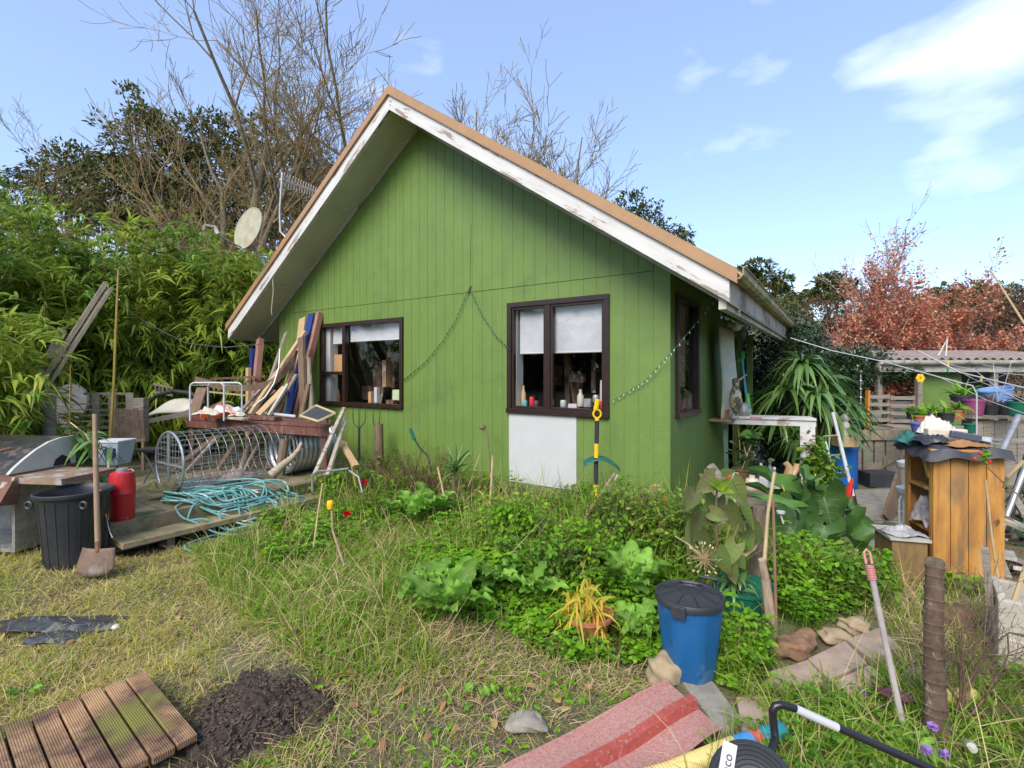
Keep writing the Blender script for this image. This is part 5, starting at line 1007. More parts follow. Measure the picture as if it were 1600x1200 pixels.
for px, py, Y_, n, l, m, lab in ((1440,630,7.4,50,.4,m_cover2,'yellow-green leafy plant above the terracotta pots'), (1505,600,7.6,40,.5,m_cover2,'spiky light green plant in the shed opening'), (1475,632,7.3,30,.3,m_cover2,'sprawling green plant beside the dead brown leaf')):
    t = thing('potted_plant', lab, 'plant', P(px, py+40, Y_)); spray(t, P(px, py+25, Y_), n, l, .05, m, .6, .5); MB().lathe([(.08,0),(.11,.18),(0,.17)], P(px, py+50, Y_), 18).build('pot', m_black, t, smooth=True)
one(MB().box(-.8,.9,-.15,.15,0,.03, M=Matrix.Translation(P(1470,668,7.2))), 'potting_shelf', m_wood, 'narrow grey shelf carrying the bright pots behind the cabinet', 'shelf')
for px, m, r, lab in ((1437,m_terra,.05,'left terracotta pot in front of the yellow-green plant'), (1451,m_terra,.05,'right terracotta pot in front of the yellow-green plant'), (1441,M('violet_plastic', (.13,.14,.4), (.1,.11,.32)),.1,'violet-blue pot under the two terracotta pots'), (1467,m_tgreen,.1,'dark green tub beside the red box'), (1516,m_tgreen,.05,'small green pot right of the white knitted heap')):
    y = 663 if 'terra' in lab and 'under' not in lab else 676; c = P(px, y, 5.2 if y == 663 else 5.0); pot('plant_pot', lab, c, r*.8, r, .09 if r < .09 else .1, m, 'bright pots behind the cabinet')
one(MB().box(-.07,.07,-.05,.05,0,.14, M=Matrix.Translation(P(1460,678,4.9))), 'red_box', m_redplain, 'red box behind the heap of cloth on the cabinet', 'box', bevel=.004)
# right hand scaffold tubes and debris
for i, (pa, pb_, r, m, lab) in enumerate([((1535,770,4.6), (1592,650,5.0), .028, m_steel, 'upper grey metal tube leaning right of the cabinet'), ((1570,830,4.2), (1610,700,4.6), .03, m_rubber, 'black tube leaning at the right edge'), ((1560,840,4.0), (1612,705,4.2), .022, m_steel, 'lower grey metal tube leaning at the right edge'), ((1555,800,4.4),(1608,800,4.3),.02,m_wood,'short grey bar low at the right edge')]):
    one(MB().tube([P(*pa), P(*pb_)], r, 9), 'metal_tube', m, lab, 'tube', 'tubes at the right edge', smooth=True)
for i in range(9):
    px = 1566+rng.uniform(0, 45); py = 800+rng.uniform(0, 110); Y_ = 4.1-i*.05; p = P(px, py, Y_); q = p+Vector((rng.uniform(.2,.5)*rng.choice([-1,1])*.5, rng.uniform(-.1,.3), rng.uniform(-.1,.2)))
    one(MB().beam(p, q, .05+.02*(i % 3), .03), 'debris_timber', [m_wood, m_brown_wood, m_dirty_white][i % 3], ['grey','brown','whitish'][i % 3]+' broken '+['batten low','board end high','stick midway','offcut low','slat high','lath midway','scrap low','splinter high','lump midway'][i]+' in the debris right of the cabinet', 'timber', 'broken timber right of the cabinet')
t = thing('shrub', 'dark leafy scrub in the gap right of the cabinet', 'shrub', P(1590,900,4.3)); P0 = crown_pts([(tuple(P(1590,850,4.6)), (.25,.3,.5)), (tuple(P(1600,940,4.1)), (.3,.3,.2))], 900); V, F = blades(P0, rng.normal(0, 1, (len(P0), 3)), .09, .04, .3, KITE); qmesh('leaves', V, F, m_glossy, t)
# orange pine cabinet
m_pine = M('varnished_pine', (.52,.26,.06), (.34,.135,.025), 3, .55, .2, (6,6,.8), c3=(.2,.12,.06), s3=1.6, lo3=.52, hi3=.66)
def knots(m):
    t = m.node_tree; b = t.nodes['Principled BSDF']; k = t.links.new; co = t.nodes.new('ShaderNodeTexCoord'); cur = b.inputs['Base Color'].links[0].from_socket
    for sc_, st, lo, hi, colr in ((4, (1,1,.6), .70, .72, (.06,.03,.015)), (2.2, (3,3,.5), .56, .7, (.62,.42,.2)), (1.7, (2,2,1), .6, .75, (.16,.12,.08))):
        mp = t.nodes.new('ShaderNodeMapping'); mp.inputs['Scale'].default_value = st; mp.inputs['Location'].default_value = (sc_, 3, 1); n = t.nodes.new('ShaderNodeTexNoise'); n.inputs['Scale'].default_value = sc_; n.inputs['Detail'].default_value = 6
        r = ramp(t, [(lo, (0,0,0)), (hi, (.8,.8,.8))]); x = t.nodes.new('ShaderNodeMixRGB'); x.inputs['Color2'].default_value = (*colr, 1); k(co.outputs['Object'], mp.inputs[0]); k(mp.outputs[0], n.inputs['Vector']); k(n.outputs['Fac'], r.inputs[0]); k(r.outputs[0], x.inputs['Fac']); k(cur, x.inputs['Color1']); cur = x.outputs[0]
    k(cur, b.inputs['Base Color'])
knots(m_pine)
cc = G(1458, 914, 0); cb = thing('pine_cabinet', 'orange pine cabinet standing on end with black sheeting on top', 'cabinet', (cc.x, cc.y, 0), R(-16)); CW, CD, CH = .44, .42, 1.0
mb = MB()
for k in range(4): w = CW/4; mb.box(k*w+.002, (k+1)*w-.002, 0, .018, .02, CH)
mb.build('board_face', m_pine, cb, local=True, bevel=.003)
mb = MB(); mb.box(.0, .02, .02, .06, .02, CH-.01); mb.box(0, .02, CD-.04, CD, .02, CH-.01); mb.box(0, CW, CD, CD+.015, .02, CH); mb.box(CW-.018, CW, .02, CD-.001, .02, CH-.01); mb.build('carcass', m_pine, cb, local=True)
MB().box(-.03, CW+.03, -.03, CD+.03, CH+.001, CH+.03).build('top', m_pine, cb, local=True, bevel=.004)
for z in (.38, .7): MB().box(.001, CW-.02, .062, CD-.042, z, z+.018).build('shelf', m_pine, cb, local=True)
mb = MB(); mb.prism([(-.004,.1,.93), (-.004,.05,.8), (-.004,.08,.8), (-.004,.16,.93)], (.02,0,0)); mb.build('bracket', m_pine, cb, local=True)
Mc = Matrix.Translation((cc.x, cc.y, 0)) @ Matrix.Rotation(R(-16), 4, 'Z')
mb = MB()
def drape(i, j):
    x = -.08+i*(CW+.1); y = -.08+j*(CD+.12); z = CH+.036+.014*math.sin(x*23+y*9)+.012*math.sin(y*31-x*7); e = max(-.035-x, x-CW-.04, -.035-y, 0)
    return Mc @ Vector((x, y, z-e*1.6))
mb.grid(drape, 30, 24); one(mb, 'black_sheeting', M('black_weed_mat', (.025,.025,.03), (.05,.05,.055), 8, .55, .2), 'wrinkled black plastic sheeting draped over the cabinet top', 'sheeting', smooth=True)
def oc(x, y, z=0): return Mc @ Vector((x, y, CH+.055+z))
def cr2(nm, lab, cat, c, rx, ry, h, m, s, **k): return one(crumple(c, rx, ry, h, s), nm, m, lab, cat, smooth=True, **k)
cr2('green_tarpaulin', 'dark green tarpaulin bunched at the left of the cabinet top', 'tarpaulin', oc(-.02,.3,-.03), .1, .12, .13, M('teal_tarp', (.02,.14,.12), (.015,.09,.08), 6, .5, .1), 4)
cr2('black_bundle', 'black plastic bundle at the front left of the cabinet top', 'bundle', oc(.04,.12), .12, .1, .1, M('black_bag', (.02,.02,.022), (.04,.04,.045), 6, .4, .1), 8)
cr2('knitted_blanket', 'heap of white knitted cloth at the back of the cabinet top', 'cloth', oc(.2,.38,.03), .14, .08, .19, M('white_knit', (.68,.64,.55), (.5,.46,.38), 40, .95, .9, dist=.01), 3)
one(MB().box(-.13,.13,-.04,.04,0,.11, M=Mc @ Matrix.Translation((.19,.24,CH+.05))), 'cream_box', m_ivory, 'cream box in front of the white knitted heap', 'box', bevel=.008)
one(MB().box(-.1,.1,-.018,.018,0,.055, M=Mc @ Matrix.Translation((.26,.13,CH+.09)) @ Matrix.Rotation(R(10), 4, 'Y')), 'grey_case', M('slate_blue_plastic', (.06,.07,.1), (.08,.09,.12), 4, .4, 0), 'flat slate-grey case resting on the tan cloth', 'case', bevel=.01)
cr2('tan_cloth', 'tan leather cloth crumpled at the front of the cabinet top', 'cloth', oc(.24,.1,-.01), .15, .09, .06, M('tan_leather', (.33,.17,.06), (.25,.12,.04), 8, .7, .3), 11)
one(MB().box(-.06,.1,-.07,.07,0,.004, M=Mc @ Matrix.Translation((.42,.25,CH+.075)) @ Matrix.Rotation(R(12), 4, 'Y')), 'turquoise_tile', M('turquoise', (.2,.4,.4), (.16,.34,.34)), 'turquoise flat sheet at the right of the cabinet top', 'sheet')
c = Mc @ Vector((.5,.34,CH-.0)); one(MB().lathe([(.035,0),(.04,.01),(.042,.07),(.034,.07),(0,.06)], c+Vector((0,0,.02)), 18), 'white_mug', m_white, 'small white cup at the far right corner of the cabinet', 'cup', smooth=True)
# things in and beside it
lb = G(1424, 922, 0); t = thing('small_cabinet', 'low grubby pine box beside the tall cabinet with papers on top', 'cabinet', (lb.x, lb.y, 0), R(-16)); m_oldpine = M('old_pine', (.24,.14,.05), (.13,.08,.035), 5, .7, .3, (5,5,1)); MB().box(-.12,.1,0,.3,.0,.36).build('carcass', m_oldpine, t, local=True); MB().box(-.14,.12,-.02,.32,.361,.38).build('top', m_dirty_white, t, local=True)
Ml = Matrix.Translation((lb.x, lb.y, 0)) @ Matrix.Rotation(R(-16), 4, 'Z')
one(crumple(Ml @ Vector((-.02,.1,.382)), .12, .1, .09, 5), 'plastic_bag', M('grey_bag', (.4,.38,.36), (.2,.19,.19), 9, .4, .2), 'grey crumpled plastic bag on the low pine box', 'bag', smooth=True)
one(crumple(Mc @ Vector((.06,.2,.40)), .09, .1, .26, 9), 'stuffed_bag', M('mottled_bag', (.3,.26,.24), (.14,.12,.13), 14, .5, .3, c3=(.5,.25,.1), s3=9), 'clear bag of oddments stuffed in the middle cabinet shelf', 'bag', smooth=True)
for k, (px, py, Y_, lab) in enumerate([(1421,798,4.5,'lower white plastic pail behind the cabinet'), (1422,757,4.6,'upper white plastic pail stacked behind the cabinet')]):
    c = P(px, py, Y_); t = thing('white_pail', lab, 'pail', c, 0, 'white pails behind the cabinet'); MB().lathe([(.075,0),(.09,.16),(.1,.165),(.1,.19),(.085,.2),(0,.2)], c, 22).build('pail_body', m_dirty_white, t, smooth=True); MB().lathe([(.102,.192),(.102,.21),(.06,.225),(0,.225)], c, 22).build('lid', m_white, t, smooth=True)
one(MB().tube([P(1405,830,4.3), P(1405,782,4.35), P(1408,775,4.35), P(1412,782,4.35), P(1412,830,4.3)], .007, 6), 'white_hoop', m_white, 'white wire hoop beside the low pine box', 'hoop')
one(MB().beam(P(1386,812,5.3), P(1426,690,5.7), .18, .03, up=(.5,-.8,.2)), 'leaning_board', m_brown_wood, 'brown board leaning at an angle between gate and cabinet', 'board')
bx = P(1372,778,7.0); one(MB().box(-.22,.22,-.15,.15,0,.2, M=Matrix.Translation((bx.x, bx.y, 0.0))), 'black_crate', m_black, 'black plastic crate on the path under the gate', 'crate', bevel=.01)
# blue barrel, box with statue, ladder frame
c = B(1312, 6.9, 0); t = thing('blue_barrel', 'bright blue plastic barrel behind the white ladder', 'barrel', c); MB().lathe([(.2,0),(.21,.03),(.215,.55),(.22,.57)], c, 30).build('barrel_body', M('bright_blue', (.01,.13,.45), (.01,.1,.36), 4, .4, .05), t, smooth=True); MB().lathe([(.23,.56),(.235,.6),(.2,.62),(0,.625)], c, 30).build('lid', M('bright_blue_lid', (.015,.17,.5), (.01,.13,.42), 4, .4, .05), t, smooth=True)
one(MB().box(-.12,.12,-.1,.1,0,.13, M=Matrix.Translation(P(1320,697,6.6))), 'wooden_box', m_bare_wood, 'small pale wooden box under the white statue', 'box', bevel=.004)
c = P(1320,682,6.6); mb = MB(); mb.lathe([(.06,0),(.07,.03),(.05,.08),(.065,.13),(.05,.18),(.03,.2),(.05,.23),(.05,.26),(.02,.29),(0,.3)], c, 14, ring=5, amp=.012); one(mb, 'white_statue', m_dirty_white, 'small lumpy white garden statue on a wooden box', 'statue', smooth=True)
t = thing('white_ladder', 'narrow white metal ladder leaning beside the blue barrel', 'ladder', P(1325,770,5.7)); MB().tube([P(1301,644,6.0), P(1315,700,5.9), P(1333,775,5.7)], .02, 8).build('rail', m_white, t); MB().tube([P(1290,690,6.1), P(1312,775,5.9)], .012, 8).build('rail', m_white, t)
for py, xa_, xb_ in ((682,1287,1309), (712,1295,1317), (740,1301,1325)): MB().tube([P(xa_,py,6.1), P(xb_,py-2,5.9)], .01, 6).build('rung', m_white, t)
t = thing('red_umbrella', 'furled red umbrella stuck upright among the leaves', 'umbrella', P(1322,800,5.0)); MB().tube([P(1320,790,5.0), P(1326,770,5.0), P(1332,747,5.0)], [.02,.035,.01], 8).build('canopy', m_redplain, t, smooth=True); MB().tube([P(1319,788,5.0), P(1314,830,5.0)], .01, 6).build('handle', m_black, t)
# clothes line
cl = thing('clothes_line', 'white rotary clothes line arms and cords crossing above the pots', 'clothes line', P(1560,600,4.0))
for pts in ([(1434,548,4.9), (1500,582,4.3), (1600,606,3.6), (1640,616,3.4)], [(1384,566,5.6), (1470,590,4.8), (1520,603,4.5), (1526,615,4.5), (1526,680,4.5)], [(1478,557,4.8), (1480,530,4.9), (1466,556,4.9)]): MB().tube([P(*p) for p in pts], .0065, 6).build('arm', m_white, cl, smooth=True)
mb = MB()
for a_, b_ in (((1440,550,4.9),(1640,640,3.4)), ((1450,562,4.9),(1640,590,3.3)), ((1470,590,4.8),(1640,660,3.5)), ((1520,576,4.4),(1620,640,3.6)), ((1536,570,4.2),(1640,575,3.4)), ((1552,568,4.1),(1560,625,4.1)), ((1580,566,4.0),(1562,620,4.1)), ((1500,600,4.6),(1600,575,3.6))): p, q = P(*a_), P(*b_); m_ = p.lerp(q, .5)-Vector((0,0,.03)); mb.tube([p, m_, q], .0028, 4)
mb.build('cords', m_white, cl)
one(MB().tube([P(1235,528,6.6), P(1300,548,6.2), P(1385,566,5.6)], .006, 5), 'line_cord', m_white, 'white cord running from the house eave to the clothes line', 'cord')
GPg = 'pegs on the clothes line'
for px, py, Y_, m, h, lab in ((1481,569,4.5,m_yellow,.05,'yellow clothes peg above the green one'), (1481,578,4.5,M('peg_green', (.05,.45,.2), (.04,.4,.18)),.06,'green clothes peg hanging under the yellow one'), (1533,592,4.3,m_yellow,.07,'yellow clothes peg beside the blue bucket')):
    one(MB().beam(P(px,py+4,Y_), P(px,py-4,Y_), .016, .012), 'clothes_peg', m, lab, 'peg', GPg, bevel=.003)
c = P(1438,591,5.2); mb = MB()
for k in range(6): a = k*1.047; mb.lathe([(0,-.008),(.02,-.004),(.02,.004),(0,.008)], n=10, M=Matrix.Translation(c+Vector((.028*math.cos(a),0,.028*math.sin(a)))) @ Matrix.Rotation(R(90), 4, 'X'))
one(mb, 'flower_clip', m_yellow, 'yellow flower-shaped clip hanging on the cord near the gate', 'clip')
cane([(1640,545,3.2), (1600,505,3.4), (1549,424,3.6)], 'bare cane slanting up at the right edge', .009, False, m_cane)
one(MB().tube([P(1600,720,3.0), P(1575,745,3.05), P(1568,762,3.1)], [.012,.011,.007], 7), 'rose_branch', m_cane, 'thick pruned rose branch entering from the right edge', 'branch')
t = thing('rose_hips', 'thin rose stem with red hips and leaves before the cabinet', 'rose', P(1560,760,3.1)); MB().tube([P(1625,800,3.0), P(1570,757,3.1), P(1540,727,3.15)], .004, 5).build('stem', m_brown_wood, t)
for px, py in ((1532,709),(1523,717),(1546,722)): MB().lathe([(0,-.012),(.011,-.006),(.013,.003),(.006,.012),(0,.013)], P(px,py,3.15), 10).build('hip', m_redplain, t, smooth=True)
spray(t, P(1537,715,3.15), 16, .06, .035, m_cover2, .9, .4, OVAL)
# fairy lights: gable loops and the eave string
def lights(name, lab, pts, cat='string lights', n=30, r=.0035, m=m_tgreen, bm=m_white):
    t = thing(name, lab, cat, pts[0]); MB().tube(pts, r, 4).build('wire', m, t); L_ = len(pts)-1
    for k in range(n): f = (k+.5)/n*L_; i = int(f); p = pts[i].lerp(pts[min(i+1, L_)], f-i); MB().beam(p, p+Vector((.008*(1 if k % 2 else -1), -.004, -.022)), .007, .007).build('bulb', bm, t)
    return t
lights('fairy_lights', 'dark fairy light string looping from the gable hook to the left window', [WP(x, y, .03) for x, y in [(730,457),(712,500),(690,535),(665,565),(645,582),(630,594)]], bm=m_brown)
lights('fairy_lights', 'dark fairy light string looping from the gable hook to the right window', [WP(x, y, .03+.02*(x > 790)) for x, y in [(737,457),(752,490),(775,525),(797,546)]], n=18, bm=m_brown)
lights('fairy_lights', 'fairy light string with pale bulbs looping from window to eave corner', [WP(955,628,.03), WP(985,610,.03), WP(1010,594,.04), WP(1035,566,.06), SP(1056,543,.1), SP(1085,508,.2), P(1105,482,5.0), P(1132,456,4.95)], n=26)
lights('fairy_lights', 'fairy light string with pale bulbs hanging along the side eave', [P(1132,456,4.95)] + [HS(-.52, u, 2.10+.03*math.sin(u*9)) for u in np.linspace(-.3, 4.4, 16)], n=34)
hk = thing('cable_hook', 'small rusty hook and cable end at the middle of the gable', 'hook', WP(733,457,.02)); MB().tube([WP(731,459,.02), WP(733,452,.03), WP(735,446,.02)], .01, 6).build('hook', m_rust, hk); MB().tube([WP(734,447,.012), WP(735,380,.012), WP(735.5,350,.012)], .004, 5).build('conduit', m_green, hk)
# ---- things on the inside window sills
GS = 'things on the window sills'
def insill(kind, lab, px, py0, py1, w, mat, o=-.14, shape='box', cat=None):
    c = WP(px, py0, o); h = (py0-py1)/FPX*c.y; M_ = Matrix.Translation(c) @ Matrix.Rotation(HROT+R(90), 4, 'Z'); mb = MB()
    if shape == 'box': mb.box(-w/2, w/2, -.03, .03, 0, h, M=M_)
    elif shape == 'bottle': mb.lathe([(w*.48,0),(w*.5,.01),(w*.5,h*.6),(w*.22,h*.78),(w*.22,h*.98),(0,h)], n=16, M=M_)
    else: mb.lathe([(w*.42,0),(w*.5,h*.2),(w*.5,h*.8),(w*.4,h),(0,h)], n=16, M=M_)
    return one(mb, kind, mat, lab, cat or kind.split('_')[-1], GS, smooth=shape != 'box', bevel=.002 if shape == 'box' else 0)
m_card = M('cardboard', (.5,.3,.13), (.44,.26,.11), 4, .8, .05)
insill('cardboard_box', 'tan cardboard box upright in the left window', 532,583,554,.24,m_card)
insill('white_carton', 'tall white carton in the left window', 589,629,605,.06,m_white)
insill('brown_carton', 'small brown carton beside the tall white one', 580,629,612,.06,m_card)
insill('green_packet', 'pale green packet at the right of the left window', 621,625,609,.14,M('pale_green_paper', (.5,.58,.36), (.42,.5,.3)))
insill('amber_bottle', 'amber bottle in the lower left pane', 529,628,608,.06,M('amber_glass', (.15,.08,.03), (.1,.05,.02)), shape='bottle', cat='bottle')
insill('sauce_bottle', 'brown-topped bottle at the left of the kitchen window', 808,635,606,.06,M('tan_label', (.45,.25,.15), (.4,.2,.1)), shape='jar', cat='bottle')
insill('figurine', 'tan dried-leaf figurine in the kitchen window', 818,633,602,.06,m_cane, shape='bottle')
insill('teal_tin', 'teal tin in the kitchen window', 820,636,625,.06,M('teal_tin', (.08,.4,.38), (.06,.34,.32)), shape='jar', cat='tin')
insill('red_jar', 'red jar in the kitchen window', 831,634,620,.06,m_redplain, shape='jar', cat='jar')
insill('purple_cup', 'dark purple cup beside the red jar', 838,635,626,.06,M('plum', (.12,.03,.08), (.1,.02,.06)), shape='jar', cat='cup')
insill('pump_bottle', 'bottle with a bright blue cap against the middle bar', 860,634,600,.045,M('bottle_clear', (.2,.24,.24), (.15,.18,.18), 4, .2), shape='jar', cat='bottle')
insill('blue_stopper', 'bright blue bottle cap seen above the pane middle', 860,607,599,.05,M('cap_blue', (.01,.25,.6), (.01,.2,.5)), o=-.139, shape='jar', cat='cap')
insill('white_bottle', 'white ribbed bottle in the right pane', 907,635,608,.075,m_dirty_white, shape='bottle', cat='bottle')
insill('silver_case', 'grey tilted case beside the white ribbed bottle', 919,636,623,.08,m_steel)
insill('glass_tumbler', 'low pale tumbler in the right pane', 880,636,625,.07,m_clear, shape='jar', cat='tumbler')
insill('white_shell', 'white folded paper at the bottom of the right pane', 896,638,631,.1,m_white)
insill('metal_cup', 'pale metal cup behind the yellow spade handle', 931,629,617,.07,m_steel, shape='jar', cat='cup')
insill('white_tube', 'tall white and red tube at the right end of the kitchen window', 941,628,594,.05,m_white, shape='jar', cat='tube')
insill('red_tin', 'red tin under the tall white tube', 942,638,627,.06,m_redplain, o=-.1, shape='jar', cat='tin')
# side window contents
c = SP(1069,648,-.09); t = thing('arch_ornament', 'small arched ornament standing in the side window', 'ornament', c); dU = Vector((HB[0], HB[1], 0))
MB().tube([c-dU*.1, c-dU*.1+Vector((0,0,.18)), c-dU*.05+Vector((0,0,.25)), c+Vector((0,0,.27)), c+dU*.05+Vector((0,0,.25)), c+dU*.1+Vector((0,0,.18)), c+dU*.1], .02, 8).build('arch', M('brick_red', (.35,.08,.05), (.28,.06,.04)), t, smooth=True); MB().lathe([(.05,0),(.06,.1),(.03,.22),(0,.24)], c+dU*.28, 14).build('white_figure', m_white, t, smooth=True)
t = thing('window_plant', 'dark houseplant inside the side window', 'plant', SP(1062,625,-.09)); spray(t, SP(1062,620,-.085), 40, .16, .07, m_glossy, .5, .4, OVAL)

m_pots = [m_black, m_terra, m_tgreen, M('grey_pot', (.2,.2,.2), (.14,.14,.14)), m_black]
for k, (px, py, Y_, r, h, lab) in enumerate([(1478,660,6.2,.09,.13,'grey-green tub left of the purple pot, low on the ledge'), (1497,655,6.4,.08,.12,'small black pot between shed opening and purple pot'), (1590,648,6.6,.12,.18,'black pot at the far right end of the ledge'), (1460,655,6.3,.07,.1,'brown clay pot deep among the bright pots'), (1425,655,7.2,.07,.1,'small pot on the post left of the terracotta pots')]):
    t = pot('plant_pot', lab, P(px, py, Y_), r*.8, r, h, m_pots[k], 'plant pots on the fence ledge'); spray(t, P(px, py, Y_)+Vector((0,0,h)), 26, .22, .035, [m_cover2, m_cover, m_brownbush][k % 3], .8, .6)
one(crumple(P(1482,640,6.6), .2, .1, .14, 6), 'dead_leaf_heap', m_brown_wood, 'heap of big brown dead leaves in front of the shed opening', 'leaves', smooth=True)
one(MB().box(-.25,.25,-.1,.1,0,.02, M=Matrix.Translation(P(1582,690,5.2))), 'shelf_board', m_wood, 'short grey board fixed to the fence behind the metal tubes', 'board')
t = thing('wind_chime', 'small string of hanging white shapes by the clothes line', 'ornament', P(1345,600,7.0)); MB().tube([P(1345,585,7.0), P(1345,640,7.0)], .004, 5).build('string', m_white, t)
for k in range(4): MB().lathe([(0,-.02),(.02,0),(0,.02)], P(1345,595+k*13,7.0), 8).build('bead', m_white, t)
# ------------------------------------------------------------------ foreground and garden
m_stalk = M('green_brown_stalk', (.2,.22,.07), (.16,.12,.05), bump=0)
# ribbed decking panel, lower left
m_rib = M('ribbed_decking', (.42,.25,.12), (.24,.125,.06), 6, .85, .3, (1,1,1), c3=(.09,.045,.03), s3=2.2, lo3=.45, hi3=.6)
def add_ribs(m, per):
    t = m.node_tree; b = t.nodes['Principled BSDF']; k = t.links.new; co = t.nodes.new('ShaderNodeTexCoord'); w = t.nodes.new('ShaderNodeTexWave'); w.bands_direction = 'X'; w.inputs['Scale'].default_value = per; w.inputs['Distortion'].default_value = .3
    bm = t.nodes.new('ShaderNodeBump'); bm.inputs['Strength'].default_value = .5; bm.inputs['Distance'].default_value = .004; k(co.outputs['Object'], w.inputs[0]); k(w.outputs['Fac'], bm.inputs['Height']); k(bm.outputs[0], b.inputs['Normal'])
    n = t.nodes.new('ShaderNodeTexNoise'); n.inputs['Scale'].default_value = 2.6; n.inputs['Detail'].default_value = 7; r = ramp(t, [(.56, (0,0,0)), (.66, (1,1,1))]); k(co.outputs['Object'], n.inputs[0]); k(n.outputs['Fac'], r.inputs[0]); x = t.nodes.new('ShaderNodeMixRGB'); old = b.inputs['Base Color'].links[0].from_socket
    x.inputs['Color2'].default_value = (.17,.16,.03,1); k(r.outputs[0], x.inputs['Fac']); k(old, x.inputs['Color1']); k(x.outputs[0], b.inputs['Base Color'])
add_ribs(m_rib, 39)
TR = G(228,1041,.13); BR = G(313,1150,.1); e1 = (BR-TR); e1.z = 0; Lb = e1.length; ang = math.atan2(e1.y, e1.x)
dk = thing('decking_panel', 'old ribbed brown decking panel lying loose in the grass', 'panel', (TR.x, TR.y, 0), ang-R(90))
# local: +y runs along the boards (towards the camera), +x steps across; panel extends to -x
bwid = .083
for k in range(9):
    w0 = (k+1)*bwid; j = [0,.01,-.006,.004,.012,-.004,.006,0,.01][k]; mb = MB().box(w0-bwid+.009, w0, 0+j, Lb+j, .085, .115); 
    mb.build('board', m_rib, dk, local=True, bevel=.004)
for y in (.08, Lb/2, Lb-.1): MB().box(.01, 9*bwid, y-.03, y+.03, .03, .084).build('bearer', m_brown_wood, dk, local=True)
# soil heap
c = GG(392, 1120); mb = MB(); 
def heap(i, j):
    x = (i-.5)*2; y = (j-.5)*2; r = math.hypot(x, y); rw = 1+.22*math.sin(3*math.atan2(y,x)+1)+.1*math.sin(7*math.atan2(y,x)); r = r/rw/.86; h = max(0, 1-r**1.3)
    z = .065*h*(1+.3*math.sin(x*6+1)*math.cos(y*5))+.013*math.sin(x*31+y*7)*math.cos(y*29-x*11)+.008*math.sin(x*61)*math.sin(y*53)+rng.normal(0, .003)
    X_ = c.x+x*.35; Y_ = c.y+y*.33; return (X_, Y_, gnd(X_, Y_)+z*(1 if r < 1 else .0)-(.02 if r >= 1 else 0)+.008)
mb.grid(heap, 80, 80); tag(one(mb, 'soil_heap', M('dark_soil', (.028,.02,.014), (.075,.05,.034), 60, .95, 1., c3=(.15,.11,.07), s3=22, lo3=.56, hi3=.66, dist=.02), 'heap of dark freshly dug soil behind the decking panel', 'soil heap', smooth='all'))
V = []; parts = []; n = 2600; pr = rng.normal(0, .5, (n, 2)); q = np.column_stack([c.x+pr[:, 0]*.34, c.y+pr[:, 1]*.31]); rr_ = np.hypot(pr[:, 0], pr[:, 1]); z = gz(q[:, 0], q[:, 1])+  .065*np.clip(1-rr_**1.6, 0, 1)+.01
V, F = blades(np.column_stack([q, z]), rng.normal(0, 1, (n, 3))*[1,1,.35], rng.uniform(.006, .022, n), rng.uniform(.004, .012, n), .2, [.6,1,.8,.3]); tag(qmesh('soil_crumbs', V, F, M('soil_crumb', (.05,.035,.025), (.12,.085,.055), 40, .95, 0)), kind='stuff')
# black plastic scraps
for (px, py, rx, ry, s, lab) in ((82,981,.36,.1,3,'larger torn black plastic sheet on the lawn'), (78,1003,.15,.07,6,'smaller torn black plastic sheet below the larger one')):
    one(crumple(GG(px+10, py)+Vector((0,0,.02)), rx, ry, .045, s), 'plastic_scrap', M('grey_black_plastic', (.05,.05,.052), (.03,.03,.032), 7, .4, .3, c3=(.15,.15,.14), s3=4), lab, 'plastic sheet', 'torn black plastic on the lawn', smooth=True)
cM = GG(181, 985); one(MB().lathe([(.012,0),(.02,.01),(.024,.022),(.016,.034),(0,.038)], cM, 14), 'puffball', m_ivory, 'small cream puffball in the lawn', 'mushroom', smooth=True)
# red roofing sheet
A0, B0, C0_, D0 = G(1042,1064,.06), G(1130,1142,.05), G(985,1240,.05), G(715,1240,.05)
m_redsheet = M('chalky_red_paint', (.37,.1,.08), (.4,.2,.165), 110, .75, .15, c3=(.42,.29,.24), s3=85, lo3=.42, hi3=.66)
rst = thing('roofing_sheet', 'chalky red steel roofing sheet lying on the ground', 'roofing sheet', (0, 2.2, 0))
def rsp(i, j, h=0): return A0.lerp(B0, i).lerp(D0.lerp(C0_, i), j)+Vector((0, 0, h+.006*math.sin(j*9)+(.012 if i < .03 or i > .97 else 0)))
mb = MB(); mb.grid(lambda i, j: rsp(i*.44, j), 30, 24); mb.grid(lambda i, j: rsp(.60+i*.40, j), 30, 24); mb.build('pan', m_redsheet, rst, solid=.002)
mb = MB(); pr = [(.44,0),(.465,.04),(.575,.04),(.60,0)]
V_ = []
def rib(i, j): k = min(2, int(i*3)); f_ = i*3-k; a_, b_ = pr[k], pr[k+1]; return rsp(a_[0]+(b_[0]-a_[0])*f_, j, a_[1]+(b_[1]-a_[1])*f_)
mb.grid(rib, 3, 24); mb.build('rib', M('clean_red_paint', (.42,.085,.06), (.33,.06,.045), 30, .6, .1, c3=(.4,.24,.2), s3=40, lo3=.56, hi3=.66), rst, solid=.002)
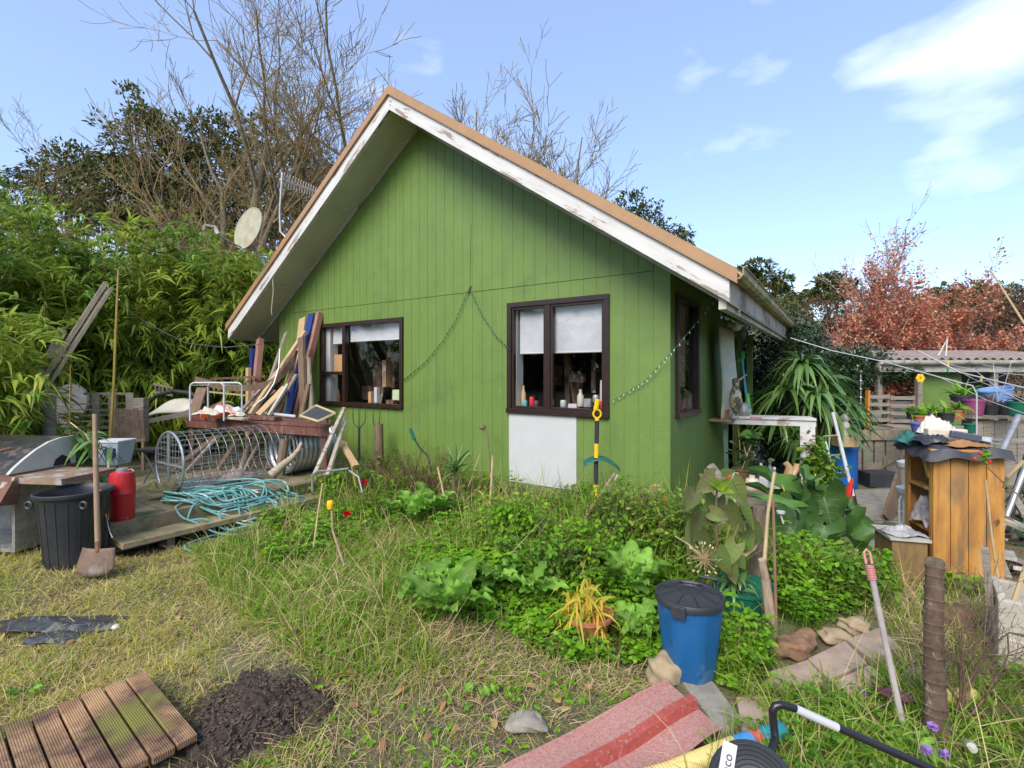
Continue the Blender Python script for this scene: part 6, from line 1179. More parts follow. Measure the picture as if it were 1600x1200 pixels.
# slabs and stones
def slab(lab, px, z=.03, h=.045, mat=m_conc, group='paving slabs', name='paving_slab'):
    pts = [G(x, y, z) for x, y in px]; mb = MB().prism([p-Vector((0,0,h)) for p in pts], (0,0,h)); return one(mb, name, mat, lab, 'slab', group, bevel=.006)
m_slab = M('sandy_paver', (.40,.30,.22), (.3,.22,.16), 10, .9, .3, c3=(.2,.17,.1), s3=4)
slab('rough grey concrete slab beside the blue bin', [(1062,1060),(1105,1052),(1165,1130),(1128,1145)])
slab('brown paver between the concrete slab and the yellow pipe', [(1150,1088),(1195,1085),(1235,1150),(1160,1140)], mat=m_slab)
slab('sandy paver nearest the split stake', [(1196,1050),(1262,1030),(1290,1062),(1230,1082)], mat=m_slab)
slab('sandy paver in the middle of the path', [(1262,1028),(1320,1000),(1355,1035),(1296,1060)], mat=m_slab)
slab('sandy paver at the far end beside the stones', [(1322,998),(1372,980),(1410,1010),(1362,1030)], mat=m_slab)
slab('sandy paver broken in front of the middle one', [(1300,1064),(1358,1038),(1385,1062),(1330,1088)], mat=m_slab)
slab('dark grey slab behind the ringed trunk', [(1395,1060),(1470,1015),(1520,1045),(1475,1080)], mat=M('dark_slab', (.13,.12,.115), (.09,.08,.075), 14, .7, .3))
slab('concrete path slab nearest the cabinet', [(1350,870),(1440,868),(1455,905),(1362,905)], .02)
slab('concrete path slab in the middle of the path', [(1345,815),(1425,813),(1440,865),(1350,867)], .02)
slab('concrete path slab before the gate', [(1335,765),(1412,763),(1424,810),(1344,812)], .02)
def rock(lab, px, py, rx, ry, h, mat=m_stone, seed=1, name='stone', flat=False, rot=0):
    c = GG(px, py); rn = np.random.default_rng(seed); k = rn.normal(0, .12, (5, 3)); mb = MB(); V = []
    def f(i, j):
        a = i*6.28318; b_ = (j-.5)*3.14159; d = Vector((math.cos(a)*math.cos(b_), math.sin(a)*math.cos(b_), math.sin(b_))); s = 1+.22*math.sin(d.x*4+k[0][0]*20)*math.cos(d.y*3+k[1][1]*20)+.1*math.sin(d.z*6+d.x*5+seed)
        e = [abs(v)**.82*(1 if v > 0 else -1) for v in d]; x = e[0]*rx*s; y = e[1]*ry*s; return (c.x+x*math.cos(rot)-y*math.sin(rot), c.y+x*math.sin(rot)+y*math.cos(rot), c.z+h*.42+e[2]*h*.55*s)
    mb.grid(f, 40, 24); return one(mb, name, mat, lab, name.replace('_', ' '), 'stones edging the path' if name == 'stone' else None, smooth='all')
rock('tan squared stone against the blue bin', 1037, 1066, .085, .07, .14, seed=2)
rock('flat pale stone at the end of the bark log', 1305, 1002, .1, .06, .07, seed=5)
rock('smaller pale stone behind the flat one', 1336, 986, .09, .06, .08, seed=8)
rock('half buried grey stone in the dirt left of the red sheet', 822, 1135, .09, .06, .045, m_conc, 4)
rock('long rotting bark log beside the split stake', 1245, 1018, .17, .07, .09, M('rotten_bark', (.28,.15,.08), (.1,.06,.035), 12, .95, .9, (1,1,1), c3=(.4,.24,.12), s3=6), 6, 'rotting_log', rot=.5)
rock('brown stone behind the ringed trunk near the foam box', 1490, 985, .12, .1, .16, M('brown_stone', (.16,.09,.045), (.09,.06,.03), 7, .8, .5), 3)
for i, (px, py, lab) in enumerate([(712,868,'pale half-hidden paver in the ground cover'),]): slab(lab, [(688,866),(735,860),(742,876),(695,880)], .06)
# blue bin
bp = GG(1077, 1048); bp.x = (1077-800)/FPX*bp.y; t = thing('blue_bin', 'small blue plastic bin with a black clip-on lid', 'bin', bp); s = bp.y/2.63; hB = .395
MB().lathe([(.118,0),(.122,.01),(.158,hB-.05),(.16,hB),(.15,hB)], bp, 60, ring=15, amp=.006).build('bin_body', m_bluebin, t, smooth=True)
lid = MB().lathe([(.168,-.022),(.176,-.02),(.178,0),(.172,.012),(.16,.012),(.155,.004),(.13,.008),(.07,.03),(.065,.024),(.03,.026),(0,.027)], bp+Vector((0,0,hB+.004)), 48).build('lid', m_black, t, smooth=True)
mb = MB()
for k in range(8): a = k*.785; mb.beam(bp+Vector((.07*math.cos(a), .07*math.sin(a), hB+.036)), bp+Vector((.15*math.cos(a), .15*math.sin(a), hB+.012)), .01, .008)
mb.build('lid_rib', m_black, lid)
for a in (-2.2, .75): c = bp+Vector((.182*math.cos(a), .182*math.sin(a), hB-.015)); MB().box(-.035,.035,-.01,.012,-.03,.03, M=Matrix.Translation(c) @ Matrix.Rotation(a+R(90), 4, 'Z')).build('clip', m_black, t, bevel=.004)
c = bp+Vector((.14,.12,hB+.03)); MB().tube([c+Vector((-.03,.03,-.02)), c+Vector((-.03,.03,.015)), c+Vector((.05,-.02,.015)), c+Vector((.05,-.02,-.02))], .008, 6).build('handle', m_black, t)
# green tub with purple-leaved shrub
gp = G(1158, 958, .0); gp = Vector(((1160-800)/FPX*3.3, 3.3, .02)); t = thing('green_tub', 'large green plastic tub holding a purple-leaved shrub', 'tub', gp)
tb_h = Zp(912, 3.3)-.02; MB().lathe([(.155,0),(.165,.02),(.195,tb_h-.02),(.205,tb_h-.02),(.207,tb_h),(.19,tb_h),(.18,tb_h-.04),(0,tb_h-.05)], gp, 40).build('tub_body', M('green_tub_plastic', (.012,.14,.085), (.01,.115,.07), 4, .4, .1), t, smooth=True)
VN = None; RND = False
def bigleaf(mbd, base, tip, w, nrm, cup=.15, wave=0, heart=.25, droop=.1):
    """broad leaf from stalk point to tip with a notch at the base and curled surface"""
    base = Vector(base); tip = Vector(tip); d = tip-base; L_ = d.length; d.normalize(); n = (Vector(nrm)-d*Vector(nrm).dot(d)).normalized(); x = d.cross(n)
    def f(i, j):
        u = (i-.5)*2; v = j; wd = w*.5*((math.sin(math.pi*min(1, (v*.94+.06))**.62)**.8)*(1-.25*v) if not RND else math.sin(math.pi*(.03+.95*v)**.85)**.55); back = -heart*L_*(abs(u)**1.2)*(1-v)**2.2
        return base+d*(v*L_+back)+x*(u*wd)+n*(cup*w*u*u*(1-v*.5)-droop*L_*v*v+wave*w*math.sin(v*17)*abs(u)**2)
    mbd.grid(f, 8, 12)
    if VN is not None:
        g_ = lambda i, j: f(i, j)+n*.0012
        VN.tube([g_(.5, v) for v in (0, .3, .6, .95)], [w*.016, w*.012, w*.008, w*.003], 4)
        for v in (.08, .22, .38, .54, .7):
            for s_ in (-1, 1): VN.tube([g_(.5, v), g_(.5+s_*.25, min(1, v+.07)), g_(.5+s_*.44, min(1, v+.17))], [w*.008, w*.006, w*.002], 3)
sh_ = thing('purple_leaf_shrub', 'shrub with round green and purplish leaves growing in the green tub', 'shrub', gp+Vector((0,0,tb_h)))
top = gp+Vector((-.02,0,tb_h-.05)); GLY = 3.25; mb = MB()
st_ = [[top, P(1122,870,3.25), P(1118,820,3.2), P(1120,765,3.2)], [top, P(1140,860,3.2), P(1160,800,3.2)], [top, P(1100,850,3.25), P(1085,800,3.25)]]
for q in st_: mb.tube(q, [.014,.01,.008,.006][:len(q)], 7)
mb.build('stems', m_brown_wood, sh_, smooth=True); random.seed(9)
lv = [(1118,745,1085,772,40),(1120,778,1112,818,38),(1143,750,1165,790,40),(1135,790,1162,835,38),(1098,800,1082,850,38),(1085,770,1070,800,34),(1160,790,1180,830,34),(1165,830,1175,860,30),(1120,860,1142,900,36),(1100,740,1120,760,22),(1150,850,1125,895,34),(1150,870,1165,890,28),(1085,820,1075,870,30),(1110,800,1140,812,30),(1176,820,1190,850,28),(1130,740,1150,735,20),(1140,880,1150,915,30),(1095,830,1110,870,30)]
mb = MB(); VN = MB()
for i, (x0, y0, x1, y1, w) in enumerate(lv):
    Y0 = 3.2+random.uniform(-.14, .12); b0 = P(x0, y0, Y0); t0 = P(x1, y1, Y0-.05); bigleaf(mb, b0, t0, w/FPX*Y0*.85, (random.uniform(-.8,.8), -1, random.uniform(0,1.1)), .12, 0, .2, .1)
VN.build('veins', m_purple, sh_); VN = None; mb.build('leaves', m_purple, sh_, smooth='all'); mb = MB()
for x0, y0, x1, y1 in ((1125,762,1108,752),(1125,762,1140,748),(1128,765,1150,770),(1122,762,1118,748)): bigleaf(mb, P(x0,y0,3.15), P(x1,y1,3.1), .06, (0,-1,.6))
mb.build('young_leaves', m_lime, sh_, smooth=True)
t = thing('strappy_plant', 'trailing strap-leaved plant spilling over the green tub rim', 'plant', gp+Vector((0,-.1,tb_h)))
spray(t, gp+Vector((-.08,-.1,tb_h)), 26, .28, .03, m_strap, 1., 1.1, LANCE)
# elephant ears
ee = thing('elephant_ear_plant', 'big elephant ear plant with large ruffled leaves beside the path', 'plant', (2.35, 4.6, 0)); mb = MB(); ms = MB(); VN = MB(); random.seed(5)
EE = [(1268,790,1180,722,70,4.7,.2),(1262,800,1172,745,44,4.6,.3),(1240,792,1168,765,30,4.4,.3),(1262,762,1240,822,90,4.5,.0),(1285,770,1302,826,86,4.6,.1),(1250,800,1228,862,86,4.3,.0),(1320,825,1362,888,110,4.2,.05),(1300,850,1262,900,80,4.2,.0),(1236,778,1250,745,50,4.8,.3),(1330,815,1385,832,44,4.5,.3),(1290,880,1310,912,60,4.1,0),(1215,820,1200,865,54,4.4,0),(1310,790,1345,800,60,4.8,.4),(1340,860,1335,905,70,4.25,0),(1230,850,1222,893,50,4.2,0),(1288,822,1272,868,76,4.35,0),(1262,850,1290,890,60,4.3,.1)]
root_ = Vector((2.75, 4.65, .05))
EE += [(1215,850,1203,905,44,4.0,.1),(1345,870,1372,905,50,4.1,.1),(1255,745,1290,775,50,4.9,.5),(1300,760,1330,790,44,5.0,.4)]
for x0, y0, x1, y1, w, Y_, up_ in EE:
    Y_ += random.uniform(-.25, .25)
    b0 = P(x0, y0, Y_); t0 = P(x1, y1, Y_-.12); bigleaf(mb, b0, t0, w/FPX*Y_*.74, (random.uniform(-1.1,1.1), -1, random.uniform(.0,1.3)+up_), .32, .12, .34, .16)
    g0_ = Vector((b0.x*.4+root_.x*.6, b0.y*.4+root_.y*.6, .03)); ms.tube([g0_, g0_.lerp(b0, .6)+Vector((.02,0,.08)), b0], [.016,.012,.007], 7)
VN.build('veins', M('ear_vein', (.12,.24,.08), (.1,.2,.06), rough=.4, bump=0), ee); VN = None; mb.build('leaves', m_bigleaf, ee, smooth='all'); ms.build('stalks', M('green_stalk', (.12,.2,.05), (.08,.15,.04)), ee, smooth=True)
mb = MB(); mb.tube([P(1273,765,4.7), P(1274,740,4.7)], [.014,.004], 7); mb.tube([P(1230,778,4.5), P(1222,758,4.5)], [.009,.003], 7); mb.build('rolled_leaves', m_yellow, ee, smooth=True)
# posts, canes and stakes
def stick(lab, pts, r, mat, name='garden_cane', cat='cane', group='canes and stakes in the garden', n=7, sm=True): return one(MB().tube([P(*p) for p in pts], r, n), name, mat, lab, cat, group, smooth=sm)
mb = MB().tube([P(1204,1006,2.92), P(1203,960,2.9), P(1196,905,2.9), P(1190,874,2.88)], [.034,.032,.026,.02], 7); one(mb, 'split_stake', M('pale_split_wood', (.4,.3,.2), (.25,.18,.12), 9, .85, .7, (5,5,1)), 'pale split timber stake right of the green tub', 'stake')
stick('yellow bamboo cane leaning over the split stake', [(1193,895,3.0), (1200,800,3.1), (1210,738,3.15)], [.012,.011,.01], m_cane)
stick('brown bamboo cane standing right of the split stake', [(1213,1005,2.9), (1211,900,2.95), (1208,780,3.0)], [.01,.009,.008], M('brown_cane', (.24,.14,.08), (.17,.1,.06)))
mb = MB().tube([P(1182,900,3.5), P(1184,850,3.5), P(1186,792,3.5)], [.045,.05,.042], 8); one(mb, 'old_post', M('old_dark_post', (.2,.15,.11), (.1,.07,.05), 10, .95, .9, (4,4,1)), 'weathered dark post wound with rope behind the green tub', 'post', smooth=True)
stick('knotted tan rope tied round the old post', [(1150,862,3.3),(1165,868,3.3),(1178,858,3.3),(1186,845,3.35),(1196,840,3.3)], .011, m_cane, 'rope', 'rope', None)
mb = MB().tube([P(1115,800,4.4), P(1125,750,4.4), P(1110,728,4.4)], [.07,.06,.04], 9); one(mb, 'old_stump', m_wood, 'grey split stump behind the purple-leaved shrub', 'stump', smooth=True)
t = thing('white_funnel_stake', 'thin white stake topped with a small white cup', 'stake', P(1245,900,3.6)); MB().tube([P(1246,897,3.6), P(1235,857,3.65)], .006, 6).build('stake', m_white, t); c = P(1221,808,3.7); MB().tube([P(1224,818,3.7), P(1219,802,3.7)], .007, 6).build('stem', m_white, t); MB().lathe([(.01,0),(.028,.015),(.03,.03),(.02,.03)], P(1220,805,3.7), 14).build('cup', m_white, t, smooth=True)
# broom handle with pink grip
t = thing('broom_handle', 'leaning grey wooden pole topped with a looped pink grip', 'pole', GG(1412, 1150)); p1 = GG(1414,1150); p0 = P(1363,905,2.35); MB().tube([p1, p0], .0135, 9).build('pole', M('grey_pole', (.38,.33,.3), (.28,.24,.22), 9, .8, .3), t)
m_pink = M('pink_plastic', (.6,.25,.22), (.5,.2,.18), 6, .5, .1); d_ = (p0-p1).normalized(); mb = MB()
for k in range(9): c = p0+d_*(k*.0075); mb.lathe([(.012,-.004),(.0195,-.002),(.0195,.002),(.012,.004)], n=14, M=Matrix.Translation(c) @ d_.to_track_quat('Z', 'Y').to_matrix().to_4x4())
mb.build('grip', m_pink, t, smooth=True); e = p0+d_*.07; MB().tube([e+Vector((.014,0,0)), e+d_*.05+Vector((.014,0,0)), e+d_*.065, e+d_*.05-Vector((.014,0,0)), e-Vector((.014,0,0))], .006, 7).build('loop', m_pink, t, smooth=True)
# ringed trunk
t = thing('ringed_trunk', 'bare ringed palm-like trunk stub standing at the right', 'trunk', GG(1462, 1150)); b0 = GG(1465, 1155); b1 = P(1461,882,2.25); N = 150; pts = []; rs__ = []
for k in range(N+1):
    f = k/N; pts.append(b0.lerp(b1, f)+Vector((-.012*math.sin(f*3.1), 0, 0))); rs__.append(.039-.006*f+.006*(((f*15+.2*math.sin(f*40)) % 1)**4)+(.016*(1-f)**6))
MB().tube(pts, rs__, 16).build('bark', M('palm_trunk', (.14,.09,.06), (.075,.048,.032), 30, .95, .35, (1,1,.5), c3=(.3,.23,.17), s3=20, lo3=.56, hi3=.66, dist=.004), t, smooth=True)
c = b1; MB().lathe([(.03,0),(.026,.02),(.015,.03),(0,.032)], c, 9, ring=4, amp=.008).build('broken_top', m_bark, t)
# foam box
fb_ = G(1580, 1052, 0); t = thing('foam_planter', 'dirty white polystyrene box filled with soil at the right edge', 'box', (fb_.x, fb_.y, 0), R(-38)); Hh = Zp(940, fb_.y)
m_foam = M('dirty_polystyrene', (.46,.42,.35), (.34,.3,.23), 7, .85, .4, c3=(.3,.25,.18), s3=3, lo3=.5, hi3=.7)
mb = MB(); Wb = .5; Db = .34
mb.box(-.05, Wb, 0, .035, 0, Hh); mb.box(-.05, -.015, .037, Db, 0, Hh+.02); mb.box(-.05, Wb, Db+.002, Db+.04, 0, Hh); mb.box(-.013, Wb, .037, Db, .0, Hh-.07); mb.build('box_body', m_foam, t, local=True, bevel=.008); MB().box(-.052, Wb, -.004, -.001, Hh*.45, Hh*.47).build('moulding_line', m_ivory, t, local=True)
stick('flat grey stake standing in the foam box', [(1547,945,2.75),(1543,900,2.75),(1539,856,2.75)], [.022,.022,.024], m_wood, 'flat_stake', 'stake', n=4, sm=False)
stick('yellow cane leaning out of the foam box', [(1578,958,2.7),(1604,880,2.75),(1620,840,2.8)], .011, m_cane)
stick('thin pale stick leaning on the cabinet', [(1564,935,3.1),(1550,840,3.2),(1540,750,3.3)], .006, m_cane)
# pipe, reel and handle at the bottom edge
def Pz(px, py, z): return G(px, py, z)
pp = [Pz(930,1240,.06), Pz(1050,1205,.06), Pz(1110,1180,.07), Pz(1150,1164,.07)]; t = thing('drain_pipe', 'yellow corrugated drain pipe wrapped with blue and red tape', 'pipe', pp[1])
q = []; rr_ = []
for a_, b_ in zip(pp[:-1], pp[1:]):
    for k in range(90): q.append(a_.lerp(b_, k/90))
rr_ = [.033+.0016*math.sin(k*1.57) for k in range(len(q))]; MB().tube(q, rr_, 18).build('pipe_wall', M('pale_yellow_plastic', (.72,.56,.2), (.64,.49,.16), 5, .45, .05), t, smooth=True)
a_, b_ = Pz(1147,1166,.07), Pz(1222,1141,.07); lp = lambda f: a_.lerp(b_, f)
MB().tube([lp(0), lp(.33)], .036, 18).build('blue_tape', M('blue_tape', (.06,.27,.55), (.05,.22,.45), 6, .5, .2), t, smooth=True); MB().tube([lp(.331), lp(.5)], .037, 18).build('red_tape', M('red_tape', (.6,.12,.08), (.5,.09,.06), 6, .5, .2), t, smooth=True); MB().tube([lp(.501), lp(1)], .035, 18).build('teal_tape', M('teal_tape', (.02,.24,.26), (.02,.2,.22), 6, .5, .2), t, smooth=True)
hd = thing('hose_reel', 'black reel with bent tubular carrying handle at the bottom edge', 'reel', (.82, 1.55, 0)); HY = 1.62
hp_ = [(1168,1230,1.5), (1187,1200,1.52), (1206,1172,1.56), (1211,1152,1.6), (1208,1125,1.62), (1207,1112,1.62), (1211,1103,1.62), (1222,1101,1.62), (1240,1106,1.62), (1330,1146,1.6), (1450,1199,1.56), (1520,1232,1.52)]
MB().tube([P(*p) for p in hp_], .0125, 12).build('handle', M('satin_black', (.012,.012,.014), (.018,.018,.02), 6, .3, 0), hd, smooth=True); MB().tube([P(1243,1107,1.62)+Vector((0,-.001,.0)), P(1308,1136.5,1.605)+Vector((0,-.001,.0))], .0135, 12).build('sticker', m_white, hd, smooth=True)
c = P(1178,1236,1.42); Mr = Matrix.Translation(c) @ Matrix.Rotation(R(38), 4, 'X') @ Matrix.Rotation(R(-18), 4, 'Y'); mb = MB().lathe([(.12,-.05),(.125,-.04),(.125,.0),(.11,.012),(.05,.016),(0,.016)], n=40, M=Mr); body = mb.build('reel_body', m_black, hd, smooth=True)
mb = MB()
for r_ in (.06,.072,.084,.096,.108): mb.tube([Mr @ Vector((r_*math.cos(a), r_*math.sin(a), .018)) for a in np.linspace(0, 6.283, 41)], .0022, 5)
mb.build('grille', m_rubber, body)
Mlb = Mr @ Matrix.Translation((-.05,.068,.016)) @ Matrix.Rotation(R(62), 4, 'Z'); MB().box(-.05,.05,-.02,.02,.004,.0065, M=Mlb).build('label', m_white, body, bevel=.001)
fc = bpy.data.curves.new('lettering', 'FONT'); fc.body = 'aco'; fc.size = .034; fc.extrude = .0008; fo = bpy.data.objects.new('lettering', fc); col.objects.link(fo); fc.materials.append(m_rubber); hdm = Matrix.Translation(hd.location); bpy.context.view_layer.update(); lm = bpy.data.meshes.new_from_object(fo); bpy.data.objects.remove(fo); lo = bpy.data.objects.new('lettering', lm); col.objects.link(lo); lo.parent = body; lo.matrix_local = hdm.inverted() @ Mlb @ Matrix.Translation((-.028,-.011,.0072))
# ---- tools standing against the gable wall
GF = 'garden forks standing by the wall'
for px, n_, lab in ((561,3,'three-tined garden fork standing upside down under the left window'), (588,2,'two-tined fork standing upside down beside the dark stump')):
    t = thing('garden_fork', lab, 'fork', WP(px, 790, .35), 0, GF); y0 = 668; MB().tube([WP(px,790,.35), WP(px,y0,.3)], .016, 8).build('handle', m_black, t)
    mb = MB(); w = 9 if n_ == 3 else 7
    for k in range(n_):
        dx = (k-(n_-1)/2)*(w if n_ == 3 else w*1.4); mb.tube([WP(px,y0+2,.3), WP(px+dx,y0-8,.3), WP(px+dx*1.1,y0-18,.3), WP(px+dx,y0-34,.28)], [.008,.006,.005,.003], 6)
    mb.build('tines', m_rubber, t, smooth=True)
one(MB().tube([WP(592,770,.3), WP(592,720,.3), WP(592,662,.28)], [.07,.065,.055], 9), 'dark_stump', m_brown_wood, 'split dark post standing against the wall right of the forks', 'post', smooth=True)
t = thing('green_handled_tool', 'rusty tool with a green grip poking out of the weeds', 'tool', WP(680,760,.4)); MB().tube([WP(641,670,.35), WP(648,687,.35)], .022, 9).build('grip', m_tgreen, t, smooth=True); MB().tube([WP(648,687,.35), WP(656,700,.36), WP(668,712,.38), WP(680,760,.4)], .012, 7).build('shaft', m_rubber, t, smooth=True)
t = thing('seed_head_pole', 'thin stem topped with a round brown seed head before the wall', 'plant', WP(765,760,.3)); MB().lathe([(0,-.035),(.03,-.025),(.04,0),(.03,.025),(0,.035)], WP(754,668,.3), 12).build('seed_head', m_brown_wood, t, smooth=True); MB().tube([WP(757,669,.3), WP(762,682,.3), WP(766,720,.3), WP(765,790,.3)], .006, 6).build('stem', m_brown_wood, t)
t = thing('yellow_spade', 'yellow and black banded spade standing upright before the wall', 'spade', WP(931,800,.45)); oY = .45
MB().tube([WP(933,650,oY)+Vector((.045*math.cos(a)*.8, 0, .04*math.sin(a)+.02)) for a in np.linspace(0, 6.283, 21)], .009, 7).build('d_handle', m_yellow, t, smooth=True); MB().tube([WP(931,640,oY), WP(934,624,oY)], .024, 10).build('grip_top', m_yellow, t)
ys = [655,686,694,713,757,782,800]; seq = [m_yellow]; prev = 652
for y0, y1, m, nm in ((652,657,m_yellow,'socket'), (657,693,m_rubber,'shaft_band'), (693,715,m_yellow,'shaft_band'), (715,757,m_rubber,'shaft_band'), (757,830,m_yellow,'shaft_band')): MB().tube([WP(933-(y0-650)*.02, y0, oY), WP(933-(y1-650)*.02, y1, oY)], .021, 10).build(nm, m, t)
mb = MB(); c = WP(940,728,.42)
mb.grid(lambda i, j: c+Vector(((i-.5)*.34, .1*(j-.5), .07*math.cos((i-.5)*3)-.05*i*i+.03*j-.0)), 14, 4); one(mb, 'trimmer_guard', M('dark_teal_plastic', (.015,.12,.09), (.01,.09,.07), 5, .45, .1), 'dark green curved plastic guard hung on the yellow spade', 'guard', solid=.006, smooth=True)
# boards and wire netting at the foot of the wall
for k, (z0, lab) in enumerate(((.22,'upper rotten brown board at the foot of the wall'), (.08,'lower rotten brown board at the foot of the wall'))):
    one(MB().box(.75, 2.1, .16, .19, z0, z0+.11, lambda t_, o, z: HS(t_, -o, z)), 'rotten_board', M('rotten_board', (.16,.09,.05), (.09,.05,.03), 7, .95, .6, (6,6,1), c3=(.3,.18,.1), s3=5), lab, 'board', 'rotten boards at the foot of the wall')
A = []; Bq = []
for k in range(46): t_ = .7+k*.034; A.append(list(HS(t_, -.3, .02))); Bq.append(list(HS(t_, -.3, .40)))
for k in range(13): z = .04+k*.03; A.append(list(HS(.7, -.3, z))); Bq.append(list(HS(2.23, -.3, z)))
V, F = segs(A, Bq, np.full(len(A), .0012), np.full(len(A), .0012), 3); tag(qmesh('wire_netting', V, F, m_steel), 'rusty wire netting strung before the rotten boards', 'netting')
one(MB().tube([WP(945,782,.5), WP(965,742,.5)], .012, 6), 'stub', m_dirty_white, 'short pale stick behind the yellow spade foot', 'stick'); 
S_ = [('long bare pole leaning across the weeds before the spade', [(885,865,4.0),(920,800,4.2),(960,740,4.5)], .012, m_handle), ('thin bright cane leaning in the weeds left of the spiky plant', [(706,850,4.6),(697,790,4.7),(684,730,4.8)], .009, m_bare_wood), ('pale upright split cane left of the white board', [(765,838,4.6),(766,780,4.7),(770,712,4.8)], .011, m_cane), ('second dull cane leaning beside the split cane', [(775,820,4.9),(771,770,4.9),(768,725,4.9)], .009, m_wood), ('fine cane leaning left above the split cane', [(732,760,5.0),(750,710,5.0)], .006, m_cane), ('pale cane stuck in the grass right of the hose', [(490,855,3.9),(497,800,4.0),(504,755,4.1)], .007, m_cane), ('crooked dark stick leaning in the weeds behind the split cane', [(715,800,4.8),(735,775,4.8),(752,760,4.8)], .009, m_brown_wood), ('straw-coloured stem leaning low before the spade', [(870,900,3.8),(890,850,3.9)], .005, m_cane), ('stick crossing the long bare pole', [(905,875,3.9),(875,840,4.1)], .006, m_handle), ('thin white rod standing against the wall left of the forks', [(627,760,7.2),(626,640,7.4)], .008, m_cane), ('yellow cane leaning at the wall below the left window', [(556,760,5.4),(541,690,5.5)], .01, m_bamboo)]
for lab, pts, r, m in S_: stick(lab, pts, r, m)
def cupstake(lab, px, py, pts, Y_):
    t = thing('cup_topped_stake', lab, 'stake', P(*pts[-1])); MB().lathe([(.022,-.03),(.027,.0),(.026,.025),(.02,.034),(0,.036)], P(px, py, Y_), 16).build('yellow_cup', m_yellow, t, smooth=True); MB().tube([P(*p) for p in pts], .009, 6).build('stake', m_handle, t)
cupstake('leaning stake capped with a yellow cup in the long grass', 516, 789, [(518,795,3.9),(520,830,3.85),(538,885,3.7)], 3.9)
cupstake('dark stake capped with a yellow cup by the dry seed heads', 1039, 782, [(1039,788,4.0),(1037,830,3.95),(1034,870,3.9)], 4.0)
def burst(lab, px, py, Y_, r, n, stem):
    t = thing('dry_seed_head', lab, 'seed head', P(*stem[-1]), 0, 'dry agapanthus heads'); c = list(P(px, py, Y_)); d = rng.normal(0, 1, (n, 3)); V, F = segs([c]*n, np.array(c)+unit(d)*r*rng.uniform(.7, 1, (n, 1)), np.full(n, .002), np.full(n, .001), 4); qmesh('spokes', V, F, m_cane, t)
    e = np.array(c)+unit(d)*r; V, F = blades(e, d, .02, .012, 0, OVAL); qmesh('pods', V, F, m_straw, t); MB().tube([P(*p) for p in stem], .005, 6).build('stem', m_cane, t)
burst('upper dry starburst seed head beside the yellow cup', 1024, 783, 4.0, .12, 110, [(1024,785,4.0),(1030,830,3.9),(1035,890,3.8)])
burst('lower dry starburst seed head left of the purple-leaved shrub', 1100, 874, 3.1, .09, 80, [(1100,872,3.1),(1075,850,3.2),(1055,838,3.3)])
# terracotta bowl with yellowing plant
tp_ = GG(917, 1012); tp_ = Vector(((917-800)/FPX*2.95, 2.95, .02)); t = pot('terracotta_bowl', 'terracotta bowl of yellowing strap leaves in the ground cover', tp_, .11, .15, .15, m_terra, rim=.01); m_yl = LM('yellowing_straps', [(.75,.55,.07), (.45,.5,.06), (.75,.4,.07), (.4,.46,.05)], .4)
spray(t, tp_+Vector((0,0,.13)), 150, .27, .02, m_yl, 1., 1., BLADE, jit=.05)
# flowers
def flower(lab, px, py, Y_, r, m, name='geranium_flower'): 
    c = P(px, py, Y_); t = thing(name, lab, 'flower', c); d = rng.normal(0, 1, (40, 3))*[1,1,.6]; V, F = blades(np.tile(list(c), (40, 1)), d, r, r*.6, 0, OVAL); qmesh('petals', V, F, m, t); MB().tube([c, c-Vector((.01,0,max(.1, c.z-.05)))], .003, 5).build('stem', M('stem_green', (.1,.2,.04), (.08,.15,.03)), t)
m_pet = LM('red_petals', [(.65,.01,.02), (.5,.01,.02)], .2); m_vio = LM('violet_petals', [(.3,.15,.5), (.4,.25,.6)], .3)
flower('upper red geranium flower near the forks', 569, 753, 5.3, .045, m_pet); flower('lower red geranium flower beside the yellow-cupped stake', 542, 802, 4.3, .04, m_pet)
for i, (px, py, Y_, lab) in enumerate([(1457,1135,2.1,'pale violet flower at the foot of the ringed trunk'), (1475,1178,1.95,'lowest violet flower right of the ringed trunk'), (1448,1172,1.95,'lilac flower below the ringed trunk on its left'), (968,915,3.4,'violet flower left of the blue bin among the big leaves'), (942,908,3.5,'tiny violet flower above the terracotta bowl'), (1350,1082,2.4,'faded violet flower in the grass beside the pavers')]): flower(lab, px, py, Y_, .022, m_vio, 'violet_flower')
# docks: rosettes of big lime leaves
def rosette(lab, px, py, n, l, w, mat, seed, name='dock_plant', tilt=.7, h=.0):
    global VN, RND
    VN = MB(); RND = True
    c = GG(px, py); c.z += h; random.seed(seed); t = thing(name, lab, 'plant', c, 0, 'broad-leaved weeds'); mb = MB()
    for k in range(int(n*2.2)):
        a = k*2.4+random.uniform(-.5, .5); r = random.uniform(.25, 1); L_ = l*random.uniform(.3, 1.0); b0 = c+Vector((math.cos(a)*.03, math.sin(a)*.03, .04*r)); el = tilt*random.uniform(.5, 1.3); t0 = b0+Vector((math.cos(a)*math.cos(el), math.sin(a)*math.cos(el), math.sin(el)))*L_
        bigleaf(mb, b0+(t0-b0)*.22, t0, w*(L_/l)*random.uniform(.75, 1.15)*(1.05 if w > .06 else 1), (-math.cos(a)*.6+random.uniform(-.7,.7), -math.sin(a)*.6+random.uniform(-.7,.7), 1), .22, .22, .1, .4)
    vn_ = VN; VN = None; RND = False; vn_.build('veins', m_vein, t); mb.build('leaves', mat, t, smooth='all'); return t
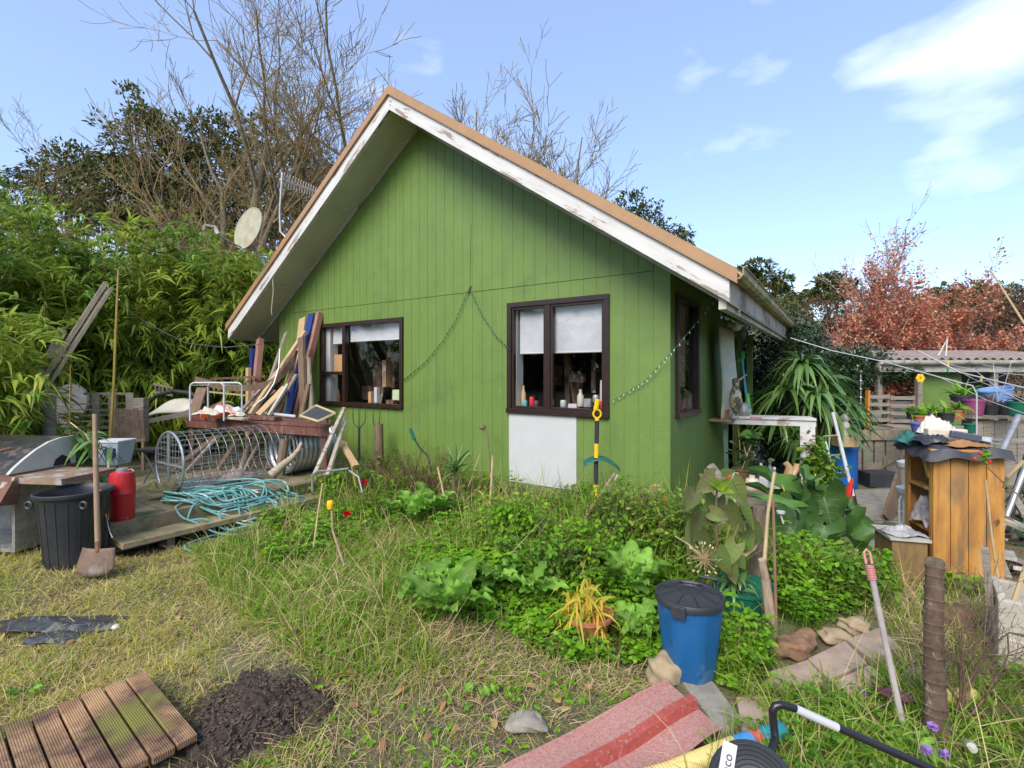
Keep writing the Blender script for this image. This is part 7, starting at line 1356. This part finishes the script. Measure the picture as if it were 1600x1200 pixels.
RS = [(700,985,'largest lime-green dock rosette in the middle of the garden',13,.3,.13,1), (668,945,'dock rosette behind the largest one',9,.24,.11,2), (770,935,'pale dock rosette above the red sheet',10,.24,.11,3), (832,950,'dock rosette left of the terracotta bowl',9,.22,.1,4), (985,945,'tall dock rosette left of the blue bin',12,.3,.13,5), (1003,1015,'dock rosette crowded against the blue bin',10,.2,.12,6), (960,900,'dock rosette behind the terracotta bowl',9,.28,.1,7), (740,1100,'flat lone leaf in the dirt',2,.1,.08,8), (682,828,'round-leaved mallow below the green-handled tool',14,.34,.15,9), (640,835,'mallow leaves left of the round-leaved mallow',13,.3,.13,10), (560,790,'mallow leaves around the red flowers',13,.34,.13,11), (868,905,'arching dark-leaved weed near the middle',9,.22,.07,12), (1010,870,'agapanthus-like clump beside the seed heads',12,.3,.04,13), (1480,925,'bright lime plant before the orange cabinet',11,.24,.11,14), (1530,930,'lime plant between cabinet and foam box',7,.2,.1,15), (520,775,'leafy weed beside the tube hoop',12,.34,.09,16), (1075,1000,'low leaves at the back of the blue bin',6,.14,.07,17), (1425,1180,'grey-green leaves at the foot of the ringed trunk',8,.14,.05,18), (40,1090,'small clover leaves beside the decking panel',5,.06,.04,19), (800,880,'broad leaves deep in the ground cover',8,.2,.09,20)]
for px, py, lab, n, l, w, s in RS: rosette(lab, px, py, n, l, w, m_lime if s in (14,15) else (m_bigleaf if s in (12,13) else m_dock), s, h=.1 if s in (1,2,3,4,5,6,7,12,20) else (.14 if s in (9,10,11,16) else 0), tilt=.95 if s in (1,5,7,9,10,11,16) else .7)
for k, (px, py, h_, n_, lab) in enumerate([(1000,835,.75,60,'tall arching grass clump before the right corner of the gable'), (1085,850,.85,60,'tall arching grass clump at the house corner'), (900,850,.6,50,'tall grass clump under the yellow spade'), (600,800,.6,50,'tall grass clump under the forks'), (830,845,.5,40,'grass clump before the wire netting'), (455,815,.5,50,'grass clump at the end of the deck step')]):
    c = GG(px, py); t = thing('grass_clump', lab, 'grass clump', c, 0, 'tall grass clumps by the wall'); V, F = blades(np.tile(list(c), (n_*2, 1))+rng.normal(0, .07, (n_*2, 3))*[1,1,0], updirs(n_*2, .4), h_*rng.uniform(.4, 1.1, n_*2), .011, rng.uniform(.1, .9, n_*2), BLADE, fold=.2); qmesh('blades', V, F, m_grass, t)
for k, (px, py, r, h_, mt, sz, lab) in enumerate([(520,790,.2,.3,m_cover2,.06,'bushy lime weed at the deck end'), (565,775,.24,.36,m_cover,.05,'bushy green weed among the red geranium flowers'), (612,770,.2,.42,m_cover,.035,'fine-leaved weed right of the dark stump'), (655,795,.24,.34,m_cover2,.06,'bushy lime weed below the green-handled tool'), (700,790,.2,.5,m_cover,.03,'feathery weed around the small spiky plant'), (745,805,.2,.36,m_grass,.05,'straggly yellow-green weed by the upright split cane'), (800,850,.2,.28,m_cover2,.05,'low lime weed before the wire netting'), (965,850,.24,.38,m_cover,.04,'leafy weed under the yellow spade'), (1010,870,.24,.4,m_grass,.05,'straggly weed under the upper starburst head'), (1065,880,.22,.42,m_cover,.045,'leafy weed between gable corner and purple-leaved shrub'), (905,880,.22,.25,m_cover2,.045,'lime weed by the foot of the long bare pole'), (855,905,.2,.22,m_cover,.05,'green weed in the middle of the bed'), (1250,930,.14,.26,m_cover2,.045,'lime weed right of the two garden canes'), (1330,940,.14,.24,m_cover,.05,'dark leafy weed before the elephant ears'), (1145,1030,.1,.16,m_cover2,.035,'small lime weed right of the blue bin')]):
    c = GG(px, py); t = thing('leafy_weed', lab, 'weed', c, 0, 'leafy weeds along the wall'); n_ = 230
    tips_ = np.array(list(c))+rng.normal(0, 1, (n_, 3))*[r*.45, r*.4, 0]; hh_ = 1.3*h_*rng.uniform(.2, 1.15, n_); ang_ = rng.normal(0, .25, (n_, 2)); tp_b = tips_+np.column_stack([ang_*hh_[:, None], hh_])
    V, F = segs(tips_, tp_b, np.full(n_, .003), np.full(n_, .0015), 3); qmesh('stems', V, F, m_stalk, t)
    q_ = np.repeat(tips_, 7, 0)+(np.repeat(tp_b-tips_, 7, 0))*rng.uniform(.3, 1, (n_*7, 1)); dd_ = rng.normal(0, 1, (n_*7, 3))*[1,1,.5]; V, F = blades(q_, dd_, sz*rng.uniform(.4, 1.2, n_*7), sz*.6, .3, OVAL, fold=.2); qmesh('leaves', V, F, mt, t)
# spiky small cordyline and dead stalks
t = thing('spiky_plant', 'small spiky green plant on a thin trunk before the wall', 'plant', P(710,800,5.0)); spray(t, P(710,735,5.0), 42, .38, .022, m_strap, .55, .35, BLADE); MB().tube([P(707,810,5.0), P(708,770,5.0), P(710,735,5.0)], .02, 7).build('trunk', m_bark, t)
t = thing('spiky_plant', 'second small spiky plant beside the upright split cane', 'plant', P(755,830,4.8)); spray(t, P(756,785,4.8), 24, .25, .02, m_yl, .6, .5, BLADE); MB().tube([P(757,830,4.8), P(756,785,4.8)], .014, 7).build('trunk', m_bark, t)
for px, py, Y_, r, lab in ((560,730,5.8,.14,'dark brown stalks behind the red geranium flowers'), (780,790,4.9,.12,'brown stalks before the white board'), (1000,800,4.6,.14,'straw-brown stalks at the right of the spade'), (680,735,5.2,.22,'dead brown bushy stalks left of the spiky plant'), (612,735,5.6,.1,'brown dock seed spike right of the dark stump'), (648,725,5.4,.08,'thin brown seed spike beside the green-handled tool'), (735,790,4.9,.2,'grey dead weed tangle below the spiky plant')):
    t = thing('dead_stalks', lab, 'plant', P(px, py+70, Y_)); n = 160; b_ = np.array(list(P(px, py+60, Y_))); d = rng.normal(0, .35, (n, 3)); d[:, 2] = 1; V, F = blades(b_+rng.normal(0, 1, (n, 3))*[r*.4, r*.4, .1], d, .7*rng.uniform(.4, 1, n), .006, .1, [1,.8,.6,.3]); qmesh('stems', V, F, m_brownbush, t)
t = thing('twiggy_shrub', 'leafless twiggy shrub in front of the foam box', 'shrub', GG(1500, 1110)); A, Bq, ra, rb, lv_, _ = grow(GG(1495,1130), .62, .009, 5, levels=4, spread=.55, up=.1, rmin=.0012, first=[(.3,0,1,.9),(.6,-.2,.7,.8),(-.1,.1,.7,.7),(.9,.1,.6,.7)]); V, F = segs(A, Bq, ra, rb, 4); qmesh('twigs', V, F, m_brown_wood, t)
one(crumple(GG(1400,1120)+Vector((0,0,.1)), .06, .05, .03, 3), 'leaf_blade', M('maroon', (.12,.04,.04), (.08,.03,.03)), 'dark maroon dead leaf in the grass beside the pole', 'leaf', smooth=True)
c = GG(1515,1185); one(MB().lathe([(0,-.06),(.018,-.05),(.026,0),(.018,.05),(0,.06)], n=14, M=Matrix.Translation(c+Vector((0,0,.05))) @ Matrix.Rotation(R(60), 4, 'X') @ Matrix.Rotation(R(-30), 4, 'Y')), 'white_float', m_dirty_white, 'oval white object in the grass at the bottom right', 'float', smooth=True)
one(MB().tube([G(1465,1092,.05), G(1520,1085,.05)], .035, 14), 'yellow_tube', M('yellow_tube_plastic', (.7,.6,.15), (.62,.52,.12)), 'short pale yellow tube on the ground behind the ringed trunk', 'tube', smooth=True)
# seed trays
t = thing('seed_tray', 'black slotted plastic tray on the path beside the elephant ears', 'tray', G(1385,890,.03)); mb = MB(); 
for k in range(7): a_ = G(1362+k*0, 862+k*5.5, .05); b_ = G(1405+k*1.5, 862+k*5.5, .05); mb.beam(a_, b_, .012, .03)
for k in range(5): a_ = G(1362+k*11, 862, .05); b_ = G(1366+k*12, 898, .05); mb.beam(a_, b_, .012, .028)
mb.build('grid', m_black, t)

# ------------------------------------------------------------------ grasses and ground cover (uncountable)
DISC = [(bp.x, bp.y, .14), (gp.x, gp.y, .2), (gp.x-.05, gp.y-.25, .26), (-3.66, 4.1, .22)]
P_panel = [tuple((Matrix.Translation(dk.location) @ Matrix.Rotation(dk.rotation_euler.z, 4, 'Z') @ Vector(v))[:2]) for v in ((.0,-.02,0), (.0,Lb+.02,0), (9*bwid,Lb+.02,0), (9*bwid,-.02,0))]
P_sheet = [tuple(p[:2]) for p in (A0, B0, C0_, D0)]
P_path = plan((1196,1052),(1262,1028),(1375,980),(1412,1012),(1300,1090),(1230,1084))
P_path2 = plan((1340,765),(1412,763),(1456,905),(1350,905)); P_deck = [tuple(HS(t_, u_)[:2]) for t_, u_ in ((3.64,-3.2),(7,-3.2),(7,3),(3.64,3))]; P_house = [tuple(HS(t_, u_)[:2]) for t_, u_ in ((-.05,-.0),(6.7,0),(6.7,5),(-.05,5))]
P_conc = plan((1062,1060),(1105,1052),(1240,1155),(1128,1150)); P_heap = [(c_[0], c_[1]) for c_ in [(GG(392,1120).x+.27*math.cos(a), GG(392,1120).y+.26*math.sin(a)) for a in np.linspace(0, 6.28, 13)[:-1]]]
AVOID = [P_panel, P_sheet, P_path, P_path2, P_deck, P_house, P_conc, P_heap]
def field(name, zones, kind='stuff'):
    parts = []
    for poly, dens, h, w, mat_, spread, droop, prof in zones:
        p = clear(patch_pts(poly, dens), DISC, AVOID); p = p[rng.uniform(0, 1, len(p)) < np.clip(.62+.35*noise2(p[:, 0], p[:, 1], 2.2, 5), .38, 1)]
        parts.append(grass(name, None, p, h, w, spread, droop, prof))
    V, F = cat_q(parts); return tag(qmesh(name, V, F, mat_), kind=kind)
Z_left = plan((-700,845),(60,830),(240,862),(420,845),(420,950),(380,1000),(330,1040),(500,1180),(520,1290),(-500,1290),(-900,1000))
Z_leftfar = plan((-900,800),(60,800),(60,850),(-900,880))
Z_mid = plan((300,868),(430,832),(520,775),(760,800),(1000,830),(980,900),(900,940),(650,930),(640,1000),(700,1080),(520,1080),(430,1020),(360,960))
Z_dry = plan((460,860),(640,850),(700,940),(680,1080),(560,1100),(440,1040))
Z_front = plan((480,1060),(700,1060),(1000,1070),(1060,1060),(900,1130),(700,1260),(330,1260),(420,1180),(500,1140))
Z_wall = plan((500,760),(640,755),(1060,800),(1060,860),(760,850),(520,830))
Z_wallr = plan((880,840),(1050,842),(1170,880),(1120,960),(1040,940),(930,880))
Z_right = plan((1140,1080),(1230,1092),(1330,1085),(1400,1060),(1700,1060),(1700,1300),(1000,1300),(1160,1170))
Z_gap1 = plan((630,1000),(760,990),(900,1042),(1010,1048),(1000,1085),(630,1090)); Z_gap2 = plan((320,940),(480,950),(530,1060),(400,1060),(310,1010))
Z_rmid = plan((1340,950),(1440,900),(1540,930),(1520,1050),(1400,1070),(1350,1010))
Z_cover = plan((640,900),(700,850),(880,830),(1080,850),(1180,930),(1200,1010),(1150,1090),(1080,1050),(980,1040),(880,1050),(760,1000),(660,1010))
Z_rcover = plan((1110,960),(1180,1000),(1210,960),(1220,880),(1380,880),(1400,950),(1320,975),(1210,1010),(1200,1060),(1130,1075))
Z_leftedge = plan((400,830),(620,790),(640,850),(420,900))
field('lawn_grass', [(Z_left, 15000, .06, .0048, m_lawn, 1.1, .5, BLADE), (Z_leftfar, 2500, .09, .006, m_lawn, .9, .5, BLADE), (Z_left, 500, .14, .005, m_lawn, .6, .7, BLADE), (Z_front, 1300, .06, .005, m_lawn, 1.1, .5, BLADE)])
field('dry_grass', [(Z_left, 9500, .1, .003, m_straw, 2.2, .4, [1,.9,.7,.3]), (Z_dry, 2000, .24, .0038, m_straw, 1.2, .7, BLADE), (Z_mid, 420, .42, .0035, m_straw, .7, .4, BLADE), (Z_front, 6500, .1, .0032, m_straw, 2., .4, [1,.9,.7,.3]), (Z_gap1, 9000, .13, .0035, m_straw, 1.6, .5, [1,.9,.7,.3]), (Z_gap2, 9000, .1, .0032, m_straw, 2., .4, [1,.9,.7,.3]), (Z_right, 700, .3, .0035, m_straw, .9, .5, BLADE), (Z_rmid, 2500, .25, .0035, m_straw, .7, .6, BLADE), (Z_wall, 150, .5, .004, m_straw, .4, .3, BLADE)])
field('long_grass', [(Z_mid, 7500, .2, .006, m_grass, .6, .7, BLADE), (Z_wall, 3200, .42, .008, m_grass, .45, .75, BLADE), (Z_wallr, 2600, .46, .009, m_grass, .5, .85, BLADE), (Z_front, 1800, .1, .006, m_grass, .9, .6, BLADE), (Z_gap1, 2500, .12, .006, m_grass, .8, .6, BLADE), (Z_gap2, 1500, .08, .005, m_grass, .9, .6, BLADE), (Z_right, 6000, .2, .0065, m_grass, .6, .7, BLADE), (Z_rmid, 2000, .2, .006, m_grass, .5, .6, BLADE), (Z_cover, 900, .26, .006, m_grass, .5, .7, BLADE), (Z_rcover, 1300, .32, .007, m_grass, .5, .7, BLADE)])
def cover(name, zones, mat):
    parts = []
    for poly, dens, h, l in zones:
        p = clear(patch_pts(poly, dens), DISC, AVOID); p = p[rng.uniform(0, 1, len(p)) < np.clip(.7+.4*noise2(p[:, 0], p[:, 1], 3, 9), .1, 1)]; n = len(p)
        hh = h*rng.uniform(.35, 1.1, n)*(.8+.35*noise2(p[:, 0], p[:, 1], 4, 3)); b = on_ground(p); tp2 = b+np.column_stack([rng.normal(0, .02, (n, 2)), np.clip(hh, .02, .4)])
        k = 5; a = np.tile(np.arange(k)*2*math.pi/k, n)+np.repeat(rng.uniform(0, 6, n), k); d = np.column_stack([np.cos(a), np.sin(a), rng.uniform(-.1, .5, n*k)])
        parts.append(blades(np.repeat(tp2, k, 0), d, l*rng.uniform(.6, 1.2, n*k), l*.75, .2, [.25,1,.95,.35], fold=.2)); parts.append(blades(b[::2], (tp2-b)[::2], hh[::2], .0025, 0, [1,1]))
    V, F = cat_q(parts); return tag(qmesh(name, V, F, mat), kind='stuff')
cover('leafy_ground_cover', [(Z_cover, 3600, .12, .023), (Z_rcover, 5200, .2, .019), (Z_right, 900, .12, .02), (Z_leftedge, 2200, .16, .024), (Z_wall, 2200, .3, .026), (Z_wallr, 1500, .28, .026)], m_cover)
cover('bright_weeds', [(Z_cover, 1300, .15, .034), (Z_wall, 1100, .22, .026), (Z_mid, 300, .12, .02), (Z_front, 160, .05, .02), (Z_rcover, 900, .26, .034), (Z_leftedge, 700, .2, .036)], m_cover2)
# fallen leaves and clods lying about
n = 0; q = clear(patch_pts(Z_front, 2500), DISC, AVOID); q = np.concatenate([q, clear(patch_pts(Z_left, 250), DISC, AVOID), clear(patch_pts(Z_gap1, 2500), DISC, AVOID)]); V, F = blades(on_ground(q, .004), rng.normal(0, 1, (len(q), 3))*[1,1,.4], rng.uniform(.005, .022, len(q)), rng.uniform(.004, .013, len(q)), .2, [.6,1,.8,.3]); tag(qmesh('clods', V, F, M('clod', (.07,.05,.035), (.16,.12,.08), 40, .95, 0)), kind='stuff')
p = clear(patch_pts(Z_front+[], 30), DISC, AVOID); p = np.concatenate([p, clear(patch_pts(Z_left, 9), DISC, AVOID)]); V, F = blades(on_ground(p, .03), rng.normal(0, 1, (len(p), 3))*[1,1,.2], .05, .03, .2, OVAL, fold=.2); tag(qmesh('fallen_leaves', V, F, LM('fallen_leaf', [(.3,.14,.06), (.4,.26,.1), (.2,.1,.05)], .1, .8)), kind='stuff')
